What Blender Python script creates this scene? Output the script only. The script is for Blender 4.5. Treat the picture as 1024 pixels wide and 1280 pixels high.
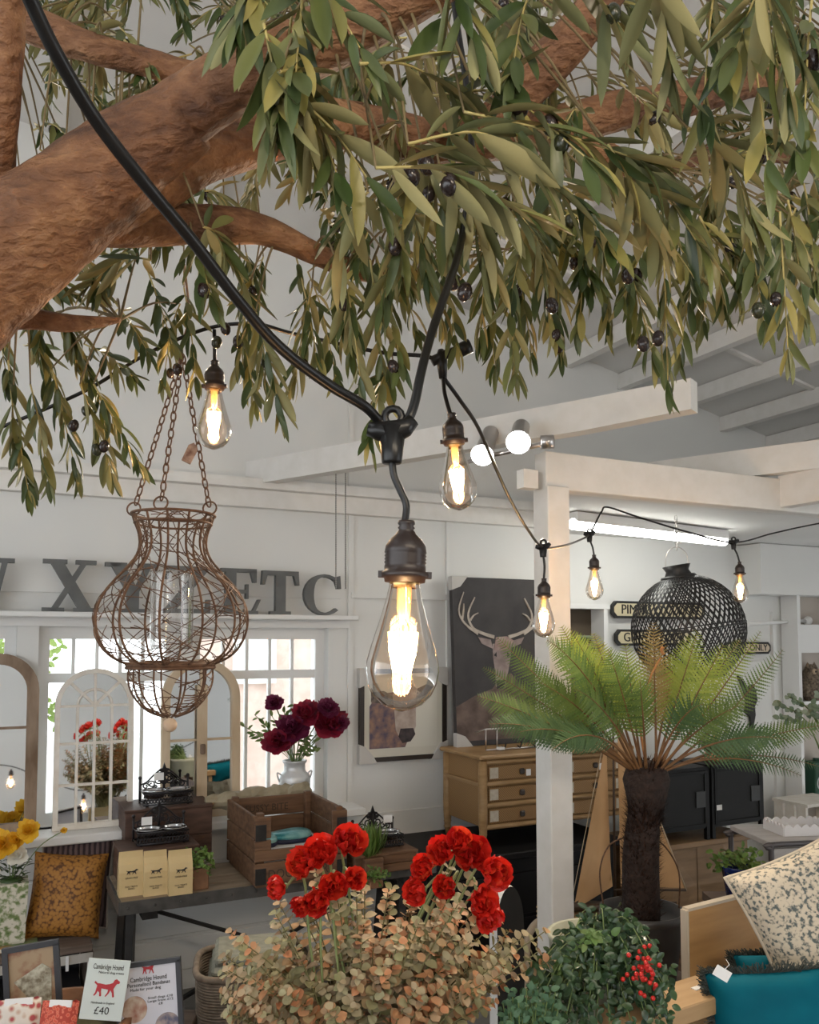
import bpy, bmesh, math, random
from mathutils import Vector, Matrix, noise
from math import radians, sin, cos, pi, atan2, sqrt
V = Vector
for o in list(bpy.data.objects): bpy.data.objects.remove(o)
SC = bpy.context.scene
COL = SC.collection
RND = random.Random(7)

# ---------------------------------------------------------------- camera
F, TH, EYE, AXY = 1050.0, radians(3.5), 1.7, 736.0
cam = bpy.data.cameras.new('camera'); camo = bpy.data.objects.new('camera', cam); COL.objects.link(camo)
cam.sensor_fit = 'VERTICAL'; cam.sensor_height = 36.0; cam.lens = 36.0 * F / 1280.0
cam.shift_y = (AXY - 640) / 1280.0
cam.clip_start = 0.02
camo.location = (0, 0, EYE); camo.rotation_euler = (pi / 2 + TH, 0, 0)
SC.camera = camo
# ---------------------------------------------------------------- world (bright overcast sky) and exposure
w = bpy.data.worlds.new('sky'); SC.world = w; w.use_nodes = True
bg = w.node_tree.nodes['Background']
bg.inputs['Color'].default_value = (0.92, 0.96, 1.0, 1); bg.inputs['Strength'].default_value = 3.0
vs = SC.view_settings
vs.view_transform = 'Standard'; vs.look = 'None'; vs.gamma = 1.0; vs.use_curve_mapping = False
vs.exposure = 0.35

# ---------------------------------------------------------------- places in the room
AL = radians(26)                       # the window wall is turned by this angle
U = V((cos(AL), sin(AL), 0)); N = V((sin(AL), -cos(AL), 0))   # along the wall, out of the wall
O = V((0, 4.75, 0))
CAM = V((0, 0, EYE))
def ray(px, py):
    x = (px - 512) / F; y = (AXY - py) / F
    return V((x, cos(TH) - y * sin(TH), sin(TH) + y * cos(TH)))
def P(px, py, d):                      # a point of the room at depth d
    r = ray(px, py); return CAM + r * (d / r.y)
def W(px, py, off=0.0):                # a point on a plane parallel to the window wall
    r = ray(px, py); t = (O + N * off - CAM).dot(N) / r.dot(N); return CAM + r * t
def Z(px, py, z):                      # a point on a level plane
    r = ray(px, py); return CAM + r * ((z - EYE) / r.z)
def uu(p): return (p - O).dot(U)
def oo(p): return (p - O).dot(N)
def wf(u, off, z): return O + U * u + N * off + V((0, 0, z))
def FR(p, ang=AL): return Matrix.Translation(p) @ Matrix.Rotation(ang, 4, 'Z')

# ---------------------------------------------------------------- materials
MATS = {}
def nt(name):
    m = bpy.data.materials.new(name); m.use_nodes = True
    t = m.node_tree; b = t.nodes['Principled BSDF']
    return m, t, b
def M(name, c, rough=.6, metal=0, c2=None, scale=12, detail=4, bump=0, stretch=(1, 1, 1), spec=None, ramp=(.35, .65), sheen=0):
    if name in MATS: return MATS[name]
    m, t, b = nt(name); n = t.nodes; l = t.links
    b.inputs['Roughness'].default_value = rough; b.inputs['Metallic'].default_value = metal
    if spec is not None: b.inputs['Specular IOR Level'].default_value = spec
    if sheen: b.inputs['Sheen Weight'].default_value = sheen
    b.inputs['Base Color'].default_value = (*c, 1)
    if c2 or bump:
        tc = n.new('ShaderNodeTexCoord'); mp = n.new('ShaderNodeMapping'); mp.inputs['Scale'].default_value = stretch
        nz = n.new('ShaderNodeTexNoise'); nz.inputs['Scale'].default_value = scale; nz.inputs['Detail'].default_value = detail
        l.new(tc.outputs['Object'], mp.inputs['Vector']); l.new(mp.outputs['Vector'], nz.inputs['Vector'])
        if c2:
            r = n.new('ShaderNodeValToRGB'); e = r.color_ramp.elements
            e[0].position, e[1].position = ramp; e[0].color = (*c, 1); e[1].color = (*c2, 1)
            l.new(nz.outputs['Fac'], r.inputs['Fac']); l.new(r.outputs['Color'], b.inputs['Base Color'])
        if bump:
            bp = n.new('ShaderNodeBump'); bp.inputs['Strength'].default_value = bump; bp.inputs['Distance'].default_value = .01
            l.new(nz.outputs['Fac'], bp.inputs['Height']); l.new(bp.outputs['Normal'], b.inputs['Normal'])
    MATS[name] = m; return m
def LEAF(name, stops, rough=.45, trans=.25, spec=.4):
    """leaf colour picked per leaf (object random + point attribute)"""
    if name in MATS: return MATS[name]
    m, t, b = nt(name); n = t.nodes; l = t.links
    b.inputs['Roughness'].default_value = rough; b.inputs['Specular IOR Level'].default_value = spec
    oi = n.new('ShaderNodeObjectInfo'); at = n.new('ShaderNodeAttribute'); at.attribute_name = 'rnd'
    ad = n.new('ShaderNodeMath'); ad.operation = 'ADD'; fr = n.new('ShaderNodeMath'); fr.operation = 'FRACT'
    l.new(oi.outputs['Random'], ad.inputs[0]); l.new(at.outputs['Fac'], ad.inputs[1]); l.new(ad.outputs[0], fr.inputs[0])
    r = n.new('ShaderNodeValToRGB'); e = r.color_ramp.elements
    while len(e) < len(stops): e.new(.5)
    for k, c in enumerate(stops):
        e[k].position = k / (len(stops) - 1); e[k].color = (*c, 1)
    l.new(fr.outputs[0], r.inputs['Fac']); l.new(r.outputs['Color'], b.inputs['Base Color'])
    if trans:
        tr = n.new('ShaderNodeBsdfTranslucent'); mx = n.new('ShaderNodeMixShader'); mx.inputs[0].default_value = trans
        l.new(r.outputs['Color'], tr.inputs['Color']); out = n['Material Output']
        l.new(b.outputs[0], mx.inputs[1]); l.new(tr.outputs[0], mx.inputs[2]); l.new(mx.outputs[0], out.inputs['Surface'])
    MATS[name] = m; return m
def EM(name, c, s):
    if name in MATS: return MATS[name]
    m, t, b = nt(name); b.inputs['Base Color'].default_value = (*c, 1)
    b.inputs['Emission Color'].default_value = (*c, 1); b.inputs['Emission Strength'].default_value = s
    MATS[name] = m; return m
def GLASS(name, tint=(1, 1, 1), refl=.08, rough=.02):
    """thin clear glass: straight-through light plus a mirror reflection that grows at the rim"""
    if name in MATS: return MATS[name]
    m = bpy.data.materials.new(name); m.use_nodes = True; t = m.node_tree; n = t.nodes; l = t.links; n.clear()
    out = n.new('ShaderNodeOutputMaterial'); tr = n.new('ShaderNodeBsdfTransparent'); tr.inputs['Color'].default_value = (*tint, 1)
    gl = n.new('ShaderNodeBsdfGlossy'); gl.inputs['Roughness'].default_value = rough
    lw = n.new('ShaderNodeLayerWeight'); lw.inputs['Blend'].default_value = .25
    ma = n.new('ShaderNodeMath'); ma.operation = 'MULTIPLY_ADD'; ma.inputs[1].default_value = .7; ma.inputs[2].default_value = refl
    ma.use_clamp = True
    mx = n.new('ShaderNodeMixShader'); l.new(lw.outputs['Fresnel'], ma.inputs[0]); l.new(ma.outputs[0], mx.inputs[0])
    l.new(tr.outputs[0], mx.inputs[1]); l.new(gl.outputs[0], mx.inputs[2]); l.new(mx.outputs[0], out.inputs['Surface'])
    MATS[name] = m; return m
def PATTERN(name, kind, c1, c2, scale, rough=.8, c3=None, bump=.4, pos=(.3, .55)):
    """woven or printed cloth"""
    if name in MATS: return MATS[name]
    m, t, b = nt(name); n = t.nodes; l = t.links; b.inputs['Roughness'].default_value = rough
    tc = n.new('ShaderNodeTexCoord')
    if kind == 'voronoi':
        x = n.new('ShaderNodeTexVoronoi'); x.inputs['Scale'].default_value = scale; fac = x.outputs['Distance']
    elif kind == 'wave':
        x = n.new('ShaderNodeTexWave'); x.inputs['Scale'].default_value = scale; x.inputs['Distortion'].default_value = 2; fac = x.outputs['Fac']
    elif kind == 'check':
        x = n.new('ShaderNodeTexChecker'); x.inputs['Scale'].default_value = scale; fac = x.outputs['Fac']
    else:
        x = n.new('ShaderNodeTexNoise'); x.inputs['Scale'].default_value = scale; x.inputs['Detail'].default_value = 6; fac = x.outputs['Fac']
    l.new(tc.outputs['Object'], x.inputs['Vector'])
    r = n.new('ShaderNodeValToRGB'); e = r.color_ramp.elements
    e[0].color = (*c1, 1); e[1].color = (*c2, 1); e[0].position, e[1].position = pos
    if c3: k = e.new((pos[0] + pos[1]) / 2); k.color = (*c3, 1)
    l.new(fac, r.inputs['Fac']); l.new(r.outputs['Color'], b.inputs['Base Color'])
    bp = n.new('ShaderNodeBump'); bp.inputs['Strength'].default_value = bump; bp.inputs['Distance'].default_value = .005
    l.new(fac, bp.inputs['Height']); l.new(bp.outputs['Normal'], b.inputs['Normal'])
    MATS[name] = m; return m

# ---------------------------------------------------------------- mesh building
def catmull(pts, k=6):
    pts = [V(p) for p in pts]; out = []
    for i in range(len(pts) - 1):
        p0 = pts[max(i - 1, 0)]; p1 = pts[i]; p2 = pts[i + 1]; p3 = pts[min(i + 2, len(pts) - 1)]
        for j in range(k):
            t = j / k
            out.append(.5 * ((2 * p1) + (p2 - p0) * t + (2 * p0 - 5 * p1 + 4 * p2 - p3) * t * t + (3 * p1 - p0 - 3 * p2 + p3) * t ** 3))
    out.append(pts[-1]); return out
def lerps(vals, n):
    out = []
    for i in range(n):
        t = i / (n - 1) * (len(vals) - 1); k = min(int(t), len(vals) - 2); out.append(vals[k] + (vals[k + 1] - vals[k]) * (t - k))
    return out
class MB:
    def __init__(s): s.v = []; s.f = []; s.m = []; s.sm = []; s.r = []
    def add(s, vs, fs, mi=0, X=None, sm=False, rnd=0.0):
        b = len(s.v)
        s.v.extend([tuple(X @ V(p)) for p in vs] if X is not None else [tuple(p) for p in vs])
        s.r.extend([rnd] * len(vs))
        for f in fs: s.f.append(tuple(b + i for i in f)); s.sm.append(sm)
        s.m.extend(mi if isinstance(mi, (list, tuple)) else [mi] * len(fs))
        return s
    def box(s, c, d, mi=0, X=None, bev=0):
        x, y, z = d[0] / 2, d[1] / 2, d[2] / 2
        if bev:
            bm = bmesh.new(); bmesh.ops.create_cube(bm, size=1)
            for q in bm.verts: q.co = V((q.co.x * d[0], q.co.y * d[1], q.co.z * d[2])) + V(c)
            bmesh.ops.bevel(bm, geom=bm.edges[:], offset=bev, segments=1, affect='EDGES')
            bm.verts.index_update()
            s.add([q.co.copy() for q in bm.verts], [[q.index for q in f.verts] for f in bm.faces], mi, X); bm.free(); return s
        vs = [(c[0] + i * x, c[1] + j * y, c[2] + k * z) for k in (-1, 1) for j in (-1, 1) for i in (-1, 1)]
        return s.add(vs, [(0, 2, 3, 1), (4, 5, 7, 6), (0, 1, 5, 4), (2, 6, 7, 3), (0, 4, 6, 2), (1, 3, 7, 5)], mi, X)
    def beam(s, a, b, wd, ht, mi=0, up=V((0, 0, 1))):
        """straight timber from a to b, wd wide and ht high (along up)"""
        a = V(a); b = V(b); t = (b - a).normalized(); sd = t.cross(up).normalized(); u2 = sd.cross(t)
        vs = [p + sd * (i * wd / 2) + u2 * (k * ht / 2) for p in (a, b) for k in (-1, 1) for i in (-1, 1)]
        return s.add(vs, [(0, 1, 3, 2), (4, 6, 7, 5), (0, 4, 5, 1), (2, 3, 7, 6), (0, 2, 6, 4), (1, 5, 7, 3)], mi)
    def tube(s, pts, r, n=8, mi=0, X=None, closed=False, caps=True, rnd=0.0):
        pts = [V(p) for p in pts]; L = len(pts)
        rs = [r] * L if isinstance(r, (int, float)) else (list(r) if len(r) == L else lerps(list(r), L))
        tan = []
        for i in range(L):
            a = pts[i - 1] if (i or closed) else pts[0]; b = pts[(i + 1) % L] if (i < L - 1 or closed) else pts[-1]
            d = b - a; tan.append(d.normalized() if d.length > 1e-9 else V((0, 0, 1)))
        ref = V((0, 0, 1)) if abs(tan[0].z) < .9 else V((1, 0, 0))
        nx = tan[0].cross(ref).normalized(); vs = []
        for i in range(L):
            nx = (nx - tan[i] * nx.dot(tan[i])); nx = nx.normalized() if nx.length > 1e-6 else tan[i].orthogonal().normalized()
            ny = tan[i].cross(nx)
            for k in range(n):
                a = 2 * pi * k / n; vs.append(pts[i] + (nx * cos(a) + ny * sin(a)) * rs[i])
        fs = []
        for i in range(L if closed else L - 1):
            j = (i + 1) % L
            for k in range(n): fs.append((i * n + k, i * n + (k + 1) % n, j * n + (k + 1) % n, j * n + k))
        if caps and not closed: fs.append(tuple(range(n - 1, -1, -1))); fs.append(tuple((L - 1) * n + k for k in range(n)))
        return s.add(vs, fs, mi, X, True, rnd)
    def lathe(s, prof, n=24, mi=0, X=None, sm=True, a0=0, a1=2 * pi):
        full = abs(a1 - a0 - 2 * pi) < 1e-6; cols = n if full else n + 1; vs = []
        for (r, z) in prof:
            for k in range(cols):
                a = a0 + (a1 - a0) * k / n; vs.append((r * cos(a), r * sin(a), z))
        fs = []
        for i in range(len(prof) - 1):
            for k in range(n):
                k2 = (k + 1) % cols; fs.append((i * cols + k, i * cols + k2, (i + 1) * cols + k2, (i + 1) * cols + k))
        return s.add(vs, fs, mi, X, sm)
    def prism(s, poly, y0, y1, mi=0, X=None, mside=None):
        """polygon in x-z, extruded along y"""
        n = len(poly); ar = sum(poly[i][0] * poly[(i + 1) % n][1] - poly[(i + 1) % n][0] * poly[i][1] for i in range(n))
        if ar < 0: poly = poly[::-1]
        vs = [(p[0], y0, p[1]) for p in poly] + [(p[0], y1, p[1]) for p in poly]
        fs = [tuple(range(n)), tuple(range(2 * n - 1, n - 1, -1))] + [(i, i + n, (i + 1) % n + n, (i + 1) % n) for i in range(n)]
        ms = [mi, mi] + [mi if mside is None else mside] * n
        return s.add(vs, fs, ms, X)
    def ball(s, c, r, mi=0, n=10, sc=(1, 1, 1), X=None, rnd=0):
        vs = [(c[0], c[1], c[2] - r * sc[2])]; fs = []; R = n // 2
        for i in range(1, R):
            a = -pi / 2 + pi * i / R
            for k in range(n): vs.append((c[0] + r * sc[0] * cos(a) * cos(2 * pi * k / n), c[1] + r * sc[1] * cos(a) * sin(2 * pi * k / n), c[2] + r * sc[2] * sin(a)))
        vs.append((c[0], c[1], c[2] + r * sc[2])); T = len(vs) - 1
        for k in range(n):
            k2 = (k + 1) % n; fs.append((0, 1 + k2, 1 + k)); fs.append((T, 1 + (R - 2) * n + k, 1 + (R - 2) * n + k2))
            for i in range(R - 2): fs.append((1 + i * n + k, 1 + i * n + k2, 1 + (i + 1) * n + k2, 1 + (i + 1) * n + k))
        return s.add(vs, fs, mi, X, True, rnd)
    def mesh(s, name, mats):
        me = bpy.data.meshes.new(name); me.from_pydata(s.v, [], s.f)
        for m in (mats if isinstance(mats, (list, tuple)) else [mats]): me.materials.append(m)
        me.polygons.foreach_set('material_index', s.m); me.polygons.foreach_set('use_smooth', s.sm)
        if any(s.r):
            a = me.attributes.new('rnd', 'FLOAT', 'POINT'); a.data.foreach_set('value', s.r)
        me.update(); return me
    def build(s, name, mats, parent=None, X=None, world=False):
        if world and parent is not None:
            I = parent.matrix_world.inverted(); s.v = [tuple(I @ V(p)) for p in s.v]
        return obj(name, s.mesh(name, mats), parent, X)
def obj(name, me, parent=None, X=None):
    o = bpy.data.objects.new(name, me); COL.objects.link(o)
    if X is not None: o.matrix_basis = X
    if parent is not None: o.parent = parent
    if parent is None: o.matrix_world = X if X is not None else Matrix()
    return o
def tag(o, label, cat, group=None):
    o['label'] = label; o['category'] = cat
    if group: o['group'] = group
    return o
def thing(name, label, cat, X, group=None):
    o = bpy.data.objects.new(name, None); COL.objects.link(o); o.empty_display_size = .05
    if not isinstance(X, Matrix): X = Matrix.Translation(X)
    o.matrix_world = X; o.matrix_basis = X
    return tag(o, label, cat, group)
def struct(o): o['kind'] = 'structure'; return o
def stuff(o): o['kind'] = 'stuff'; return o
def centred(mb, name, mats, label, cat, X=None, group=None):
    """a thing of one mesh, origin at the base centre"""
    xs = [p[0] for p in mb.v]; ys = [p[1] for p in mb.v]; zs = [p[2] for p in mb.v]
    return tag(mb.build(name, mats, None, X), label, cat, group)
def text(name, body, size, mat, parent, X, ext=.0004, width=None):
    cu = bpy.data.curves.new(name, 'FONT'); cu.body = body; cu.size = size; cu.extrude = ext; cu.align_x = 'CENTER'; cu.align_y = 'CENTER'
    cu.resolution_u = 3
    t = bpy.data.objects.new(name, cu); COL.objects.link(t)
    dg = bpy.context.evaluated_depsgraph_get(); dg.update()
    me = bpy.data.meshes.new_from_object(t.evaluated_get(dg)); bpy.data.objects.remove(t); bpy.data.curves.remove(cu)
    me.materials.clear(); me.materials.append(mat); me.name = name
    if width:
        xs = [v.co.x for v in me.vertices]; k = width / max(max(xs) - min(xs), 1e-6)
        for v in me.vertices: v.co.x *= k
    return obj(name, me, parent, X)
FACE = Matrix.Rotation(pi / 2, 4, 'X')          # text laid on a face that looks along local -y
def T(x, y, z): return Matrix.Translation((x, y, z))
def RZ(a): return Matrix.Rotation(a, 4, 'Z')
def RX(a): return Matrix.Rotation(a, 4, 'X')
def RY(a): return Matrix.Rotation(a, 4, 'Y')
def basis(p, ydir, zdir):
    y = V(ydir).normalized(); x = y.cross(V(zdir)); x = x.normalized() if x.length > 1e-6 else y.orthogonal().normalized(); z = x.cross(y)
    m = Matrix((x, y, z)).transposed().to_4x4(); m.translation = p; return m
def blade(L, wd, segs=5, curl=.15, fold=.12, shape=.55, thick=.0006):
    """leaf along +y: folded along the midrib, curved, with an upper (slot 0) and a lower (slot 1) face"""
    top = []; 
    for i in range(segs + 1):
        t = i / segs; hw = wd / 2 * (max(sin(pi * t ** shape), 0) ** .7 if 0 < t < 1 else 0)
        z = -curl * L * t * t; y = L * (t - .12 * curl * t * t)
        top.append(((-hw, y, z + fold * hw * 2), (0, y, z), (hw, y, z + fold * hw * 2)))
    vs = []; fs = []; ms = []
    for side in (0, 1):
        b = len(vs); dz = 0 if side == 0 else -thick
        vs.append((0, 0, 0)); 
        for i in range(1, segs): vs.extend([(p[0], p[1], p[2] + dz) for p in top[i]])
        vs.append((0, top[segs][1][1], top[segs][1][2]))
        e = len(vs) - 1; q = lambda i, k: b + 1 + (i - 1) * 3 + k
        F2 = [(b, q(1, 1), q(1, 0)), (b, q(1, 2), q(1, 1))]
        for i in range(1, segs - 1):
            F2 += [(q(i, 0), q(i, 1), q(i + 1, 1), q(i + 1, 0)), (q(i, 1), q(i, 2), q(i + 1, 2), q(i + 1, 1))]
        F2 += [(q(segs - 1, 0), q(segs - 1, 1), e), (q(segs - 1, 1), q(segs - 1, 2), e)]
        fs += F2 if side == 0 else [f[::-1] for f in F2]; ms += [side] * len(F2)
    return vs, fs, ms
def foliage(parent, name, leaves, protos, mats, limit=300, rest='foliage'):
    """leaves: (matrix, prototype index, rnd). The ones that show largest are parts, the rest one stuff part."""
    I = parent.matrix_world.inverted()
    def key(l):
        p = l[0].translation - CAM; d = p.length; px = 512 + F * p.x / max(p.y, .05); py = 800 - F * p.z / max(p.y, .05)
        return d + (50 if not (-20 < px < 1044 and -20 < py < 1300) or p.y < .1 else 0)
    leaves = sorted(leaves, key=key)
    mes = []
    for k, pr in enumerate(protos):
        b = MB(); b.add(pr[0], pr[1], pr[2], sm=True); mes.append(b.mesh(name, mats))
    for X, k, r in leaves[:limit]: obj(name, mes[k], parent, I @ X)
    if len(leaves) > limit:
        b = MB()
        for X, k, r in leaves[limit:]: b.add(protos[k][0], protos[k][1], protos[k][2], I @ X, True, max(r, .001))
        stuff(b.build(rest, mats, parent))
DOG = [(-.5, .62), (-.46, .70), (-.36, .60), (-.25, .60), (.0, .56), (.18, .60), (.30, .66), (.36, .80), (.44, .84), (.52, .78), (.60, .72), (.58, .64), (.48, .62), (.42, .52), (.36, .38),
       (.40, .22), (.44, .04), (.40, 0), (.36, .02), (.32, .20), (.24, .32), (.18, .16), (.08, .02), (.03, .03), (.12, .20), (.14, .34), (.0, .36), (-.16, .38), (-.16, .22), (-.12, .04), (-.16, .01), (-.21, .04),
       (-.22, .18), (-.30, .26), (-.34, .12), (-.42, .02), (-.46, .05), (-.40, .18), (-.38, .34), (-.36, .50), (-.42, .56)]
# ================================================================= the room
WF = FR(O)
m_wall = M('white_painted_boards', (.72, .72, .70), .6, c2=(.75, .75, .73), scale=1.5, bump=.02)
m_wood_w = M('white_painted_timber', (.74, .72, .68), .55, c2=(.79, .77, .74), scale=14, bump=.05)
m_trim = M('white_gloss_paint', (.78, .78, .77), .4)
m_roof = M('white_roof_lining', (.66, .65, .63), .7, c2=(.72, .71, .69), scale=2)
m_floor = M('grey_concrete', (.20, .19, .18), .7, c2=(.28, .27, .25), scale=5)
m_glass = GLASS('window_glass', (.97, .99, .98), .03)
U0, U1, OFFB = -5.2, uu(W(1080, 800)), 8.5
def roofz(u): return 3.55 - .2 * (u - 1.01) if u > -2.5 else 4.252 + .2 * (u + 2.5)
ZS, ZT = .83, 1.775
edges = [(uu(W(a, 900)), uu(W(b, 900))) for a, b in ((-190, 18), (46, 222), (240, 410))]
b = MB()
def wall_poly(poly, y0=0, y1=.2): b.prism(poly, y0, y1)
wall_poly([(U0, 0), (U1, 0), (U1, ZS), (U0, ZS)])
xs = [U0] + [q for e in edges for q in e] + [U1]
for i in range(0, len(xs), 2): wall_poly([(xs[i], ZS), (xs[i + 1], ZS), (xs[i + 1], ZT), (xs[i], ZT)])
wall_poly([(U0, ZT), (U1, ZT), (U1, roofz(U1)), (-2.5, roofz(-2.5)), (U0, roofz(U0))])
wb = struct(b.build('wall_back', m_wall, None, WF))
# cladding boards of the wall below the sill (each its own board)
k = 0
for zz in (.10, .27, .44, .61):
    q = MB().box(((U0 + .6) / 2, -.008, zz + .075), (abs(U0 - .6), .016, .155), bev=.004).build('board', m_wall, wb)
# vertical cover strips and a rail on the wall right of the window
for px in (438, 560, 700, 995):
    u = uu(W(px, 700)); MB().box((u, -.006, 1.6), (.03, .012, 3.2 if px < 600 else 1.5)).build('cover_strip', m_wall, wb)
MB().box((uu(W(500, 745)) + .05, -.012, 1.945), (uu(W(575, 745)) - uu(W(436, 745)), .024, .03)).build('rail', m_wall, wb)
# cornice: two stepped boards along the wall
MB().box(((U0 + 1.4) / 2, -.03, 2.43), (abs(U0 - 1.4), .06, .09)).box(((U0 + 1.4) / 2, -.06, 2.50), (abs(U0 - 1.4), .12, .05)).build('cornice', m_wood_w, wb)
# roof, with unseen roof lights added to bring in daylight
b = MB()
lights = [(-1.6, -.9, 5.2, 6.8), (.3, 1.0, 5.2, 6.8), (1.5, 2.2, 4.6, 6.0), (-4.0, -3.3, 2.2, 3.6), (-4.0, -3.3, 5.2, 6.6)]
def roof_sheet(ua, ub, va, vb):
    vs = [wf(u, v, roofz(u) + dz) for dz in (0, .12) for (u, v) in ((ua, va), (ub, va), (ub, vb), (ua, vb))]
    b.add(vs, [(0, 1, 2, 3), (7, 6, 5, 4), (0, 4, 5, 1), (1, 5, 6, 2), (2, 6, 7, 3), (3, 7, 4, 0)])
us = sorted({U0, -2.5, U1 + .25} | {l[0] for l in lights} | {l[1] for l in lights}); vv = sorted({-.2, OFFB} | {l[2] for l in lights} | {l[3] for l in lights})
for i in range(len(us) - 1):
    for j in range(len(vv) - 1):
        uc = (us[i] + us[i + 1]) / 2; vc = (vv[j] + vv[j + 1]) / 2
        if any(l[0] < uc < l[1] and l[2] < vc < l[3] for l in lights): continue
        roof_sheet(us[i], us[i + 1], vv[j], vv[j + 1])
roof = struct(b.build('ceiling', m_roof))
for l in lights:      # panes of the added roof lights, with a glazing bar
    f = MB(); uc = (l[0] + l[1]) / 2
    vs = [wf(u, v, roofz(u) + .06) for (u, v) in ((l[0], l[2]), (l[1], l[2]), (l[1], l[3]), (l[0], l[3]))]
    vs += [p + V((0, 0, .006)) for p in vs]
    f.add(vs, [(0, 1, 2, 3), (7, 6, 5, 4), (0, 4, 5, 1), (1, 5, 6, 2), (2, 6, 7, 3), (3, 7, 4, 0)])
    f.build('pane', m_glass, roof)
    MB().beam(wf(uc, l[2], roofz(uc) + .04), wf(uc, l[3], roofz(uc) + .04), .04, .05).build('glazing_bar', m_trim, roof)
for u in (-4.4, -2.5, -1.9, -1.2, -.5, .2, 1.12, 1.55, 2.0, 2.45, 2.9):      # purlins run out from the wall
    MB().beam(wf(u, 0, roofz(u) - .05), wf(u, OFFB, roofz(u) - .05), .06, .10).build('purlin', m_wood_w, roof)
for v in (.75, 1.55, 2.9, 4.4, 5.1, 7.0):                                     # cover strips on the lining
    MB().beam(wf(-2.5, v, roofz(-2.5) - .008), wf(U1, v, roofz(U1) - .008), .035, .016).build('cover_strip', m_wood_w, roof)
# floor
struct(MB().box((-.9, -4, -.05), (8.8, 9.2, .1)).build('floor', m_floor, None, WF))
# right wall with a boxed-in bulkhead
wr = struct(MB().box((U1 + .1, -3.2, 1.6), (.2, 6.4, 3.2)).build('wall_right', m_wall, None, WF))
uB = uu(W(951, 700, .2)); zb = W(951, 742, .2).z
MB().box(((uB + U1) / 2, -.1, (zb + 2.36) / 2), (U1 - uB, .2, 2.36 - zb)).build('bulkhead', m_wall, wb)
# unseen wall behind the camera; its wide opening is added to let daylight in
b = MB()
for a, c, z0, z1 in ((U0, U1, 0, .7), (U0, U1, 2.5, 4.3), (-3.4, U1, .7, 2.5)):
    b.box(((a + c) / 2, -OFFB, (z0 + z1) / 2), (c - a, .2, z1 - z0))
struct(b.build('wall_front', m_wall, None, WF))
b = MB()
for v0, v1, z0, z1 in ((0, OFFB, 0, 1.0), (0, OFFB, 2.7, 3.8), (0, 1.6, 1.0, 2.7)):
    b.box((U0 - .1, -(v0 + v1) / 2, (z0 + z1) / 2), (.2, v1 - v0, z1 - z0))
struct(b.build('wall_left', m_wall, None, WF))  # unseen left wall, shaped to cut daylight low in the room
# low ceiling over the corner behind the post
ppost = P(692, 900, 3.4); uP, oP = uu(ppost), oo(ppost)
uL = uu(W(712, 700)); b = MB()
poly = [(uP + .05, oP - .05), (U1, oP - .05), (U1, 0), (uL, 0)]
vs = [(u, -o, z) for z in (2.365, 2.415) for (u, o) in poly]
lc = struct(b.add(vs, [(0, 1, 2, 3), (7, 6, 5, 4), (0, 4, 5, 1), (1, 5, 6, 2), (2, 6, 7, 3), (3, 7, 4, 0)]).build('ceiling_low', m_roof, None, WF))
# windows
def window(i, ua, ub, bars, transom):
    wd = ub - ua; fr = MB(); cx = (ua + ub) / 2
    for (x, z, sx, sz) in ((ua + .025, (ZS + ZT) / 2, .05, ZT - ZS), (ub - .025, (ZS + ZT) / 2, .05, ZT - ZS), (cx, ZT - .035, wd - .1, .07), (cx, ZS + .03, wd - .1, .06)):
        fr.box((x, .1, z), (sx, .07, sz))
    wn = struct(fr.build('window_%d' % i, m_trim, None, WF))
    zt = transom
    MB().box((cx, .1, zt), (wd - .1, .05, .045)).build('transom', m_trim, wn)
    n = bars + 1; pw = (wd - .1) / n
    for k in range(1, n):
        MB().box((ua + .05 + k * pw, .1, (ZS + ZT) / 2 - .005), (.016, .03, ZT - ZS - .13)).build('glazing_bar', m_trim, wn)
    for k in range(n):
        for z0, z1 in ((ZS + .06, zt - .0225), (zt + .0225, ZT - .07)):
            MB().box((ua + .05 + (k + .5) * pw, .1, (z0 + z1) / 2), (pw - .016, .004, z1 - z0)).build('pane', m_glass, wn)
    MB().box((cx, .22, ZS - .02), (wd, .10, .04)).build('outer_sill', m_trim, wn)
ZTR = W(100, 848).z
for i, (e, nb) in enumerate(zip(edges, (3, 4, 4))): window(i + 1, e[0], e[1], nb, ZTR)
# window board (inner sill) and the shelf board above the window
u1 = uu(W(452, 1000, .13))
sill = struct(MB().box(((U0 + u1) / 2, -.07, ZS - .02), (u1 - U0, .24, .04), bev=.006).build('trim_1', m_trim, None, WF))
us1 = uu(W(447, 765, .13))
shelf_z = 1.83
sh = struct(MB().box(((U0 + us1) / 2, -.075, shelf_z - .0125), (us1 - U0, .15, .025), bev=.004).build('trim_2', m_trim, None, WF))
MB().box(((U0 + us1) / 2, -.01, shelf_z - .045), (us1 - U0, .02, .04)).build('batten', m_trim, sh)
MB().box(((U0 + us1) / 2, -.006, shelf_z + .10), (us1 - U0 - .1, .012, .012)).build('batten', m_wall, sh)

# post and beams
b = MB(); S = .106
post = struct(MB().box((0, 0, 1.16), (S, S, 2.32), bev=.004).build('trim_3', m_wood_w, None, FR(V((ppost.x, ppost.y, 0)))))
zB = P(690, 592, 3.4).z
st = struct(MB().box((1.05 - S / 2, 0, 2.385), (2.1, .08, .152), bev=.003).build('trim_4', m_wood_w, None, FR(V((ppost.x, ppost.y, 0)))))
MB().box((-.115, .0, 2.345), (.07, .05, .075)).build('stub', m_wood_w, st)
a = P(313, 598, 4.36); c = P(868, 497, 2.95)
dirA = (c - a).normalized(); a.z = c.z = 2.565
bmA = MB(); sd = dirA.cross(V((0, 0, 1)))
e = c - dirA * .42
vs = []
for p, lo in ((a, -.06), (e, -.06), (c, -.05)):
    for k in (-1, 1): vs += [p + sd * (k * .035) + V((0, 0, lo)), p + sd * (k * .035) + V((0, 0, .062))]
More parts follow.
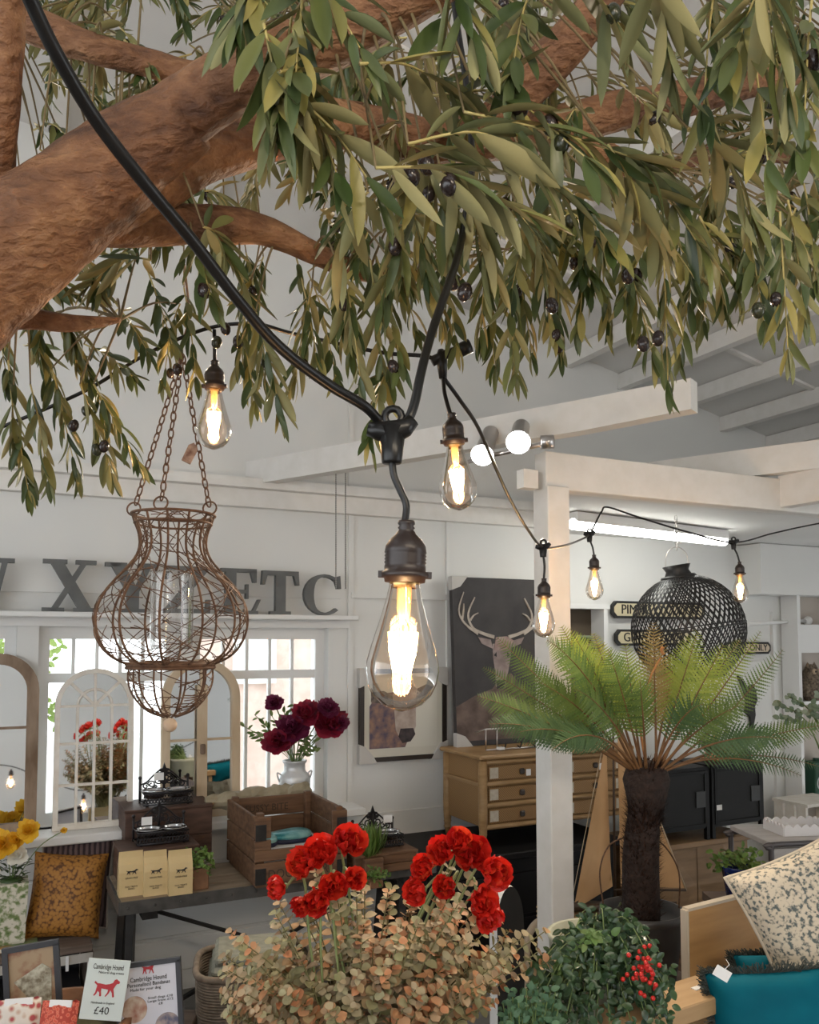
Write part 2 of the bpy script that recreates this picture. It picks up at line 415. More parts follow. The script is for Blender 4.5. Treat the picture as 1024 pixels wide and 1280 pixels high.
fs = [(0, 1, 3, 2), (8, 10, 11, 9)]
for i in (0, 4): fs += [(i, i + 4, i + 5, i + 1), (i + 2, i + 3, i + 7, i + 6), (i, i + 2, i + 6, i + 4), (i + 1, i + 5, i + 7, i + 3)]
struct(bmA.add(vs, fs).build('trim_5', m_wood_w))
a2 = P(792, 588, 4.3); c2 = a2 + dirA * 1.9; a2.z = c2.z = 2.54; a2 -= dirA * .5
struct(MB().beam(a2, c2, .06, .13).build('trim_6', m_wood_w))
pj = P(980, 630, 3.95)
struct(MB().beam(V((pj.x, pj.y, 2.40)) - dirA * .0, V((pj.x, pj.y, 2.40)) + N * 1.2, .07, .15).build('trim_7', m_wood_w))
# outside: a lean-to roofline, a brick house and a shrub beyond the window
m_brick = M('pale_brick', (.60, .44, .38), .8, c2=(.70, .54, .48), scale=8)
oh = thing('brick_house', 'pale red brick house seen through the glazing bars of the window', 'building', FR(wf(.35, -3.4, 0)))
MB().box((0, .6, 1.5), (1.6, 1.2, 3.0)).build('wall', m_brick, oh)
MB().prism([(-1.0, 2.98), (1.0, 2.98), (0, 3.7)], -.2, 1.4).build('roof', M('slate', (.3, .3, .32), .7), oh)
MB().box((-.3, -.02, 1.6), (.4, .06, .6)).build('window_frame', m_trim, oh)
struct(MB().box((0, 6.3, -.06), (14, 12, .1)).build('ground', M('pale_paving', (.5, .49, .47), .8), None, WF))

sg_ = wf(uu(W(100, 820)) - .35, -1.6, 0); gsh = thing('garden_shrub', 'sunlit green shrub outside the window', 'shrub', FR(sg_)); rg = random.Random(2); gl = []; gw = MB()
for i in range(30):
    a = rg.uniform(0, 2 * pi); e_ = V((cos(a) * rg.uniform(.05, .35), sin(a) * rg.uniform(.05, .3), rg.uniform(1.2, 1.95))); gw.tube(catmull([(0, 0, 0), (e_.x * .3, e_.y * .3, e_.z * .6), e_], 4), [.012, .006, .003], 5)
    for j in range(14): gl.append((gsh.matrix_world @ basis(e_ + V((rg.uniform(-.1, .1), rg.uniform(-.1, .1), rg.uniform(-.16, .06))), V((rg.uniform(-1, 1), rg.uniform(-1, 1), rg.uniform(-.5, 1))), V((0, -1, .6))) @ Matrix.Scale(rg.uniform(.05, .09), 4), 0, rg.random()))
gm = LEAF('shrub_leaf', [(.24, .36, .07), (.34, .46, .12), (.42, .52, .18)], .5, .4); foliage(gsh, 'leaf', gl, [blade(1, .5, 4, .15, .15, .95, .01)], [gm, gm], 200); gw.build('branches', M('shrub_wood', (.2, .14, .1), .8), gsh)
# ================================================================= festoon lights
m_rubber = M('black_rubber', (.006, .0055, .0055), .32, spec=.35)
m_socket = M('dark_brown_bakelite', (.018, .010, .008), .4, c2=(.026, .015, .012), scale=30)
m_bulb = GLASS('bulb_glass', (1.0, .90, .80), .05)  # amber tint paints in the glow around the filament
m_fil = EM('glowing_filament', (1.0, .62, .26), 60)
m_stem = M('amber_stem_glass', (.9, .55, .25), .2)
m_brass = M('brass', (.65, .42, .18), .3, 1)
PROF = [(a, c * .785) for a, c in [(.0125, 0), (.0135, -.004), (.016, -.02), (.0215, -.045), (.0275, -.07), (.0315, -.088), (.0322, -.098), (.0305, -.111), (.026, -.124), (.018, -.1345), (.009, -.1395), (.003, -.142), (.0, -.1415)]]
def lamp_meshes():
    k = {}
    s = MB()
    s.lathe([(0, .075), (.0075, .075), (.008, .071), (.0065, .069), (.008, .066), (.0065, .064), (.0085, .061), (.009, .059), (.015, .052), (.0185, .044), (.0195, .036), (.0185, .034), (.0195, .032), (.0185, .030), (.0195, .028), (.0185, .026), (.0195, .024), (.0185, .022), (.0192, .019), (.0192, .013), (.022, .012), (.022, .006), (.0192, .005), (.0185, 0), (.013, 0)], 20)
    s.box((.0215, 0, .009), (.006, .008, .008)).box((-.0215, 0, .009), (.006, .008, .008))
    s.v = [(x * .95, y * .95, z * .72) for x, y, z in s.v]
    k['socket'] = s.mesh('socket', m_socket)
    k['cap'] = MB().lathe([(.0125, .002), (.0132, -.001), (.0132, -.003), (.0125, -.005)], 16).mesh('cap', m_brass)
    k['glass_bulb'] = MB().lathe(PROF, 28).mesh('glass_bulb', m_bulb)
    s = MB().lathe([(.0065, 0), (.006, -.03), (.0045, -.042), (.003, -.046), (0, -.047)], 10)
    for i in range(4):
        a = i * pi / 2 + .4; s.tube([(.003 * cos(a), .003 * sin(a), -.04), (.012 * cos(a), .012 * sin(a), -.050), (.0115 * cos(a), .0115 * sin(a), -.058)], .0006, 5)
    s.tube([(0, 0, -.046), (0, 0, -.108)], .0009, 6)
    s.v = [(x, y, z * .785) for x, y, z in s.v]
    k['glass_stem'] = s.mesh('glass_stem', m_stem)
    s = MB()
    for i in range(12):
        a = i * 2 * pi / 12; s.tube([(.0115 * cos(a), .0115 * sin(a), -.055), (.0105 * cos(a), .0105 * sin(a), -.075), (.0062 * cos(a), .0062 * sin(a), -.100)], .0017, 5)
    for i in range(4):
        a = i * pi / 2 + .4; s.tube([(.006 * cos(a), .006 * sin(a), -.103), (.0075 * cos(a), .0075 * sin(a), -.112)], .001, 4)
    s.v = [(x, y, z * .785) for x, y, z in s.v]
    k['filament'] = s.mesh('filament', m_fil)
    return k
LM = lamp_meshes()
def lamp(p, sc, label, tilt=0, watt=5, group=None):
    """p: lower rim of the socket"""
    t = thing('festoon_lamp', label, 'lamp', Matrix.Translation(p) @ RY(tilt) @ Matrix.Scale(sc, 4), group)
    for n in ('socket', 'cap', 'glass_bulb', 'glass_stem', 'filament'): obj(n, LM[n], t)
    l = bpy.data.lights.new('bulb_light', 'POINT'); l.energy = watt; l.color = (1, .66, .36); l.shadow_soft_size = .012
    lo = obj('bulb_light', l, t, T(0, 0, -.062))
    return t
bulbs = {}
def drop(px, py, d): return P(px, py, d)
L1 = P(506, 728, .73); L2 = P(568, 556, 1.40); L3 = P(680, 747, 2.35); L4 = P(743, 712, 3.05); L5 = P(925, 719, 3.35); L0 = P(268, 487, 1.52)
lamp(L1, 1.0, 'largest glowing filament bulb in ribbed brown socket below the thick black cable', .03)
lamp(L2, 1.0, 'glowing filament bulb hanging beside the black cable end plug', -.08)
lamp(L3, 1.0, 'glowing filament bulb hanging in front of the white post', .02)
lamp(L4, 1.0, 'glowing filament bulb between the white post and black lattice pendant', .0)
lamp(L5, 1.0, 'glowing filament bulb hanging right above the staff only sign', .0)
lamp(L0, 1.0, 'glowing filament bulb under olive leaves beside the wire lantern chains', .0)
# cables
def cable(name, pts, r, label, k=8, conns=(), n=8):
    t = thing(name, label, 'cable', pts[0])
    MB().tube(catmull(pts, k), r, n).build('cord', m_rubber, t, world=True)
    return t
def connector(t, p, sc, up, drop_to):
    """moulded tee piece with a hanging eye; up: direction of the run"""
    b = MB(); X = basis(p, V((0, 0, 1)), up.cross(V((0, 0, 1)))) @ Matrix.Scale(sc, 4)
    b.tube([(0, -.028, 0), (0, -.026, 0), (0, .004, 0)], [.0085, .009, .0125], 10, X=X)
    b.tube([(-.021, .003, 0), (-.012, .001, 0), (0, -.001, 0), (.012, .004, 0), (.019, .011, 0)], [.0065, .0085, .0115, .0085, .006], 10, X=X)
    ring = [(.0075 * cos(a) + .001, .0135 + .0075 * sin(a), 0) for a in [i * 2 * pi / 12 for i in range(12)]]
    b.tube(ring, .0035, 6, X=X, closed=True)
    b.build('tee_connector', m_rubber, t, world=True)
def sock(L, sc=1.0): return L + V((0, 0, .054 * sc))
J1 = P(490, 540, .73)
main = cable('festoon_cable', [P(15, -60, .43), P(38, 0, .45), P(72, 70, .47), P(120, 150, .50), P(180, 228, .53), P(240, 300, .57), P(300, 378, .61), P(350, 434, .65), P(410, 480, .69), P(455, 507, .715), P(474, 526, .73), J1], .0046,
             'thick black rubber cable sagging under the olive branches in a deep V')
MB().tube(catmull([J1, P(508, 527, .73), P(518, 505, .735), P(526, 468, .75), P(537, 425, .78), P(552, 380, .82), P(568, 335, .88), P(578, 295, .93), P(586, 245, .98), P(590, 200, 1.02), P(585, 120, 1.05), P(570, 20, 1.08), P(560, -60, 1.1)], 6), .0043, 8).build('cord', m_rubber, main, world=True)
connector(main, J1, 1.0, V((1, 0, .1)), L1)
MB().tube(catmull([P(490, 565, .73), P(492, 592, .73), P(500, 612, .73), P(508, 632, .73), sock(L1) + V((-.0005, 0, -.004))], 6), .0032, 8).build('drop_cord', m_rubber, main, world=True)
J2 = P(552, 452, 1.42); J3 = P(679, 684, 2.35); J4 = P(737, 668, 3.05); J5 = P(917, 678, 3.35)
s2 = cable('festoon_cable', [P(-60, 565, 1.62), P(0, 535, 1.6), P(55, 512, 1.59), P(115, 484, 1.57), P(170, 450, 1.56), P(220, 425, 1.54), P(270, 408, 1.52), P(320, 405, 1.5), P(362, 416, 1.49), P(420, 429, 1.46), P(480, 441, 1.44), P(530, 445, 1.42), J2], .0036,
           'thin black festoon cable running through the olive leaves to an end plug')
b = MB(); b.tube([P(540, 452, 1.42), P(558, 443, 1.42), P(578, 436, 1.42)], [.009, .0085, .0085], 10); b.tube([P(575, 438, 1.42), P(588, 432, 1.42)], [.0125, .0125], 12)
b.build('end_plug', m_rubber, s2, world=True)
MB().tube([P(551, 437, 1.42), P(552, 445, 1.42), P(554, 473, 1.42)], [.005, .010, .007], 8).build('tee_connector', m_rubber, s2, world=True)
MB().tube(catmull([P(554, 470, 1.42), P(556, 492, 1.41), sock(L2) + V((-.006, 0, -.003))], 5), .0035, 8).build('drop_cord', m_rubber, s2, world=True)
MB().tube([sock(L0) + V((0, 0, -.004)), P(268, 412, 1.52)], .0035, 6).build('drop_cord', m_rubber, s2, world=True)
s3 = cable('festoon_cable', [P(556, 474, 1.42), P(575, 500, 1.46), P(598, 535, 1.55), P(622, 590, 1.75), P(640, 628, 1.95), P(660, 662, 2.15), J3, P(705, 682, 2.6), P(725, 675, 2.9), J4, P(744, 655, 3.1), P(752, 640, 3.14), P(760, 634, 3.17), P(800, 647, 3.22), P(860, 665, 3.3), J5, P(965, 667, 3.5), P(1010, 657, 3.6), P(1100, 640, 3.8), P(1230, 612, 4.0), P(1330, 560, 4.1)], .0036,
           'thin black festoon cable looping from the end plug past the post under the beam')
for J, L in ((J3, L3), (J4, L4), (J5, L5)):
    connector(s3, J, 1.0, V((1, 0, .1)), L)
    MB().tube(catmull([J + V((0, 0, -.02)), (J + sock(L)) / 2 + V((.003, 0, -.01)), sock(L) + V((0, 0, -.004))], 5), .0034, 6).build('drop_cord', m_rubber, s3, world=True)
# second string behind the camera, met again in the mirrors
def refl(px, py, dist):
    p = W(px, py, .06); d = (p - CAM).normalized(); d = d - 2 * d.dot(N) * N; return p + d * dist
LA = refl(15, 922, 6.2); LB = refl(105, 952, 6.4)
g4 = 'lamps met in the mirrors'
lamp(LA + V((0, 0, .08)), 1.3, 'glowing filament bulb reflected in the brown arched mirror', 0)
lamp(LB + V((0, 0, .08)), 1.3, 'glowing filament bulb reflected in the white arched window mirror', 0)
hh = V((0, 0, .08 + .054 * 1.3))
cable('festoon_cable', [LA + hh + V((-1.5, -.2, .35)), LA + hh + V((-.5, 0, .10)), LA + hh + V((0, 0, .03)), LA * .5 + LB * .5 + hh + V((0, 0, -.0)), LB + hh + V((0, 0, .03)), LB + hh + V((.5, 0, .12)), LB + hh + V((1.6, 0, .5))], .006,
      'black festoon cable with two bulbs reflected in the window mirrors')

# ================================================================= spot lights on a rail, fluorescent tube
m_chrome = M('brushed_nickel', (.55, .52, .50), .3, 1)
m_led = EM('lit_spot_face', (1, .97, .92), 12)
sp = thing('spotlight_rail', 'brushed metal ceiling rail with two lit spot heads on the beam', 'spotlight', P(690, 555, 3.1))
pr = P(690, 553, 3.08)
MB().tube([P(560, 585, 3.5), P(610, 570, 3.34), P(690, 553, 3.08)], .009, 8).build('rail', m_chrome, sp, world=True)
MB().tube([P(676, 553, 3.08), P(692, 552, 3.08)], .026, 14).build('mounting_plate', m_chrome, sp, world=True)
for (px, py, d, qx, qy) in ((648, 553, 3.1, 652, 533), (603, 569, 3.28, 614, 540)):
    c = P(px, py, d); a = P(qx, qy, d + .14); ax = (c - a).normalized()
    h = MB(); h.tube([a, a + ax * .01, c - ax * .02, c], [.03, .034, .036, .048], 18); hd = h.build('spot_head', m_chrome, sp, world=True)
    f = MB(); f.tube([c, c + ax * .012, c + ax * .02], [.046, .040, .02], 18); f.v = [tuple(sp.matrix_world.inverted() @ V(q)) for q in f.v]; f.build('lit_face', m_led, hd)
    l = bpy.data.lights.new('spot_light', 'SPOT'); l.energy = 60; l.color = (1, .84, .64); l.spot_size = radians(110); l.spot_blend = .6; l.shadow_soft_size = .04
    X = (ax * -1).to_track_quat('Z', 'Y').to_matrix().to_4x4(); X.translation = c + ax * .03
    obj('spot_light', l, sp, sp.matrix_world.inverted() @ X)
# unseen rail of spots behind the camera, added to light the foreground; and one lamp glinting behind the trunk
def spot_rail(label, a, c, heads, aim, energy):
    t = thing('spotlight_rail', label, 'spotlight', (a + c) / 2)
    MB().tube([a, c], .009, 8).build('rail', m_chrome, t, world=True)
    zr = roofz(uu((a + c) / 2)); m_ = (a + c) / 2; MB().tube([m_, V((m_.x, m_.y, zr - .0))], .008, 8).build('stem', m_chrome, t, world=True)
    for f, q in zip(heads, aim):
        p = a.lerp(c, f) + V((0, 0, -.07)); ax = (q - p).normalized(); e = p + ax * .1
        MB().tube([p - ax * .05, p - ax * .04, e - ax * .02, e], [.03, .034, .036, .048], 18).build('spot_head', m_chrome, t, world=True); hd = t.children[-1]
        MB().tube([e, e + ax * .012, e + ax * .02], [.046, .040, .02], 18).build('lit_face', m_led, t, world=True)
        l = bpy.data.lights.new('spot_light', 'SPOT'); l.energy = energy; l.color = (1, .84, .64); l.spot_size = radians(95); l.spot_blend = .7; l.shadow_soft_size = .04
        X = (ax * -1).to_track_quat('Z', 'Y').to_matrix().to_4x4(); X.translation = e + ax * .03
        obj('spot_light', l, t, t.matrix_world.inverted() @ X)
spot_rail('added unseen spotlight rail with three heads behind the camera lighting the foreground', V((.2, -.9, 2.75)), V((1.9, -.9, 2.75)), (.1, .5, .9), (P(350, 150, 1.0), P(820, 300, 1.3), P(800, 1150, 2.4)), 27)
spot_rail('spotlight rail with one head glinting behind the tree trunk', P(-60, 225, 2.6), P(30, 225, 2.6), (.6,), (P(80, 420, 1.3),), 30)
ft = thing('fluorescent_light', 'lit white fluorescent batten fixed under the low ceiling', 'light fitting', P(810, 655, 4.6))
fa = P(716, 650, 4.3); fb = P(905, 667, 5.05); fa.z = fb.z = 2.298
MB().beam(fa + V((0, 0, .036)), fb + V((0, 0, .036)), .07, .05).build('housing', m_trim, ft, world=True)
MB().tube([fa, fb], .03, 12).build('tube', EM('lit_fluorescent_tube', (1, 1, .93), 14), ft, world=True)

# ================================================================= wire lantern on three chains
m_rust = M('rusty_wire', (.09, .045, .025), .7, .4, c2=(.17, .095, .055), scale=60)
DL = 2.0
k = DL / F
cb = P(217, 645, DL)             # rim centre
def lz(py): return (645 - py) * k
ln = thing('wire_lantern', 'rusty wire onion-shaped lantern hanging on three chains by the window', 'lantern', P(217, 898, DL))
prof = [(50, 645), (47, 654), (42, 668), (41, 684), (47, 700), (62, 718), (79, 737), (90, 757), (93.5, 776), (90, 796), (80, 814), (66, 825), (52, 831)]
sp3 = catmull([V((r * k, 0, lz(y))) for r, y in prof], 3)
NR = 12
for i in range(NR):
    a = i * 2 * pi / NR + .13
    MB().tube([cb + V((p.x * cos(a), p.x * sin(a), p.z)) for p in sp3], .0028, 6).build('rib', m_rust, ln, world=True)
def ring(r, y, th, name='hoop'):
    MB().tube([cb + V((r * k * cos(a), r * k * sin(a), lz(y))) for a in [j * 2 * pi / 40 for j in range(40)]], th, 6, closed=True).build(name, m_rust, ln, world=True)
ring(51, 644, .0034); ring(47, 655, .0028); ring(52, 831, .006); ring(53, 835, .004)
bot = catmull([V((r * k, 0, lz(y))) for r, y in [(50, 833), (51, 848), (48, 862), (40, 876), (26, 889), (8, 896)]], 3)
for i in range(10):
    a = i * 2 * pi / 10 + .2
    MB().tube([cb + V((p.x * cos(a), p.x * sin(a), p.z)) for p in bot], .0024, 6).build('rib', m_rust, ln, world=True)
# random fine wires wound over the ribs
def onprof(sp, t):
    t = min(max(t, 0), .999) * (len(sp) - 1); i = int(t); return sp[i].lerp(sp[i + 1], t - i)
wires = MB(); rr = random.Random(3)
for sp, cnt in ((sp3, 170), (bot, 80)):
    for i in range(cnt):
        a = rr.uniform(0, 2 * pi); t0 = rr.uniform(0, 1); da = rr.uniform(.5, 1.3) * rr.choice((-1, 1)); dt = rr.uniform(-.35, .35); pts = []
        for j in range(9):
            q = onprof(sp, abs(t0 + dt * j / 8) if t0 + dt * j / 8 < 1 else 2 - (t0 + dt * j / 8)); aa = a + da * j / 8; pts.append(cb + V((q.x * cos(aa), q.x * sin(aa), q.z)))
        wires.tube(pts, .0012, 4, caps=False)
stuff(wires.build('wire_winding', m_rust, ln, world=True))
MB().ball(cb + V((0, 0, lz(906))), 9 * k, n=14).build('wooden_ball', M('pale_turned_wood', (.45, .32, .22), .6, c2=(.55, .42, .3), scale=40), ln, world=True)
# three chains from one hook
hook = P(228, 443, DL); link = MB()
lk = [(.0065 * cos(a) * (1 if abs(cos(a)) > .3 else 1), 0, .0135 * sin(a)) for a in [j * 2 * pi / 14 for j in range(14)]]
link.tube(lk, .0019, 6, closed=True); lme = link.mesh('chain_link', m_rust)
I = ln.matrix_world.inverted()
for a in (radians(185), radians(268), radians(-12)):
    e = cb + V((49 * k * cos(a), 49 * k * sin(a), .012)); d = (e - hook); n_ = int(d.length / .0225); d.normalize()
    for j in range(n_):
        p = hook + d * (.0225 * (j + .5)); X = basis(p, V((0, 1, 0)), d) if False else d.to_track_quat('Z', 'Y').to_matrix().to_4x4() @ RZ((j % 2) * pi / 2 + .5)
        X.translation = p; obj('chain_link', lme, ln, I @ X)
    rg = MB().tube([e + V((.016 * cos(q), .004 * sin(q), .004 + .016 * sin(q))) for q in [j * 2 * pi / 16 for j in range(16)]], .0022, 6, closed=True); rg.build('ring', m_rust, ln, world=True)
MB().tube(catmull([hook + V((0, 0, -.01)), hook + V((0, 0, .03)), hook + V((.012, .01, .1)), P(230, 330, 1.75)], 5), .003, 6).build('hook_wire', m_rust, ln, world=True)
MB().lathe([(24 * k, lz(722)), (26.5 * k, lz(716)), (27 * k, lz(715)), (26.5 * k, lz(719)), (26 * k, lz(805)), (24 * k, lz(812)), (0, lz(812))], 28, X=Matrix.Translation(cb)).build('glass_cylinder', GLASS('lantern_glass', (.97, .96, .95), .07), ln, world=True)
tg = P(237, 568, DL - .02)
MB().prism([(-.012, -.02), (.010, -.022), (.014, .018), (0, .03), (-.010, .02)], -.004, .004, X=Matrix.Translation(tg) @ RZ(.2) @ RY(.35)).build('label_tag', M('brown_leather_tag', (.12, .05, .03), .5, c2=(.35, .25, .2), scale=60), ln, world=True)
# thin wire chains hung from the beam behind
for px in (420, 432):
    w1 = W(px, 575, .5); w2 = W(px, 735, .5); q = MB()
    q.tube([w1, w2], .0025, 5)
    for j in range(60):
        p = w1.lerp(w2, j / 59); q.ball(p, .0042, n=6)
    centred(q, 'bead_chain', M('dull_bead_chain', (.35, .34, .33), .4, .7), 'thin bead chain hanging on the wall right above the letter C' if px < 425 else 'thin bead chain hanging on the wall on the cow picture side of another', 'chain', group='bead chains on the wall')

# ================================================================= letters on the shelf above the window
m_let = M('zinc_letter', (.10, .105, .105), .55, .2, c2=(.14, .145, .145), scale=10)
def seg(p, q, w1): pass
def C_shape():
    out = []; inn = []
    for i in range(19):
        a = radians(48 + i * (312 - 48) / 18); out.append((.5 + .47 * cos(a), .5 + .52 * sin(a)))
        th = .2 if False else .09 + .13 * max(0, -cos(a)); inn.append((.5 + (.47 - th) * cos(a), .5 + (.52 - .07 - .02 * max(0, -cos(a))) * sin(a)))
    polys = []
    for i in range(18): polys.append([out[i], out[i + 1], inn[i + 1], inn[i]])
    polys.append([(.72, .95), (.86, .99), (.88, .66), (.80, .66)])
    return polys
LET = {
 'X': [[(.10, 1), (.36, 1), (.98, 0), (.72, 0)], [(.76, 1), (.88, 1), (.26, 0), (.13, 0)], [(0, .92), (.46, .92), (.46, 1), (0, 1)], [(.62, .92), (1.02, .92), (1.02, 1), (.62, 1)], [(.0, 0), (.42, 0), (.42, .08), (.0, .08)], [(.6, 0), (1.08, 0), (1.08, .08), (.6, .08)]],
 'Y': [[(.08, 1), (.34, 1), (.66, .42), (.42, .42)], [(.80, 1), (.92, 1), (.66, .42), (.54, .42)], [(.42, .06), (.66, .06), (.66, .46), (.42, .46)], [(0, .92), (.42, .92), (.42, 1), (0, 1)], [(.66, .92), (1.02, .92), (1.02, 1), (.66, 1)], [(.28, 0), (.80, 0), (.80, .08), (.28, .08)]],
 'Z': [[(.04, .9), (.9, .9), (.9, 1), (.04, 1)], [(.66, .9), (.9, .92), (.28, .1), (.04, .08)], [(.02, 0), (.92, 0), (.92, .1), (.02, .1)], [(.04, .72), (.11, .72), (.13, 1), (.04, 1)], [(.85, 0), (.95, 0), (.95, .3), (.87, .3)]],
 'E': [[(.10, 0), (.34, 0), (.34, 1), (.10, 1)], [(0, .92), (.80, .92), (.80, 1), (0, 1)], [(0, 0), (.84, 0), (.84, .08), (0, .08)], [(.3, .46), (.6, .46), (.6, .54), (.3, .54)], [(.73, .70), (.80, .70), (.80, .95), (.66, .95)], [(.77, .05), (.70, .05), (.84, .33), (.9, .33)], [(.56, .34), (.62, .34), (.62, .66), (.56, .66)]],
 'T': [[(.36, .05), (.62, .05), (.62, .96), (.36, .96)], [(.02, .9), (.96, .9), (.96, 1), (.02, 1)], [(0, .68), (.08, .68), (.16, .95), (.02, .95)], [(.9, .68), (.98, .68), (.96, .95), (.82, .95)], [(.22, 0), (.76, 0), (.76, .08), (.22, .08)]],
 'W': [[(.06, 1), (.26, 1), (.50, .0), (.38, 0)], [(.44, .75), (.56, .9), (.46, 0), (.40, 0)], [(.40, 1), (.60, 1), (.86, 0), (.74, 0)], [(.96, 1), (1.08, 1), (.84, 0), (.76, 0)], [(0, .92), (.34, .92), (.34, 1), (0, 1)], [(.82, .92), (1.2, .92), (1.2, 1), (.82, 1)]],
 'C': C_shape()}
for ch, pa, pb, yt in (('W', -62, 17, 697), ('X', 52, 123, 700), ('Y', 130, 196, 704), ('Z', 204, 262, 708), ('E', 275, 325, 711), ('T', 326, 373, 714), ('C', 379, 425, 718)):
    p0 = W(pa, 760, .085); p1 = W(pb, 760, .085); wd = (p1 - p0).length; ht = W((pa + pb) / 2, yt, .085).z - shelf_z; b = MB()
    xm = max(q[0] for g in LET[ch] for q in g); x0 = min(q[0] for g in LET[ch] for q in g); z0 = min(q[1] for g in LET[ch] for q in g); zm = max(q[1] for g in LET[ch] for q in g)
    for n_, g in enumerate(LET[ch]): b.prism([((q[0] - x0) / (xm - x0) * wd, (q[1] - z0) / (zm - z0) * ht) for q in g], -.0175 - .0004 * (n_ % 3), .0175 + .0004 * (n_ % 3))
    p0.z = shelf_z
    tag(b.build('shop_letter', m_let, None, FR(p0)), 'grey metal letter %s standing on the shelf above the window' % ch, 'letter', 'letters on the window shelf')

# ================================================================= mirrors on the window board
m_mirror = M('mirror_glass', (.80, .82, .84), .02, 1)
def arch(wd, ht, inset=0, n=16, z0=0):
    r = wd / 2 - inset; zc = ht - wd / 2
    return [(-r, z0 + inset), (r, z0 + inset)] + [(r * cos(pi * i / n), zc + r * sin(pi * i / n)) for i in range(n + 1)]
def archframe(b, wd, ht, th, y0, y1, n=16, mi=0):
    o_ = arch(wd, ht, 0, n); i_ = arch(wd, ht, th, n); m = len(o_)
    for k_ in range(m):
        k2 = (k_ + 1) % m; b.prism([o_[k_], o_[k2], i_[k2], i_[k_]], y0, y1, mi)
def mirror(name, label, pa, pb, ytop, ybot, off, th, mat, bars, cutoff=None, lean=.04):
    p0 = W(pa, ybot, off); p1 = W(pb, ybot, off); wd = (p1 - p0).length; c = (p0 + p1) / 2; c.z = ZS + .001
    ht = W((pa + pb) / 2, ytop, off).z - ZS
    t = thing(name, label, 'mirror', FR(c) @ RX(-lean))
    b = MB(); archframe(b, wd, ht, th, -.02, .02); b.build('frame', mat, t)
    MB().prism(arch(wd, ht, th * .8), .004, .010).build('mirror_pane', m_mirror, t)
    iw = wd - 2 * th; zc = ht - wd / 2; bw = .011
    for fx in bars['v']:
        x = -iw / 2 + fx * iw; zt = zc + sqrt(max((iw / 2) ** 2 - x * x, 0)) - .002 if fx == .5 or bars.get('full') else zc
        MB().box((x, -.006, (th + zt) / 2), (bw, .016, zt - th)).build('glazing_bar', mat, t)
    for fz in bars['h']:
        z = th + fz * (zc - th); MB().box((0, -.004, z), (iw, .014, bw)).build('glazing_bar', mat, t)
    if bars.get('fan'):
        r = iw / 4
        for a in (45, 135):
            MB().beam((r * .1 * cos(radians(a)), -.004, zc + r * .1), (iw / 2 * cos(radians(a)), -.004, zc + iw / 2 * sin(radians(a))), .014, bw, up=V((0, 1, 0))).build('glazing_bar', mat, t)
        MB().tube([(r * cos(pi * i / 14), -.004, zc + r * sin(pi * i / 14)) for i in range(15)], .007, 5).build('fan_arc', mat, t)
    return t, wd, ht
m_cream = M('cream_painted_wood', (.70, .64, .56), .6, c2=(.76, .72, .66), scale=20)
m_brownwood = M('weathered_brown_wood', (.16, .10, .06), .8, c2=(.34, .25, .18), scale=14, stretch=(1, 1, .3), bump=.5)
m_pine = M('bare_pine_wood', (.50, .38, .25), .7, c2=(.60, .48, .34), scale=14, stretch=(1, 1, .25), bump=.2)
mirror('arched_mirror', 'brown weathered wooden arched mirror standing on the window board', -62, 45, 817, 1020, .06, .05, m_brownwood, {'v': (), 'h': (.72,)})
mirror('arched_mirror', 'white arched window mirror with fan bars on the window board', 66, 165, 836, 1012, .06, .022, m_cream, {'v': (.25, .5, .75), 'h': (.0, .33, .68, 1.0), 'fan': 1})
t, wd, ht = mirror('arched_mirror', 'bare pine arched shutter mirror standing behind the wire lantern', 201, 299, 824, 1000, .05, .04, m_pine, {'v': (.5,), 'h': (.62,), 'full': 1})
MB().box((.0, -.03, ht * .43), (.02, .02, .06)).box((0, -.024, ht / 2 - .02), (.05, .012, ht * .72)).build('shutter_catch', m_pine, t)
MB().box((0, -.042, ht * .43), (.022, .022, .05), bev=.004).build('latch', M('old_iron', (.2, .14, .1), .6, .5), t)
# ================================================================= olive tree
def BARK():
    m, t, b = nt('olive_bark'); n = t.nodes; l = t.links; b.inputs['Roughness'].default_value = .75
    tc = n.new('ShaderNodeTexCoord'); mp = n.new('ShaderNodeMapping'); mp.inputs['Scale'].default_value = (.55, 1, 1.2); mp.inputs['Rotation'].default_value = (0, .55, 0)
    n1 = n.new('ShaderNodeTexNoise'); n1.inputs['Scale'].default_value = 9; n1.inputs['Detail'].default_value = 9; n1.inputs['Roughness'].default_value = .65
    n2 = n.new('ShaderNodeTexNoise'); n2.inputs['Scale'].default_value = 70; n2.inputs['Detail'].default_value = 5; n2.inputs['Distortion'].default_value = .2
    r = n.new('ShaderNodeValToRGB'); e = r.color_ramp.elements
    e[0].position = .3; e[0].color = (.07, .027, .012, 1); e[1].position = .72; e[1].color = (.36, .19, .09, 1)
    k = e.new(.5); k.color = (.19, .085, .038, 1)
    mx = n.new('ShaderNodeMath'); mx.operation = 'MULTIPLY_ADD'; mx.inputs[1].default_value = .35
    bp = n.new('ShaderNodeBump'); bp.inputs['Strength'].default_value = 1.0; bp.inputs['Distance'].default_value = .014
    l.new(tc.outputs['Object'], mp.inputs[0])
    for q in (n1, n2): l.new(mp.outputs[0], q.inputs['Vector'])
    l.new(n2.outputs['Fac'], mx.inputs[0]); l.new(n1.outputs['Fac'], mx.inputs[2])
    sb = n.new('ShaderNodeMath'); sb.operation = 'SUBTRACT'; sb.inputs[1].default_value = .17; l.new(mx.outputs[0], sb.inputs[0])
    l.new(sb.outputs[0], r.inputs['Fac']); l.new(r.outputs['Color'], b.inputs['Base Color'])
    l.new(n2.outputs['Fac'], bp.inputs['Height']); l.new(bp.outputs['Normal'], b.inputs['Normal'])
    return m
m_bark = BARK()
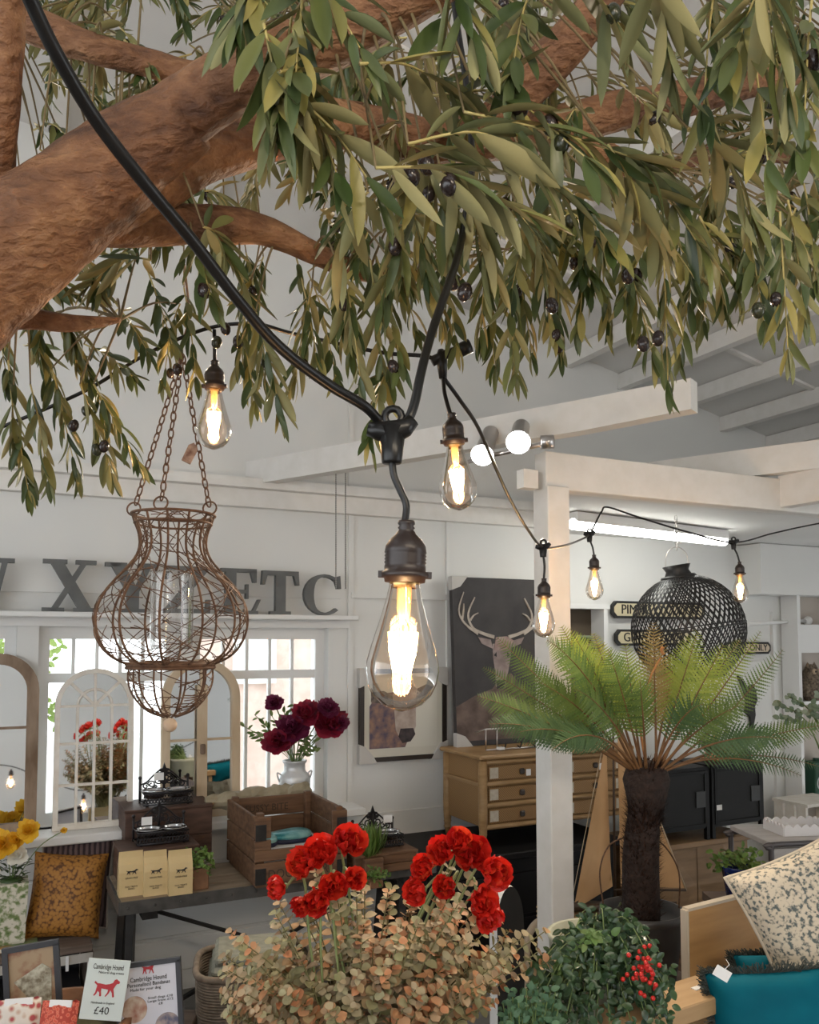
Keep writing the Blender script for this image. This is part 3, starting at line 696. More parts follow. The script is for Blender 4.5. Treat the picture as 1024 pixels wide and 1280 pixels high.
m_twig = M('olive_twig', (.38, .30, .10), .6, c2=(.50, .42, .17), scale=20)
m_lt = LEAF('olive_leaf_upper', [(.030, .055, .014), (.055, .085, .022), (.095, .125, .034), (.16, .175, .052), (.36, .30, .09), (.10, .135, .05), (.05, .08, .022), (.20, .20, .08)], .38, .2, .5)  # golden tones paint in warm bulb light on the leaves
m_lb = LEAF('olive_leaf_lower', [(.20, .22, .10), (.27, .26, .12), (.38, .32, .14), (.23, .25, .12)], .6, .2, .3)
m_olive = M('black_olive', (.012, .008, .010), .22, c2=(.035, .022, .018), scale=25)
m_olive2 = M('dark_green_olive', (.035, .05, .015), .25, c2=(.02, .012, .012), scale=20)
tree = thing('olive_tree', 'artificial olive tree with brown trunk and leafy branches over the shop', 'tree', V((-1.25, .95, 0)))
ry = random.Random(21)
def limb(name, pts, rad, n=14, rough=.12, seed=0):
    """pts: (px, py, depth) or Vector; rad in metres; surface pushed about by noise"""
    q = [p if isinstance(p, V) else P(*p) for p in pts]; sm = catmull(q, 7); b = MB(); rs = lerps(rad, len(sm))
    b.tube(sm, rs, n)
    out = []
    for i, p in enumerate(b.v):
        c = sm[min(i // n, len(sm) - 1)]; d = V(p) - c; f = 1 + rough * (noise.noise(V(p) * 9 + V((seed, 0, 0))) * 1.4 + noise.noise(V(p) * 26) * .6)
        out.append(tuple(c + d * f))
    b.v = out; return b.build(name, m_bark, tree, world=True), sm
_, tr = limb('trunk', [V((-1.25, .95, 0)), V((-1.24, .96, .5)), V((-1.15, .99, 1.1)), V((-.98, 1.03, 1.62)), (-210, 460, 1.05), (-90, 385, 1.06), (0, 322, 1.06), (85, 258, 1.05), (160, 190, 1.04), (235, 140, 1.02)], [.14, .125, .115, .105, .10, .09, .077, .065, .053, .042], 22, .13)
_, b1 = limb('branch', [(175, 178, 1.04), (228, 140, 1.02), (290, 102, 1.0), (380, 60, .97), (460, 22, .95), (560, -35, .92)], [.040, .043, .038, .036, .033, .03], 16, .10, 3)
_, b2 = limb('branch', [(60, 285, 1.08), (150, 238, 1.12), (230, 195, 1.15), (330, 168, 1.2), (430, 158, 1.26), (540, 178, 1.32), (640, 172, 1.36), (720, 152, 1.4), (800, 132, 1.42), (880, 118, 1.45), (980, 95, 1.5), (1060, 60, 1.55)], [.055, .052, .046, .040, .038, .036, .034, .033, .030, .028, .024, .02], 14, .12, 5)
_, b3 = limb('branch', [(120, 270, 1.12), (190, 280, 1.18), (270, 282, 1.22), (330, 288, 1.25), (390, 315, 1.28), (450, 340, 1.32), (520, 345, 1.36)], [.04, .030, .026, .022, .018, .014, .010], 10, .14, 8)
_, b4 = limb('branch', [(-30, 400, 1.15), (30, 398, 1.18), (90, 404, 1.2), (150, 400, 1.25)], [.02, .017, .012, .004], 10, .12, 9)
_, b5 = limb('branch', [(-10, 5, 1.3), (50, 35, 1.3), (120, 62, 1.3), (180, 78, 1.32), (250, 92, 1.34), (330, 70, 1.4)], [.03, .026, .024, .022, .02, .012], 10, .12, 11)
_, b6 = limb('branch', [(8, 330, 1.12), (-2, 240, 1.05), (3, 150, .98), (8, 60, .95), (14, -50, .92)], [.03, .022, .019, .019, .018], 10, .1, 12)
_, b7 = limb('branch', [(560, 180, 1.33), (620, 150, 1.3), (680, 85, 1.26), (730, 30, 1.22), (780, -40, 1.2)], [.03, .032, .034, .03, .026], 12, .1, 13)
_, b8 = limb('branch', [(700, 155, 1.4), (770, 200, 1.42), (820, 215, 1.44), (900, 190, 1.48), (1000, 200, 1.55)], [.022, .02, .017, .013, .01], 8, .1, 14)
wood = tr[-25:] + b1 + b2 + b3 + b4 + b5 + b6 + b7 + b8
protos = [blade(1, wd, 7, cu, fo, sh, .006) for wd, cu, fo, sh in ((.19, .18, .22, 1.0), (.21, .05, .28, 1.1), (.165, .3, .2, .95), (.225, -.08, .25, 1.05))]
leaves = []; twigs = MB(); shoots = MB(); olives = []
def twig(p0, p1, sag=.03, n=8, lmin=.048, lmax=.074, seed=0, ol=.12, tip=True):
    """twig from p0 to p1 with leaf pairs"""
    mid = (p0 + p1) / 2 + V((0, 0, sag)); pts = catmull([p0, mid, p1], 8); twigs.tube(pts, [.0017, .0013, .0008], 5)
    L = len(pts); axis = ry.uniform(0, pi)
    for i in range(n):
        t = .14 + .86 * i / max(n - 1, 1); f = t * (L - 1); k = min(int(f), L - 2); p = pts[k].lerp(pts[k + 1], f - k); d = (pts[k + 1] - pts[k]).normalized()
        axis += pi / 2 + ry.uniform(-.4, .4); sd = d.orthogonal().normalized(); sd = Matrix.Rotation(axis, 3, d) @ sd
        for s in (-1, 1):
            if ry.random() < .06: continue
            spread = ry.uniform(.45, 1.0) * (1 - .45 * t); dr = (d + sd * s * spread + V((0, 0, -.28))).normalized()
            ln_ = ry.uniform(lmin, lmax) * (.78 + .3 * sin(pi * t)); up = (V((0, 0, 1)) + V((ry.uniform(-.9, .9), ry.uniform(-1.1, .5), ry.uniform(-.5, .5))))
            leaves.append((basis(p, dr, up) @ Matrix.Scale(ln_, 4), ry.randrange(4), ry.random()))
        if ry.random() < ol and t > .2: olives.append((p + V((ry.uniform(-.012, .012), ry.uniform(-.01, .01), -.012)), ry.uniform(.0085, .011)))
    if tip:
        d = (pts[-1] - pts[-2]).normalized(); leaves.append((basis(pts[-1], d, V((ry.uniform(-.5, .5), -1, .6))) @ Matrix.Scale(ry.uniform(lmin, lmax) * .8, 4), ry.randrange(4), ry.random()))
def nearest(p): return min(wood, key=lambda q: (q - p).length)
def spray(px, py, d, dx, dy, ln, n=8, sag=None, **kw):
    """spray that ends at px, py, coming from px - dx, py - dy"""
    p1 = P(px, py, d); p0 = P(px - dx, py - dy, d + ry.uniform(-.12, .16))
    twig(p0, p1, sag if sag is not None else ry.uniform(.0, .035), n, **kw)
    q = nearest(p0)
    shoots.tube(catmull([q, (q + p0) / 2 + V((0, 0, ry.uniform(.0, .05))), p0], 5), [.0024, .0018, .0013], 5)
# hanging fringe, spray by spray: tip px, py, depth, run-in dx, dy
FR_ = [(60, 600, 1.45, 22, 120), (20, 560, 1.5, 10, 110), (95, 590, 1.5, 30, 130), (172, 575, 1.45, 55, 95), (140, 590, 1.5, 40, 110), (35, 612, 1.42, 20, 90), (8, 470, 1.5, 20, 90), (75, 500, 1.55, 40, 70), (130, 520, 1.5, 50, 80), (165, 470, 1.5, 60, 40), (100, 450, 1.5, 30, 60),
       (50, 440, 1.45, 40, 50), (185, 440, 1.5, 40, 60), (215, 430, 1.45, 30, 90), (245, 470, 1.45, 15, 110), (205, 470, 1.5, -20, 90), (300, 450, 1.4, -20, 120), (330, 470, 1.35, 30, 130), (350, 510, 1.3, 30, 120), (318, 500, 1.4, 20, 90), (395, 440, 1.25, 25, 120), (370, 470, 1.35, -20, 110), (420, 470, 1.3, 35, 130), (450, 470, 1.2, 25, 130),
       (430, 400, 1.2, -30, 110), (478, 465, 1.25, 15, 140), (500, 450, 1.2, 30, 130), (462, 545, 1.2, -30, 90), (440, 440, 1.3, 20, 90), (520, 410, 1.3, 40, 100), (550, 395, 1.25, 30, 120), (570, 430, 1.3, 20, 120), (600, 420, 1.25, -15, 130), (480, 380, 1.1, -30, 100), (535, 350, 1.1, 30, 90),
       (645, 465, 1.2, 15, 150), (618, 455, 1.3, 10, 120), (665, 440, 1.25, 25, 130), (690, 410, 1.2, 30, 120), (640, 360, 1.1, -30, 110), (700, 440, 1.3, 10, 110), (725, 400, 1.2, -10, 130), (760, 400, 1.25, 20, 130), (795, 410, 1.3, 30, 110), (835, 475, 1.15, 5, 150), (815, 440, 1.2, 40, 120), (850, 440, 1.25, -30, 130), (880, 400, 1.3, -10, 120), (905, 380, 1.2, 30, 110),
       (925, 365, 1.2, 20, 110), (955, 400, 1.15, 25, 140), (985, 435, 1.1, 10, 170), (1005, 390, 1.15, 20, 140), (965, 360, 1.3, -30, 100), (1020, 350, 1.2, 15, 120), (870, 350, 1.2, 60, 60), (780, 370, 1.2, -40, 80), (930, 330, 1.2, 70, 50), (740, 350, 1.2, 60, 60), (690, 350, 1.15, 40, 80)]
for (px, py, d, dx, dy) in FR_: spray(px, py, d, dx, dy, 0, ry.randint(8, 10), ol=.035)
# the mass of the crown
for i in range(135):
    px = ry.uniform(-20, 1050); py = ry.uniform(60, 350) if px > 330 or i % 2 else ry.uniform(220, 420); d = ry.uniform(1.1, 1.75)
    if 690 < px < 870 and py < 150: continue
    if px < 420 and py < 300 and d < 1.3: d += .35
    a = ry.uniform(-1.2, 1.2); spray(px, py, d, 80 * sin(a), 80 * cos(a) * ry.uniform(.2, 1), 0, ry.randint(7, 9), ol=.03)
for i in range(100):
    px = ry.uniform(-20, 1050); py = ry.uniform(-30, 150); d = ry.uniform(1.3, 1.9)
    if 690 < px < 870 and 20 < py < 150: continue
    a = ry.uniform(-1.4, 1.4); spray(px, py, d, 80 * sin(a), 80 * cos(a), 0, ry.randint(7, 9), ol=.025)
# long sprays that run across, close to the lens
NEAR = [(730, 195, .80, 190, 75), (800, 200, .85, 220, 60), (640, 260, .80, 170, 50), (700, 240, .82, 190, 60), (420, 215, .78, 60, 110), (470, 240, .80, 100, 120), (350, 130, .74, 20, 100), (370, 90, .72, -10, 110), (345, 150, .76, -20, 130), (450, 60, .75, 90, 70), (590, 40, .78, 60, 60), (560, 110, .85, 110, 30), (640, 90, .82, -30, 100), (840, 90, .80, 30, 130), (880, 130, .82, -15, 150), (985, 110, .74, 40, 160), (960, 200, .78, 30, 180), (1005, 170, .78, -10, 170), (920, 60, .75, -40, 90), (780, 40, .85, 100, 40), (870, 300, .9, 100, 90), (940, 270, .9, 80, 110), (390, 180, .8, 40, 90), (300, 30, .9, -40, 60), (760, 300, .9, 90, 90), (820, 290, .92, 60, 110), (560, 290, .95, 50, 110), (500, 300, .95, -30, 100), (610, 330, .95, 60, 120), (420, 330, 1.0, -40, 90)]
for (px, py, d, dx, dy) in NEAR: spray(px, py, d, dx, dy, 0, ry.randint(6, 9), lmin=.062, lmax=.092, ol=.025)
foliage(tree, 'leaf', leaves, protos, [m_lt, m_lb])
stuff(twigs.build('twigs', m_twig, tree, world=True)); stuff(shoots.build('shoots', M('brown_shoot', (.14, .10, .045), .7, c2=(.2, .15, .07), scale=20), tree, world=True))
om = MB().ball((0, 0, 0), 1, n=12, sc=(.85, .85, 1.1)).mesh('olive', m_olive); om2 = MB().ball((0, 0, 0), 1, n=12, sc=(.85, .85, 1.1)).mesh('olive', m_olive2)
I = tree.matrix_world.inverted()
for (px, py, d) in ((514, 220, .82), (533, 206, .84), (702, 179, .82), (688, 157, .83), (581, 365, .95), (566, 352, .97), (690, 382, 1.1), (948, 388, 1.1), (971, 375, 1.12), (804, 430, 1.12), (823, 423, 1.14), (785, 345, 1.1), (271, 428, 1.4), (282, 411, 1.4), (222, 462, 1.45), (92, 532, 1.45), (130, 558, 1.45), (121, 562, 1.45)):
    olives.append((P(px, py, d), .0105))
for i, (p, r) in enumerate(olives): obj('olive', om if i % 5 else om2, tree, I @ Matrix.Translation(p) @ RY(ry.uniform(-.4, .4)) @ Matrix.Scale(r, 4))
# planter the trunk grows from
pl = thing('tree_planter', 'round grey planter at the foot of the olive tree trunk', 'planter', V((-1.25, .95, 0)))
MB().lathe([(0, 0), (.26, 0), (.30, .02), (.33, .34), (.35, .36), (.35, .40), (.32, .40), (.31, .36), (.2, .35), (.19, .02), (0, .02)], 28).build('pot', M('grey_stoneware', (.2, .2, .19), .7), pl)
# ================================================================= industrial table under the window and what stands on it
ZTB = .68
m_ttop = M('worn_oak_top', (.20, .15, .10), .6, c2=(.31, .24, .17), scale=8, stretch=(.4, 4, 4), bump=.1)
m_iron = M('black_iron', (.022, .021, .021), .5, .5, c2=(.035, .033, .032), scale=20)
m_irong = M('grey_steel_edge', (.11, .105, .10), .5, .4, c2=(.07, .068, .065), scale=20)
fl = Z(150, 1128, ZTB); TO = oo(fl); u0 = uu(fl); u1 = uu(Z(555, 1082, ZTB)); off0 = .36
tb = thing('industrial_table', 'oak topped industrial table with riveted steel edge and cross braces', 'table', FR(wf((u0 + u1) / 2, (off0 + TO) / 2, 0)))
tw = u1 - u0; td = TO - off0
for j in range(4):      # top boards
    MB().box((0, -td / 2 + (j + .5) * td / 4, ZTB - .02), (tw - .012, td / 4 - .003, .04), bev=.002).build('board', m_ttop, tb)
for a, c in (((-tw / 2, -td / 2, 0), (tw / 2, -td / 2, 0)), ((-tw / 2, td / 2, 0), (tw / 2, td / 2, 0)), ((-tw / 2, -td / 2, 0), (-tw / 2, td / 2, 0)), ((tw / 2, -td / 2, 0), (tw / 2, td / 2, 0))):
    MB().beam(V(a) + V((0, 0, ZTB - .026)), V(c) + V((0, 0, ZTB - .026)), .01, .05).build('steel_edge', m_irong, tb)
rv = MB().ball((0, 0, 0), .006, n=6).mesh('rivet', m_irong)
for j in range(14): obj('rivet', rv, tb, T(-tw / 2 + .03 + j * (tw - .06) / 13, -td / 2 - .006, ZTB - .026))
for sx in (-1, 1):
    for sy in (-1, 1):
        x = sx * (tw / 2 - .09); b = MB(); b.beam((x - .03, sy * (td / 2 - .12), ZTB - .05), (x - .05, sy * (td / 2 - .05), 0), .03, .07); b.build('leg', m_iron, tb)
    MB().box((sx * (tw / 2 - .12), 0, ZTB - .07), (.06, td - .06, .04)).build('crossbar', m_iron, tb)
for a, c in (((-tw / 2 + .1, -.02, ZTB - .08), (tw / 2 - .1, -.02, .1)), ((-tw / 2 + .1, .02, .1), (tw / 2 - .1, .02, ZTB - .08))):
    MB().beam(a, c, .012, .025, up=V((0, 1, 0))).build('brace', m_iron, tb)
# --- stacked wooden boxes with pet bowl stands
m_box = M('dark_red_brown_wood', (.055, .027, .018), .6, c2=(.10, .052, .036), scale=10, stretch=(1, 1, 5), bump=.15)
m_crate = M('stained_crate_wood', (.085, .040, .019), .65, c2=(.165, .085, .042), scale=9, stretch=(.5, 3, 5), bump=.25)
def wooden_box(name, label, c, sx, sy, sz, mat, z):
    t = thing(name, label, 'box', FR(V((c.x, c.y, z))))
    for s in (-1, 1):
        for j in range(2):
            MB().box((0, s * (sy / 2 - .006), sz * (.25 + .5 * j)), (sx, .012, sz / 2 - .003), bev=.002).build('side_board', mat, t)
        for j in range(2): MB().box((s * (sx / 2 - .006), 0, sz * (.25 + .5 * j)), (.012, sy - .024, sz / 2 - .003), bev=.002).build('end_board', mat, t)
    MB().box((0, 0, sz + .005), (sx + .008, sy + .008, .012), bev=.002).build('lid', mat, t)
    return t
q = Z(205, 1108, ZTB); lowz = W(150, 1063, oo(q)).z - ZTB
cA = (Z(152, 1105, ZTB) + Z(246, 1100, ZTB)) / 2 - N * .11
wA = (Z(246, 1105, ZTB) - Z(150, 1105, ZTB)).length
hA = W(200, 1060, oo(cA) + .11).z - ZTB
wooden_box('wooden_box', 'low dark wooden box on the table behind the kraft bags', cA, wA, .22, hA - .011, m_box, ZTB)
cBx = cA - N * .28; cBx = wf(uu(W(206, 1010, oo(cBx))), oo(cBx), 0); hB = W(206, 1010, oo(cBx) + .14).z - ZTB
wooden_box('wooden_box', 'tall dark wooden box on the table just below the window board', cBx, (W(262, 1010, oo(cBx)) - W(157, 1010, oo(cBx))).length, .26, hB - .011, m_box, ZTB)
m_castiron = M('black_cast_iron', (.018, .016, .018), .4, .4)
m_steel = M('polished_steel', (.7, .7, .72), .15, 1)
def scroll(r, turns, a0, cw=1, k=18):
    return [(r * (1 - .72 * i / k) * cos(a0 + cw * turns * 2 * pi * i / k), r * (1 - .72 * i / k) * sin(a0 + cw * turns * 2 * pi * i / k)) for i in range(k + 1)]
def bowl_stand(label, p, wd, ht, tagat=None):
    t = thing('pet_bowl_stand', label, 'bowl stand', FR(p)); d = .12; hb = ht * .36
    b = MB()                                    # openwork trough
    for z in (.008, hb): b.tube([(-wd / 2, -d / 2, z), (wd / 2, -d / 2, z), (wd / 2, d / 2, z), (-wd / 2, d / 2, z)], .004, 6, closed=True)
    n_ = 16
    for i in range(n_):
        x = -wd / 2 + wd * (i + .5) / n_; b.tube([(x + .006 * cos(a), -d / 2, hb * .42 + .010 * sin(a)) for a in [j * 2 * pi / 10 for j in range(10)]], .0028, 5, closed=True)
        b.tube([(x - wd / n_ / 2, -d / 2, hb * .7), (x, -d / 2, hb * .95), (x + wd / n_ / 2, -d / 2, hb * .7)], .0028, 5)
    b.build('openwork_trough', m_castiron, t)
    MB().box((0, 0, hb * .9), (wd - .01, d - .01, .004)).build('tray', m_castiron, t)
    for s in (-1, 1):
        MB().lathe([(.058, hb + .006), (.055, hb + .009), (.050, hb + .004), (.044, hb - .028), (0, hb - .03)], 20, X=T(s * wd * .25, 0, 0)).build('steel_bowl', m_steel, t)
        MB().tube([(s * wd / 2, d / 2, 0), (s * wd / 2, d / 2, ht * .68)], .0055, 6).ball((s * wd / 2, d / 2, ht * .7), .009, n=8).build('post', m_castiron, t)
        for y in (-1, 1): MB().lathe([(0, .0), (.007, .0), (.005, .012)], 8, X=T(s * wd * .42, y * d * .4, 0)).build('foot', m_castiron, t)
    b = MB()                                    # scrolled back
    for s in (-1, 1):
        for (cx, cz, r, a0, cw) in ((.12, .62, .13, pi, 1), (.26, .50, .11, 0, 1), (.10, .80, .10, -pi / 2, -1), (.38, .46, .09, pi, -1), (.2, .40, .08, pi / 2, 1)):
            b.tube([(s * (cx * wd + x * ht), d / 2, cz * ht + z * ht) for x, z in scroll(r, 1.3, a0, cw)], .0035, 5)
        b.tube(catmull([(s * wd / 2, d / 2, ht * .5), (s * wd * .36, d / 2, ht * .58), (s * wd * .22, d / 2, ht * .76), (s * wd * .08, d / 2, ht * .9), (0, d / 2, ht * .86)], 5), .004, 5)
    b.tube([(0, d / 2, hb), (0, d / 2, ht * .9)], .006, 6)
    for z, w_ in ((.92, .03), (.82, .04), (.6, .035)): b.prism([(-w_ * .8, z * ht), (-w_ * .3, z * ht + .004), (0, z * ht + .03), (w_ * .3, z * ht + .004), (w_ * .8, z * ht), (0, z * ht - .025)], d / 2 - .004, d / 2 + .004)
    b.build('scrolled_back', m_castiron, t)
    if tagat: MB().box((tagat[0] * wd, d / 2 - .012 if tagat[2] else -d / 2 - .006, tagat[1] * ht), (.045, .002, .035)).build('price_tag', M('white_card', (.8, .8, .8), .6), t)
    return t
def pxw(pa, pb, d): return (pb - pa) * d / F
pB = wf(uu(cBx) + .0, oo(cBx) + .03, ZTB + hB)
bowl_stand('black scrolled pet bowl stand silhouetted against the bright window', pB, .22, .165, (-.12, .72, 1))
pA2 = wf(uu(W(201, 1062, oo(cA))), oo(cA), ZTB + hA)
bowl_stand('black scrolled pet bowl stand with price tag on the lower wooden box', pA2, .215, .155, (-.25, .55, 1))
# --- three kraft bags
m_kraft = M('kraft_paper', (.55, .41, .20), .6, c2=(.62, .47, .25), scale=8, bump=.1)
m_ink = M('black_ink', (.02, .02, .02), .6)
for i, (pa, pb, lab) in enumerate(((149, 179, 'kraft paper treat bag with dog print at the table corner'), (180, 209, 'kraft paper treat bag with dog print between two others'), (211, 241, 'kraft paper treat bag with dog print beside the small potted plant'))):
    pm = Z((pa + pb) / 2, 1121 - i, ZTB); d = pm.y; wd = (Z(pb, 1121, ZTB) - Z(pa, 1121, ZTB)).length * .98; ht = 53 * d / F; dp = .055
    t = thing('kraft_bag', lab, 'bag', FR(pm + V((0, 0, .001)) - N * dp * .5), 'kraft treat bags on the table'); b = MB()
    vs = []
    for (z, w_, y) in ((0, 1, 1), (.02, 1, 1), (.55, 1, 1), (.72, 1, .7), (.86, 1, .18), (1, .98, .06)):
        for sx, sy in ((-1, -1), (1, -1), (1, 1), (-1, 1)): vs.append((sx * wd / 2 * w_, sy * dp / 2 * y, z * ht))
    fs = [(3, 2, 1, 0), (20, 21, 22, 23)]
    for r in range(5):
        for k_ in range(4): fs.append((r * 4 + k_, r * 4 + (k_ + 1) % 4, r * 4 + 4 + (k_ + 1) % 4, r * 4 + 4 + k_))
    b.add(vs, fs); b.build('pouch', m_kraft, t)
    MB().prism([(x * .042, .5 * ht + z * .024) for x, z in DOG], -dp / 2 - .0012, -dp / 2 - .0004).build('dog_print', m_ink, t)
    text('printed_text', 'GRAIN FREE', .009, m_ink, t, T(0, -dp / 2 - .0008, .42 * ht) @ FACE)
    text('printed_text', 'DOG TREATS\nBAKED', .008, m_ink, t, T(0, -dp / 2 - .0008, .2 * ht) @ FACE)
# --- small potted plant beside the bags
def tuft(label, p, r, h, n_, pot, leafmats, ll, name='potted_plant', seed=1, spiky=False, potwd=.08, poth=.08, square=True):
    rr = random.Random(seed); t = thing(name, label, 'plant', FR(p))
    if pot is not None:
        if square:
            b = MB(); b.box((0, 0, poth / 2), (potwd, potwd, poth), bev=.004); b.build('pot', pot, t)
        else: MB().lathe([(0, 0), (potwd * .36, 0), (potwd * .5, poth * .95), (potwd * .53, poth), (potwd * .46, poth), (potwd * .44, poth * .8), (0, poth * .8)], 20).build('pot', pot, t)
    lv = []; st_ = MB()
    for i in range(n_):
        a = rr.uniform(0, 2 * pi); s = rr.random() ** .6; base = V((rr.uniform(-.3, .3) * potwd, rr.uniform(-.3, .3) * potwd, poth * .95))
        if spiky:
            d = V((cos(a) * s * 1.7, sin(a) * s * 1.7, 1)).normalized(); lv.append((t.matrix_world @ basis(base, d, V((cos(a), sin(a), .3))) @ Matrix.Scale(ll * rr.uniform(.7, 1.2), 4), rr.randrange(2), rr.random()))
        else:
            tip = base + V((cos(a) * s * r, sin(a) * s * r, h * (1 - .8 * s * s) * rr.uniform(.5, 1.1)))
            if s > .8: tip.z -= rr.uniform(0, .5) * h
            if i % 3 == 0: st_.tube([base, (base + tip) / 2 + V((0, 0, .01)), tip], .0012, 4)
            for q in range(3):
                lv.append((t.matrix_world @ basis(tip + V((rr.uniform(-1, 1), rr.uniform(-1, 1), rr.uniform(-1, 1))) * ll * .5, V((rr.uniform(-1, 1), rr.uniform(-1, 1), rr.uniform(-.5, .8))), V((rr.uniform(-.5, .5), -1, 1))) @ Matrix.Scale(ll * rr.uniform(.7, 1.2), 4), rr.randrange(2), rr.random()))
    pr = [blade(1, .09, 4, .5, .1, .9, .004), blade(1, .07, 4, .25, .1, .9, .004)] if spiky else [blade(1, .6, 4, .2, .15, .9, .01), blade(1, .5, 4, .1, .2, 1, .01)]
    if st_.v: stuff(st_.build('stems', M('green_stem', (.10, .14, .04), .6), t))
    foliage(t, 'leaf', lv, pr, leafmats, limit=120); return t
m_gr1 = LEAF('fresh_green_leaf', [(.06, .13, .02), (.12, .22, .04), (.22, .32, .08), (.09, .17, .03)], .45, .3)
m_gr2 = LEAF('pale_green_leaf', [(.12, .20, .05), (.2, .28, .09), (.28, .36, .14)], .5, .3)
m_terra = M('brown_wood_pot', (.16, .075, .035), .6, c2=(.24, .12, .06), scale=20)
pp = Z(249, 1110, ZTB); tuft('small green trailing plant in a brown pot between bags and crate', pp, .055, .07, 60, m_terra, [m_gr1, m_gr2], .022, seed=4, potwd=.065, poth=.085)
# --- big slatted crate
zc0 = ZTB
e0 = Z(318, 1112, ZTB); e1 = Z(436, 1098, ZTB); eb = Z(268, 1092, ZTB)
cw = uu(e1) - uu(e0); oF = oo(e0); oB = max(.2, oF - .47); hF = W(290, 1028, oF).z - ZTB; cd = oF - oB
ct = thing('slatted_crate', 'dark wooden slatted crate holding turquoise pet toys on the table', 'crate', FR(wf(uu(e0) + cw / 2, (oF + oB) / 2, ZTB + .001)))
h3 = hF / 3; g = .006
def slat(x0, x1, y, z0, z1, th=.014): MB().box(((x0 + x1) / 2, y, (z0 + z1) / 2), (x1 - x0, th, z1 - z0), bev=.0025).build('slat', m_crate, ct)
for j in range(3):
    slat(-cw / 2, cw / 2, cd / 2 - .007, j * h3 + .012, (j + 1) * h3 + .012 - g)
    for s in (-1, 1): MB().box((s * (cw / 2 - .007), 0, (j + .5) * h3 + .012), (.014, cd - .03, h3 - g), bev=.0025).build('slat', m_crate, ct)
slat(-cw / 2, cw / 2, -cd / 2 + .007, .012, h3 + .012 - g); slat(-cw / 2, cw / 2, -cd / 2 + .007, h3 + .012, h3 * 1.62)
for s in (-1, 1):
    slat(-cw / 2 if s < 0 else cw / 2 - .07, -cw / 2 + .07 if s < 0 else cw / 2, -cd / 2 + .007, h3 * 1.62, 2 * h3 + .012 - g)
    slat(-cw / 2 if s < 0 else cw / 2 - .07, -cw / 2 + .07 if s < 0 else cw / 2, -cd / 2 + .007, 2 * h3 + .012, 3 * h3 + .006)
    for y in (-1, 1): MB().box((s * (cw / 2 - .03), y * (cd / 2 - .03), hF / 2 + .012), (.03, .03, hF + .016), bev=.003).build('corner_post', m_crate, ct)
    for z in (h3 * .5, h3 * 2.4): MB().box((s * (cw / 2 - .025), -cd / 2 - .002, z), (.045, .004, h3 * .7)).build('corner_iron', m_iron, ct)
MB().box((0, 0, .006), (cw - .02, cd - .02, .012)).build('base', m_crate, ct)
m_stencil = M('dark_stencil', (.045, .025, .015), .7)
text('stencil_text', "DOG N' BARK", .055, m_stencil, ct, T(.0, -cd / 2 - .0006, h3 * .52) @ FACE, width=cw * .72)
text('stencil_text', "FUSSY BITE", .045, m_stencil, ct, T(-.02, cd / 2 - .0148, h3 * 2.5) @ FACE, width=cw * .5)
# pet toys in the crate
m_turq = M('turquoise_glitter_fabric', (.03, .22, .25), .3, .3, c2=(.30, .55, .55), scale=14)
m_navy = M('navy_fabric', (.012, .018, .05), .6)
zp = ZTB + h3 * 1.25
MB_ = MB()
pf = wf(uu(e0) + cw / 2, (oF + oB) / 2, ZTB)
pk = thing('toy_tray', 'white packing sheet lying in the slatted crate', 'packing', FR(pf + V((0, 0, .014)))); MB().box((0, 0, h3 * .62), (cw - .075, cd - .075, h3 * 1.22), bev=.01).build('packing_block', M('white_card2', (.7, .7, .7), .7), pk)
def pad(label, x, y, z, a, b_, h, rot, mat):
    t = thing('pet_toy', label, 'toy', FR(pf, AL) @ T(x, y, z) @ RZ(rot) @ RX(.12)); q = MB()
    q.lathe([(0, 0), (.8, .05), (1, .4), (.96, .8), (.7, 1), (0, 1)], 24); q.v = [(v[0] * a * (1 - .25 * (v[0])), v[1] * b_, v[2] * h) for v in q.v]; q.build('top_shell', mat, t)
    q = MB(); q.lathe([(0, -.55), (.85, -.5), (1.02, -.2), (1.02, .25), (.6, .3), (0, .3)], 24); q.v = [(v[0] * a * (1 - .25 * v[0]), v[1] * b_, v[2] * h) for v in q.v]; q.build('sole', m_navy, t)
pad('large turquoise shiny oval pet toy in the slatted crate', cw * .08, -.03, h3 * 1.24 + .03, .105, .055, .03, .12, m_turq)
pad('small turquoise and navy round pet toy at the crate corner', -cw * .26, -.07, h3 * 1.24 + .03, .06, .045, .028, .1, m_turq)
# crumpled brown paper sack lying behind the crate
sa = W(256, 1003, .24); sb_ = W(386, 991, .24)
sk = MB(); n_ = 26; mth = 14
for i in range(n_ + 1):
    t_ = i / n_; p = sa.lerp(sb_, t_); r = .038 * (1 - .35 * (1 - min(1, t_ * 5)) - .1 * (1 - min(1, (1 - t_) * 9))) + .016 * t_
    for k_ in range(mth):
        a = 2 * pi * k_ / mth; q = p + V((0, 0, 1)) * (sin(a) * r) + N * (cos(a) * r * .9); q += (q - p) * .45 * noise.noise(q * 26); sk.v.append(tuple(q))
for i in range(n_):
    for k_ in range(mth): sk.f.append((i * mth + k_, i * mth + (k_ + 1) % mth, (i + 1) * mth + (k_ + 1) % mth, (i + 1) * mth + k_)); sk.sm.append(False); sk.m.append(0)
sk.f.append(tuple(range(mth))[::-1]); sk.f.append(tuple(n_ * mth + k_ for k_ in range(mth))); sk.sm += [False] * 2; sk.m += [0, 0]; sk.r = [0] * len(sk.v)
so = sk.build('paper_sack', M('olive_brown_sack', (.24, .20, .13), .6, c2=(.33, .28, .19), scale=10), None); tag(so, 'crumpled olive brown paper sack lying along the crate top by the window', 'sack')
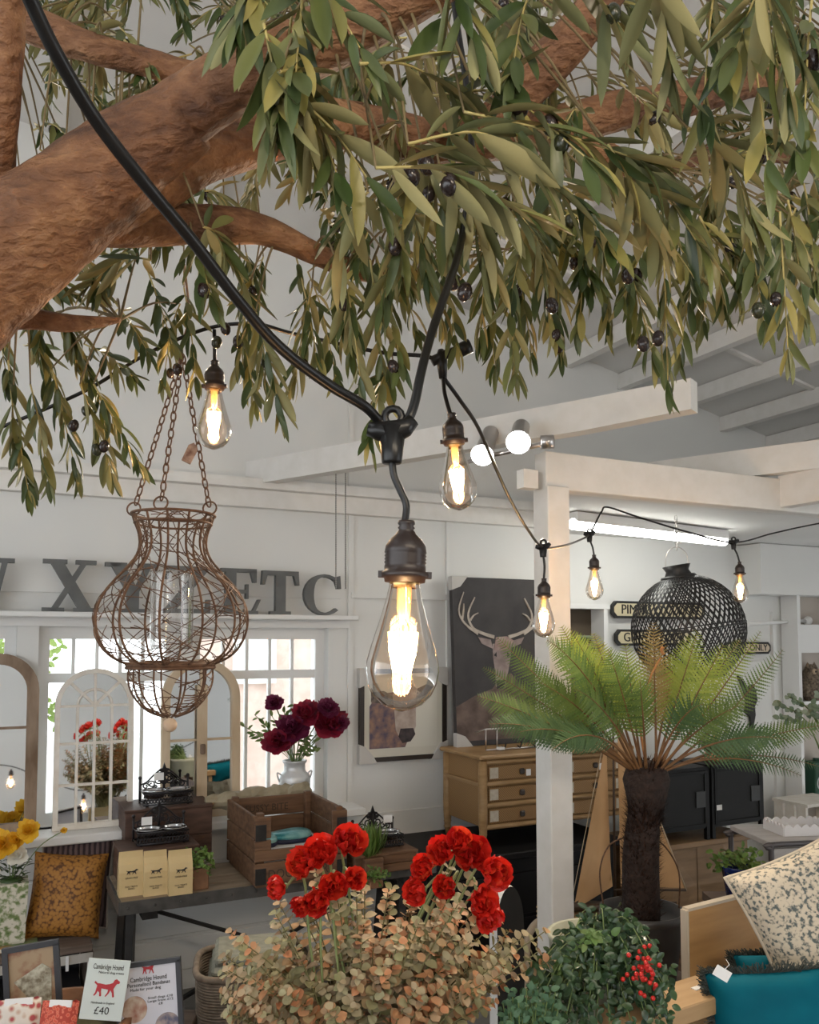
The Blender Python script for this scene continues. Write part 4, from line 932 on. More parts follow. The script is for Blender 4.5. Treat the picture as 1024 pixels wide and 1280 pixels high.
# --- right end of the table: planter tray with grass, third bowl stand, small fern
zr = ZTB
c3 = Z(488, 1094, ZTB) - N * .12
t3h = W(490, 1062, oo(c3)).z - ZTB
wooden_box('wooden_box', 'flat brown wooden tray box at the far table end by the wall', wf(uu(c3), oo(c3) - .02, 0), .30, .2, max(t3h, .06), m_crate, ZTB)
bowl_stand('black scrolled pet bowl stand on the flat tray box beside grass', wf(uu(W(478, 1050, oo(c3))), oo(c3) - .05, ZTB + max(t3h, .06) + .012), .20, .15, (.36, .7, 1))
tuft('bright green spiky grass plant in front of the bowl stand', Z(463, 1092, ZTB) - N * .0 + V((0, 0, 0)), .1, .1, 130, m_crate, [m_gr1, m_gr2], .13, seed=6, spiky=True, potwd=.09, poth=.075)
tuft('low leafy green plant at the table front before the grass', Z(470, 1110, ZTB) - N * .02, .06, .04, 40, m_terra, [m_gr1, m_gr1], .02, seed=8, potwd=.06, poth=.03)
# --- milk can with peonies on the window board
m_galv = M('galvanised_white', (.52, .53, .54), .45, .5, c2=(.66, .67, .68), scale=12)
mc = W(368, 1000, .10); mc.z = ZS
pv = thing('milk_can_vase', 'galvanised milk can vase standing on the window board', 'vase', FR(mc)); kk = mc.y / F
MB().lathe([(0, 0), (17 * kk, 0), (19 * kk, .01), (19.5 * kk, 40 * kk), (18.5 * kk, 44 * kk), (13.5 * kk, 49 * kk), (13 * kk, 57 * kk), (15 * kk, 60 * kk), (15 * kk, 62 * kk), (12.5 * kk, 62 * kk), (11 * kk, 55 * kk), (0, 54 * kk)], 26).build('body', m_galv, pv)
for s in (-1, 1): MB().tube(catmull([(s * 16 * kk, 0, 44 * kk), (s * 22 * kk, 0, 48 * kk), (s * 21 * kk, 0, 41 * kk), (s * 18.5 * kk, 0, 36 * kk)], 4), .004, 6).build('handle', m_galv, pv)
text('stamped_text', 'CREAM', .04, M('grey_stamp', (.3, .3, .32), .6), pv, T(0, -19.3 * kk, 32 * kk) @ FACE, .002, width=.11)
def bloom_mesh(R, n_, mats, seed, layers=4, ruff=.25, name='bloom'):
    rr = random.Random(seed); b = MB()
    for L in range(layers):
        f = L / max(layers - 1, 1); tilt = .25 + 1.05 * f; m_ = int(n_ * (.6 + .5 * f))
        for i in range(m_):
            a = 2 * pi * i / m_ + L * .7 + rr.uniform(-.2, .2); sz = R * (.55 + .45 * f) * rr.uniform(.85, 1.1); g = 4; vs = []
            for y in range(g + 1):
                for x in range(g + 1):
                    u_ = x / g - .5; v_ = y / g; ww = sz * .95 * sin(pi * min(.12 + v_ * .72, 1)) ; px_ = u_ * ww; out_ = sz * sin(tilt) * v_; up_ = sz * cos(tilt) * v_ + R * .25 * (4 * u_ * u_) * v_ * .6
                    out_ -= sz * .3 * v_ * v_ * (1 - f) ; w2 = ruff * sz * .18 * sin(9 * u_ + i * 2.1 + L) * v_ ** 2
                    vs.append((cos(a) * (out_ + w2) - sin(a) * px_, sin(a) * (out_ + w2) + cos(a) * px_, up_ + w2 - (R * .15 if L else 0) * f))
            fs = [(y * (g + 1) + x, y * (g + 1) + x + 1, (y + 1) * (g + 1) + x + 1, (y + 1) * (g + 1) + x) for y in range(g) for x in range(g)]
            b.add(vs, fs, 0, None, True, rr.random())
    return b.mesh(name, mats)
m_peony = LEAF('burgundy_petal', [(.20, .010, .03), (.30, .014, .04), (.12, .006, .024), (.40, .03, .06)], .55, .2)
m_peony2 = LEAF('plum_petal', [(.10, .007, .035), (.15, .012, .05), (.20, .04, .09)], .55, .2)
m_red = LEAF('poppy_petal', [(.58, .012, .008), (.70, .026, .012), (.44, .008, .008), (.76, .06, .02)], .5, .3)
m_stemg = M('flower_stem', (.13, .19, .06), .6)
top = mc + V((0, 0, 58 * kk))
PE = ((382, 893, 20, m_peony), (366, 911, 22, m_peony2), (349, 927, 21, m_peony), (411, 906, 24, m_peony), (410, 886, 15, m_peony2), (343, 879, 13, m_peony2), (424, 905, 13, m_peony2))
pmesh = {}
for i, (px, py, r, mt) in enumerate(PE):
    p = P(px, py, mc.y - .04 - .02 * (i % 3)); R = r * kk
    t = thing('peony', ['deep red peony above the milk can', 'dark plum peony in the middle of the bunch', 'burgundy peony drooping low over the milk can rim', 'large burgundy peony nearest the cow picture', 'purple peony at the top edge of the bunch', 'half-open dusky peony bud beside pale leaves', 'small plum peony behind the large burgundy one'][i], 'flower', Matrix.Translation(p), 'peonies in the milk can')
    o_ = obj('bloom', bloom_mesh(R, 9, mt, 40 + i), t, (p - top).normalized().lerp(V((0, -1, .3)), .6).to_track_quat('Z', 'Y').to_matrix().to_4x4())
    MB().tube(catmull([top + V((0, 0, -.03)), (top + p) / 2 + V((0, 0, .02)), p], 5), .0035, 6).build('stem', m_stemg, t, world=True)
gs = thing('foliage_spray', 'pale green leafy sprays among the peonies in the milk can', 'foliage', Matrix.Translation(top)); lv = []; rr = random.Random(5); sb2 = MB()
for (px, py) in ((300, 905), (318, 893), (330, 905), (355, 890), (368, 880), (352, 900), (395, 925), (400, 935), (388, 930), (325, 915), (312, 915), (385, 920), (340, 895)):
    p = P(px, py, mc.y + rr.uniform(-.06, .03)); sb2.tube([top, (top + p) / 2 + V((0, 0, .02)), p], .0018, 4)
    for j in range(9): q = top.lerp(p, .45 + .6 * j / 9); lv.append((basis(q, V((rr.uniform(-1, 1), rr.uniform(-1, .4), rr.uniform(-.3, 1))), V((0, -1, .8))) @ Matrix.Scale(rr.uniform(.03, .05), 4), 0, rr.random()))
foliage(gs, 'leaf', lv, [blade(1, .4, 4, .2, .2, .9, .01)], [m_gr2, m_gr2], 150); sb2.build('stems', m_stemg, gs, world=True)
# ================================================================= bench on the left with cushions and vase
m_bench = M('grey_brown_bench_wood', (.10, .07, .052), .7, c2=(.165, .12, .095), scale=8, stretch=(.5, 4, 4), bump=.2)
m_whitep = M('worn_white_paint', (.6, .58, .55), .6, c2=(.45, .42, .38), scale=12)
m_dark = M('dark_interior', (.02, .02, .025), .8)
bz = .42
bl = Z(116, 1180, bz); bo = oo(bl); bu = uu(bl)
bd = (bo - .03) / .44
bn = thing('storage_bench', 'weathered storage bench with white edged open front', 'bench', FR(wf(bu - .55, bo - .22 * bd, 0)) @ Matrix.Diagonal((1, bd, 1, 1)))
for j in range(3): MB().box((0, -.22 + .147 * (j + .5), bz - .015), (1.1, .144, .03), bev=.003).build('board', m_bench, bn)
MB().box((0, -.225, bz - .05), (1.1, .012, .035)).build('front_edge', m_whitep, bn)
for x in (-.53, -.02, .54): MB().box((x, -.215, (bz - .06) / 2), (.02, .02, bz - .06)).build('upright', m_whitep, bn)
MB().box((0, -.215, .19), (1.08, .02, .02)).build('front_edge', m_whitep, bn)
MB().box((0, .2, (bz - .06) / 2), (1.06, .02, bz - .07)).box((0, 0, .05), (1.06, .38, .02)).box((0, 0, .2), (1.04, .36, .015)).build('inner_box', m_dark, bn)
for x in (-.54, .545): MB().box((x, .0, (bz - .035) / 2), (.02, .4, bz - .04)).build('end_panel', m_bench, bn)
MB().box((.45, -.236, bz - .06), (.012, .008, .06)).build('paper_tag', M('white_card', (.8, .8, .8), .6), bn)
MB().box((.1, -.05, .12), (.3, .25, .11), bev=.01).build('stored_cloth', M('dark_red_cloth', (.08, .02, .02), .8), bn)
def cushion(name, label, X, wd, ht, th, mat, piping=None, fringe=None, seed=0, cat='cushion', n_=22):
    t = thing(name, label, cat, X); b = MB(); rr = random.Random(seed)
    for s in (-1, 1):
        vs = []
        for j in range(n_ + 1):
            for i in range(n_ + 1):
                a = 2 * i / n_ - 1; c_ = 2 * j / n_ - 1; e_ = (1 - a ** 4) * (1 - c_ ** 4); pin = 1 - .07 * (1 - abs(c_)) if False else 1
                x = a * wd / 2 * (1 - .07 * (1 - c_ * c_) * abs(a)); z = c_ * ht / 2 * (1 - .07 * (1 - a * a) * abs(c_))
                y = s * th / 2 * max(e_, 0) ** .55 * (1 + .12 * noise.noise(V((a * 2 + seed, c_ * 2, s))))
                vs.append((x, y, z + ht / 2))
        fs = [(j * (n_ + 1) + i, j * (n_ + 1) + i + 1, (j + 1) * (n_ + 1) + i + 1, (j + 1) * (n_ + 1) + i) for j in range(n_) for i in range(n_)]
        b.add(vs, fs if s < 0 else [f[::-1] for f in fs], 0, None, True)
    b.build('cover', mat, t)
    ed = []
    for (i0, c0) in ((0, 0), (1, 0), (2, 0), (3, 0)):
        for k_ in range(n_):
            q = 2 * k_ / n_ - 1; a, c_ = ((q, -1), (1, q), (-q, 1), (-1, -q))[i0]; ed.append((a * wd / 2 * (1 - .07 * (1 - c_ * c_)), 0, c_ * ht / 2 * (1 - .07 * (1 - a * a)) + ht / 2))
    if piping: MB().tube(ed, .005, 6, closed=True).build('piping', piping, t)
    if fringe:
        f = MB()
        for i in range(len(ed)):
            for r in range(16):
                p = V(ed[i]).lerp(V(ed[(i + 1) % len(ed)]), r / 16); o_ = (p - V((0, 0, ht / 2))).normalized(); e_ = p + o_ * rr.uniform(.008, .02) + V((rr.uniform(-.008, .008), rr.uniform(-.014, .014), rr.uniform(-.008, .008)))
                f.tube([p, (p + e_) / 2 + V((0, rr.uniform(-.005, .005), 0)), e_], .0013, 3, caps=False)
        stuff(f.build('fringe', fringe, t))
    return t
m_must = PATTERN('mustard_weave', 'voronoi', (.40, .18, .03), (.10, .035, .005), 75, .6, (.30, .125, .02), -.9, pos=(.42, .80))
cdp = bo - .23
pc = wf(uu(Z(75, 1170, bz)), bo - .12, bz)
cwm = 88 * pc.y / F
cushion('cushion', 'mustard woven cushion leaning on the bench', FR(pc, AL - .05) @ RX(-.32) @ RY(.12), cwm, 102 * pc.y / F, .12, m_must, seed=2)
cushion('cushion', 'dark plaid cushion with pale piping behind the mustard one', FR(pc - N * .11 + U * .045, AL) @ RX(-.25) @ RY(.10), cwm * 1.0, 116 * pc.y / F, .10, PATTERN('plaid', 'wave', (.045, .03, .035), (.16, .11, .11), 14, .9), M('pale_piping', (.55, .5, .45), .7), seed=3)
# floral vase with yellow flowers, on two books
vz = wf(uu(Z(12, 1178, bz)), bo - .12, bz)
bk = thing('book', 'orange and green book lying under the floral vase', 'book', FR(vz)); MB().box((.02, -.02, .012), (.17, .12, .02), bev=.002).build('cover', M('book_cover', (.45, .2, .06), .6, c2=(.15, .22, .1), scale=12), bk); MB().box((.022, -.021, .012), (.164, .121, .014)).build('pages', M('paper', (.7, .65, .55), .8), bk)
vp = vz + V((0, 0, .024)); vs_ = vp.y / F
vv_ = thing('floral_vase', 'white square vase printed with green leaves on the bench', 'vase', FR(vp)); hv = 72 * vs_
b = MB(); 
for (z, w_) in ((0, .052), (.01, .055), (hv, .064)): b.v += [(-w_, -w_, z), (w_, -w_, z), (w_, w_, z), (-w_, w_, z)]
b.f = [(3, 2, 1, 0)] + [(r * 4 + k_, r * 4 + (k_ + 1) % 4, r * 4 + 4 + (k_ + 1) % 4, r * 4 + 4 + k_) for r in range(2) for k_ in range(4)] + [(8, 9, 10, 11)]; b.m = [0] * len(b.f); b.sm = [False] * len(b.f); b.r = [0] * len(b.v)
b.build('body', PATTERN('leaf_print', 'noise', (.10, .17, .05), (.66, .62, .52), 45, .35, (.22, .27, .12), .0), vv_)
m_yel = LEAF('yellow_petal', [(.75, .42, .02), (.85, .52, .04), (.7, .33, .01)], .5, .3); m_whp = LEAF('white_petal', [(.8, .78, .7), (.85, .83, .75)], .5, .3)
vt = vp + V((0, 0, hv))
for i, (px, py, r, mt, lab) in enumerate(((4, 1056, 20, m_yel, 'large yellow artificial flower over the floral vase'), (20, 1051, 13, m_yel, 'small yellow flower between two others in the floral vase'), (36, 1039, 15, m_yel, 'tall yellow flower at the top of the floral vase'), (22, 1070, 13, m_whp, 'white open flower at the floral vase rim'), (80, 1038, 4, m_yel, 'tiny yellow bud on a long twig above the cushion'))):
    p = P(px, py, vp.y - .05); t = thing('artificial_flower', lab, 'flower', Matrix.Translation(p), 'flowers in the floral vase')
    obj('bloom', bloom_mesh(r * vs_, 7, mt, 70 + i, 3), t, V((.15 * (i - 1), -1, .5)).to_track_quat('Z', 'Y').to_matrix().to_4x4())
    MB().tube(catmull([vt + V((0, 0, -.03)), (vt + p) / 2 + V((0, 0, .03)), p + V((0, .01, 0))], 5), .002, 5).build('stem', m_stemg, t, world=True)
gs = thing('foliage_spray', 'dark green leaves filling the mouth of the floral vase', 'foliage', Matrix.Translation(vt)); lv = []
for j in range(70): a = rr.uniform(0, 2 * pi); q = vt + V((cos(a) * .06 * rr.random(), sin(a) * .06 * rr.random(), rr.uniform(.0, .1))); lv.append((basis(q, V((cos(a), sin(a), rr.uniform(0, 1.2))), V((0, 0, 1))) @ Matrix.Scale(rr.uniform(.025, .045), 4), 0, rr.random()))
m_dkg = LEAF('dark_green_leaf', [(.02, .045, .015), (.04, .075, .02), (.06, .10, .035)], .4, .15)
foliage(gs, 'leaf', lv, [blade(1, .35, 4, .3, .2, .9, .01)], [m_dkg, m_dkg], 120); MB().lathe([(0, -.012), (.05, -.012), (.04, .012), (0, .02)], 12).build('moss', m_dkg, gs)
# ================================================================= low counter with barrel tray, cards and pouches
m_oakrim = M('brown_barrel_oak', (.19, .085, .04), .5, c2=(.28, .14, .07), scale=10, stretch=(1, 1, 4))
m_frame = M('charcoal_frame', (.035, .037, .045), .5)
m_white = M('white_print', (.62, .64, .66), .6)
cz = .30; dC = 2.55
bp = P(75, 1290, dC - .15); 
cn = thing('low_counter', 'dark low counter carrying the barrel tray and framed cards', 'counter', FR(V((P(110, 1300, dC).x, dC, 0)), 0))
zc = P(100, 1300, dC).z - .01
MB().box((-.085, -.02, zc - .02), (.72, .5, .04), bev=.004).build('top', m_bench, cn)
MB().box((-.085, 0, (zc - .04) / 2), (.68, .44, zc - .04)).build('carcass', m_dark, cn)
brc = P(70, 1300, dC - .05); brc.z = zc
br = thing('barrel_tray', 'shallow oak barrel tray with thick curved rim', 'tray', FR(brc, 0)); R = 88 * dC / F; hr = (1300 - 1236) * (dC) / F * .62
MB().lathe([(R - .02, .002), (R, .002), (R + .004, hr), (R - .016, hr), (R - .02, .01)], 40).build('rim', m_oakrim, br)
MB().lathe([(0, .0), (R - .02, .0), (R - .02, hr - .07), (0, hr - .07)], 40).build('base', M('olive_green_lining', (.11, .11, .055), .6), br)
def standcard(name, label, cat, corners_px, d, lean, frame, face, th=.012):
    """upright card standing at depth d: px range"""
    (xa, ya), (xb, yb) = corners_px; c = P((xa + xb) / 2, yb, d); wd = (xb - xa) * d / F; ht = (yb - ya) * d / F
    return thing(name, label, cat, FR(c, 0)), wd, ht
t, wd, ht = standcard('dog_card', 'white card with a red dog print and handwritten price', 'card', ((100, 1206), (150, 1275)), 2.44, 0, None, None)
t.matrix_world = t.matrix_basis = t.matrix_world @ RZ(.12) @ RY(.12) @ RX(-.15)
m_mint = M('pale_mint_card', (.60, .66, .64), .6); m_dred = M('dog_red', (.45, .03, .04), .6)
MB().box((0, 0, ht / 2), (wd, .004, ht)).build('card', m_mint, t)
MB().prism([(x * wd * .55 , ht * .38 + z * wd * .5) for x, z in DOG], -.0032, -.0022).build('dog_print', m_dred, t)
text('printed_text', 'Cambridge Hound', .02, m_ink, t, T(0, -.0027, ht * .87) @ FACE, width=wd * .72); text('printed_text', 'Natural dog treats', .009, m_ink, t, T(.01, -.0027, ht * .78) @ FACE, width=wd * .6)
text('printed_text', 'Handmade in England', .008, m_ink, t, T(0, -.0027, ht * .28) @ FACE, width=wd * .55); text('handwritten_price', '£40', .028, m_ink, t, T(0, -.0027, ht * .15) @ FACE)
t, wd, ht = standcard('framed_poster', 'grey framed poster with a small red dog and round photos', 'poster', ((153, 1212), (226, 1300)), 2.5, 0, None, None)
t.matrix_world = t.matrix_basis = t.matrix_world @ RZ(.08) @ RY(-.10) @ RX(-.15)
b = MB()
for (x, z, sx, sz) in ((-wd / 2, ht / 2, .014, ht), (wd / 2, ht / 2, .014, ht), (0, 0, wd, .014), (0, ht, wd + .014, .014)): b.box((x, 0, z), (sx, .018, sz))
b.build('frame', m_frame, t); MB().box((0, 0, ht / 2), (wd - .012, .006, ht - .012)).build('print', M('lilac_white_print', (.62, .62, .68), .5), t)
MB().prism([(x * .036 , ht * .86 + z * .034) for x, z in DOG], -.005, -.0032).build('dog_print', m_dred, t)
text('printed_text', 'Cambridge Hound', .018, m_ink, t, T(0, -.0042, ht * .80) @ FACE, width=wd * .6); text('printed_text', 'Personalised Bandanas', .015, m_ink, t, T(0, -.0042, ht * .73) @ FACE, width=wd * .7); text('printed_text', 'Made for your dog', .011, m_ink, t, T(-.01, -.0042, ht * .67) @ FACE, width=wd * .5)
text('printed_text', 'Small dogs £10\nLarge from £12\n£8', .009, m_ink, t, T(wd * .18, -.0042, ht * .5) @ FACE, width=wd * .42)
for (x, z, c1, c2) in ((-.25, .42, (.35, .13, .08), (.6, .5, .4)), (.28, .16, (.1, .1, .16), (.55, .42, .34))):
    MB().prism([(x * wd + .036 * cos(i * pi / 12), z * ht + .036 * sin(i * pi / 12)) for i in range(24)], -.0046, -.0032).build('round_photo', M('round_photo_%d' % (x > 0), c1, .5, c2=c2, scale=30), t)
t, wd, ht = standcard('framed_picture', 'dark framed red photo of flowers leaning on the bench', 'picture', ((14, 1189), (72, 1268)), 2.56, 0, None, None)
t.matrix_world = t.matrix_basis = t.matrix_world @ RZ(.25) @ RY(-.10) @ RX(-.12)
b = MB()
for (x, z, sx, sz) in ((-wd / 2, ht / 2, .016, ht), (wd / 2, ht / 2, .016, ht), (0, 0, wd, .016), (0, ht, wd + .016, .016)): b.box((x, 0, z), (sx, .02, sz))
b.build('frame', m_frame, t); MB().box((0, 0, ht / 2), (wd - .012, .006, ht - .012)).build('print', PATTERN('red_photo', 'noise', (.14, .025, .02), (.35, .25, .15), 14, .35, (.22, .09, .05), 0), t)
MB().prism([(-.05, .10), (.03, .14), (.055, .12), (.05, .03), (-.005, .02), (-.02, .06)], -.0055, -.0032).build('printed_posy', M('posy_print', (.5, .48, .38), .5, c2=(.16, .13, .08), scale=60), t)
def pouch(label, px0, px1, py0, mat, d, rot=0):
    c = P((px0 + px1) / 2, 1290, d); wd = (px1 - px0) * d / F; ht = (1290 - py0) * d / F; t = thing('fabric_pouch', label, 'pouch', FR(c, rot) @ RX(-.3)); b = MB()
    n_ = 10
    for s in (-1, 1):
        vs = [((i / n_ - .5) * wd, s * .018 * (1 - (2 * i / n_ - 1) ** 4) * (1 - (2 * j / n_ - 1) ** 6), j / n_ * ht + .006 * noise.noise(V((i * .5, j * .5, s)))) for j in range(n_ + 1) for i in range(n_ + 1)]
        fs = [(j * (n_ + 1) + i, j * (n_ + 1) + i + 1, (j + 1) * (n_ + 1) + i + 1, (j + 1) * (n_ + 1) + i) for j in range(n_) for i in range(n_)]; b.add(vs, fs if s < 0 else [f[::-1] for f in fs], 0, None, True)
    b.build('cloth', mat, t); MB().box((.005, -.012, ht * .93), (wd * .6, .006, .018)).build('sewn_label', M('white_card', (.8, .8, .8), .6), t)
pouch('white pouch with pink and green floral print in the barrel tray', -8, 46, 1254, PATTERN('pink_floral', 'voronoi', (.42, .08, .09), (.72, .66, .60), 45, .8, (.6, .45, .35), .1), 2.42, .2)
pouch('coral red patterned pouch with white label in the barrel tray', 48, 94, 1256, PATTERN('coral_print', 'voronoi', (.62, .10, .06), (.45, .06, .04), 90, .8, (.72, .22, .14), .1), 2.42, -.05)
# wicker basket with grey cushion
m_wick = M('grey_wicker', (.13, .10, .072), .7, c2=(.21, .165, .125), scale=40)
kb = P(318, 1290, 2.85)
wb_ = thing('wicker_basket', 'grey brown wicker basket on the floor by the table legs', 'basket', FR(V((kb.x, kb.y, 0)), .2)); hb = P(318, 1200, 2.85).z; wk = MB(); A_, B_ = .17, .14
rows = int(hb / .009)
for j in range(rows):
    n_ = 56; pts = []
    for i in range(n_):
        a = 2 * pi * i / n_; s = 1 + .10 * j / rows; w_ = .005 * sin(n_ / 2 * a + (j % 2) * pi)
        ca, sa = cos(a), sin(a); pts.append(((A_ + w_) * s * abs(ca) ** .5 * (1 if ca > 0 else -1), (B_ + w_) * s * abs(sa) ** .5 * (1 if sa > 0 else -1), .006 + j * .009))
    wk.tube(pts, .0046, 4, closed=True)
stuff(wk.build('weave', m_wick, wb_))
rim = []
for i in range(40):
    a = 2 * pi * i / 40; ca, sa = cos(a), sin(a); rim.append((1.11 * A_ * abs(ca) ** .5 * (1 if ca > 0 else -1), 1.11 * B_ * abs(sa) ** .5 * (1 if sa > 0 else -1), hb))
MB().tube(rim, .011, 8, closed=True).build('rim', m_wick, wb_)
gc = thing('folded_blanket', 'folded grey green blanket lying in the wicker basket', 'blanket', FR(V((kb.x, kb.y, hb - .05)), .2)); b = MB()
for j in range(3): b2 = MB(); b2.box((.0, 0, .02 + j * .034), (.30 - .02 * j, .24 - .02 * j, .032), bev=.012); b2.build('fold', M('grey_green_wool', (.20, .20, .16), .95, c2=(.26, .26, .21), scale=40), gc)
MB().box((0, 0, -hb / 2 + .015), (.24, .2, hb - .07)).build('lower_folds', M('grey_green_wool', (.2, .2, .16), .95), gc)
# ================================================================= pictures on the wall
m_sblack = M('sign_black', (.015, .015, .015), .5)
m_canvas = M('dark_canvas', (.035, .032, .034), .7, c2=(.055, .05, .05), scale=6)
pa, pb = W(449, 960, .02), W(557, 945, .02); wd = (pb - pa).length; ht = W(503, 836, .02).z - W(503, 950, .02).z
c = (pa + pb) / 2; c.z = W(503, 950, .02).z
cp = thing('cow_picture', 'framed cow painting with card corner protectors on the wall', 'picture', FR(c) @ T(0, 0, 0))
m_fr = M('dark_brown_frame', (.03, .022, .018), .5); m_mount = M('cream_mount', (.66, .63, .54), .7); m_paper = M('cream_paper', (.70, .67, .58), .7)
for (x, z, sx, sz) in ((-wd / 2 + .012, ht / 2, .024, ht), (wd / 2 - .012, ht / 2, .024, ht), (0, .012, wd - .048, .024), (0, ht - .012, wd - .048, .024)): MB().box((x, 0, z), (sx, .03, sz)).build('frame_rail', m_fr, cp)
MB().box((0, .004, ht / 2), (wd - .048, .014, ht - .048)).build('mount', m_mount, cp)
MB().box((.0, -.0036, ht * .52), (wd * .78, .002, ht * .76)).build('artwork', m_paper, cp)
def art(parts, par, name, X, y):
    for k_, (poly, mat) in enumerate(parts): MB().prism(poly, y - .0006 * (k_ + 1), y, X=X).build(name, mat, par)
X = T(-wd * .39, 0, ht * .14) @ Matrix.Diagonal((wd * .78, 1, ht * .76, 1))
cm = lambda n, c1, c2, s=40: M(n, c1, .7, c2=c2, scale=s)
art([([(0, 0), (.52, 0), (.60, .2), (.5, .55), (.4, .8), (.1, .78), (0, .6)], cm('cow_body_paint', (.10, .08, .12), (.34, .20, .14), 22)),
     ([(.02, .66), (.3, .62), (.36, .74), (.2, .82), (.02, .8)], cm('cow_ear_paint', (.10, .08, .07), (.25, .2, .16))),
     ([(.38, .25), (.46, .1), (.62, .12), (.68, .3), (.68, .6), (.74, .8), (.6, .92), (.4, .9), (.33, .75), (.36, .5)], cm('cow_face_paint', (.36, .27, .22), (.55, .46, .40), 16)),
     ([(.68, .68), (.82, .74), (.95, .86), (.84, .9), (.70, .84)], cm('cow_ear_paint', (.10, .08, .07), (.25, .2, .16))),
     ([(.42, .16), (.48, .06), (.6, .08), (.67, .18), (.64, .27), (.45, .27)], cm('cow_muzzle_paint', (.03, .025, .03), (.08, .06, .06)))], cp, 'painted_cow', X, -.0048)
m_cardc = M('grey_card_corner', (.55, .53, .5), .8)
for sx in (-1, 1):
    for z, sg in ((0, 1), (ht, -1)): MB().prism([(sx * (wd / 2 + .006), z - sg * .006), (sx * (wd / 2 - .10), z - sg * .006), (sx * (wd / 2 - .075), z + sg * .035), (sx * (wd / 2 - .03), z + sg * .085), (sx * (wd / 2 + .006), z + sg * .10)], -.02, .018).build('corner_protector', m_cardc, cp)
# ================================================================= cane dresser on a black trunk, deer canvas
m_cane = M('honey_bamboo', (.30, .175, .07), .5, c2=(.40, .245, .11), scale=9, stretch=(1, 1, 4)); m_rattan = PATTERN('rattan_panel', 'check', (.24, .13, .048), (.36, .21, .085), 160, .6, None, .3)
m_pale = M('pale_raffia', (.62, .56, .46), .7, c2=(.52, .45, .35), scale=50); m_knob = M('dark_knob', (.03, .02, .015), .4)
dpt = .42; offF = .52; pl_ = W(606, 945, offF); wdD = .98
zt = W(612, 944, offF).z; zbm = W(612, 1035, offF).z; zleg = W(608, 1061, offF).z
dr = thing('cane_dresser', 'honey coloured bamboo dresser with woven drawer fronts', 'dresser', FR(wf(uu(pl_) + wdD / 2 - .02, offF - dpt / 2, zleg)))
hz = zt - zleg; hb0 = zbm - zleg
MB().box((0, 0, hz - .012), (wdD + .03, dpt + .03, .024), bev=.008).build('top', m_cane, dr)
MB().box((0, .008, (hb0 + hz - .024) / 2), (wdD - .03, dpt - .03, hz - .024 - hb0), bev=.003).build('carcass', m_rattan, dr)
for sx in (-1, 1):
    for sy in (-1, 1):
        b = MB(); x = sx * (wdD / 2 - .02); y = sy * (dpt / 2 - .02)
        b.lathe([(0, 0), (.013, 0), (.018, .05), (.022, hb0), (.024, hb0 + .02), (.024, hz - .03), (0, hz - .03)], 12, X=T(x, y, 0))
        for z in (.03, .06, .09): b.lathe([(.014 + z * .08, z), (.022, z + .008), (.014 + z * .08, z + .016)], 12, X=T(x, y, 0))
        b.build('leg', m_cane, dr)
nd = 3; dh = (hz - .04 - hb0) / nd
for s in (-1, 1): MB().beam((s * (wdD / 2 - .004), -dpt / 2 + .02, hb0 + dh * 2), (s * (wdD / 2 - .004), dpt / 2 - .02, hb0 + dh * 2), .018, .018).build('side_rail', m_cane, dr)
for i in range(nd + 1): MB().tube([(-wdD / 2 + .03, -dpt / 2 + .012, hb0 + i * dh), (wdD / 2 - .03, -dpt / 2 + .012, hb0 + i * dh)], .013, 8).build('front_rail', m_cane, dr)
MB().tube([(0, -dpt / 2 + .012, hb0), (0, -dpt / 2 + .012, hz - .03)], .014, 8).build('front_rail', m_cane, dr)
for i in range(nd):
    for s in (-1, 1):
        z = hb0 + (i + .5) * dh; x = s * (wdD / 4 - .005)
        d_ = MB().box((x, -dpt / 2 + .014, z), (wdD / 2 - .09, .012, dh - .04), bev=.003).build('drawer', m_rattan, dr)
        for q in (-1, 1): MB().box((x + q * (wdD / 4 - .075), -dpt / 2 + .007, z), (.05, .004, dh - .055)).build('raffia_panel', m_pale, d_)
        MB().box((x, -dpt / 2 + .002, z), (.03, .018, .03), bev=.006).build('knob', m_knob, d_)
        if i == 2: MB().box((x + .03, -dpt / 2 - .012, z - .006), (.028, .002, .034), X=None).build('price_tag', M('white_card', (.8, .8, .8), .6), d_)
tk_u0 = uu(W(530, 1062, .62))
tk = thing('black_trunk', 'black lacquered chest under the bamboo dresser', 'chest', FR(wf(tk_u0 + .60, .335, 0))); m_blk = M('black_lacquer', (.005, .0045, .005), .5, spec=.25)
MB().box((0, 0, zleg - .02), (1.20, .62, .036), bev=.006).build('lid', m_blk, tk); MB().box((0, .01, (zleg - .04) / 2), (1.14, .56, zleg - .04), bev=.006).build('body', m_blk, tk)
for i in range(2): MB().box((0, -.275, zleg * (.3 + .36 * i)), (1.06, .014, zleg * .33), bev=.004).build('drawer_front', m_blk, tk)
for i in range(9): MB().lathe([(0, .004), (.005, .003), (.007, 0)], 8, X=T(.05, -.284, zleg * .26 + i * .022) @ RX(pi / 2)).build('brass_stud', m_brass, tk)
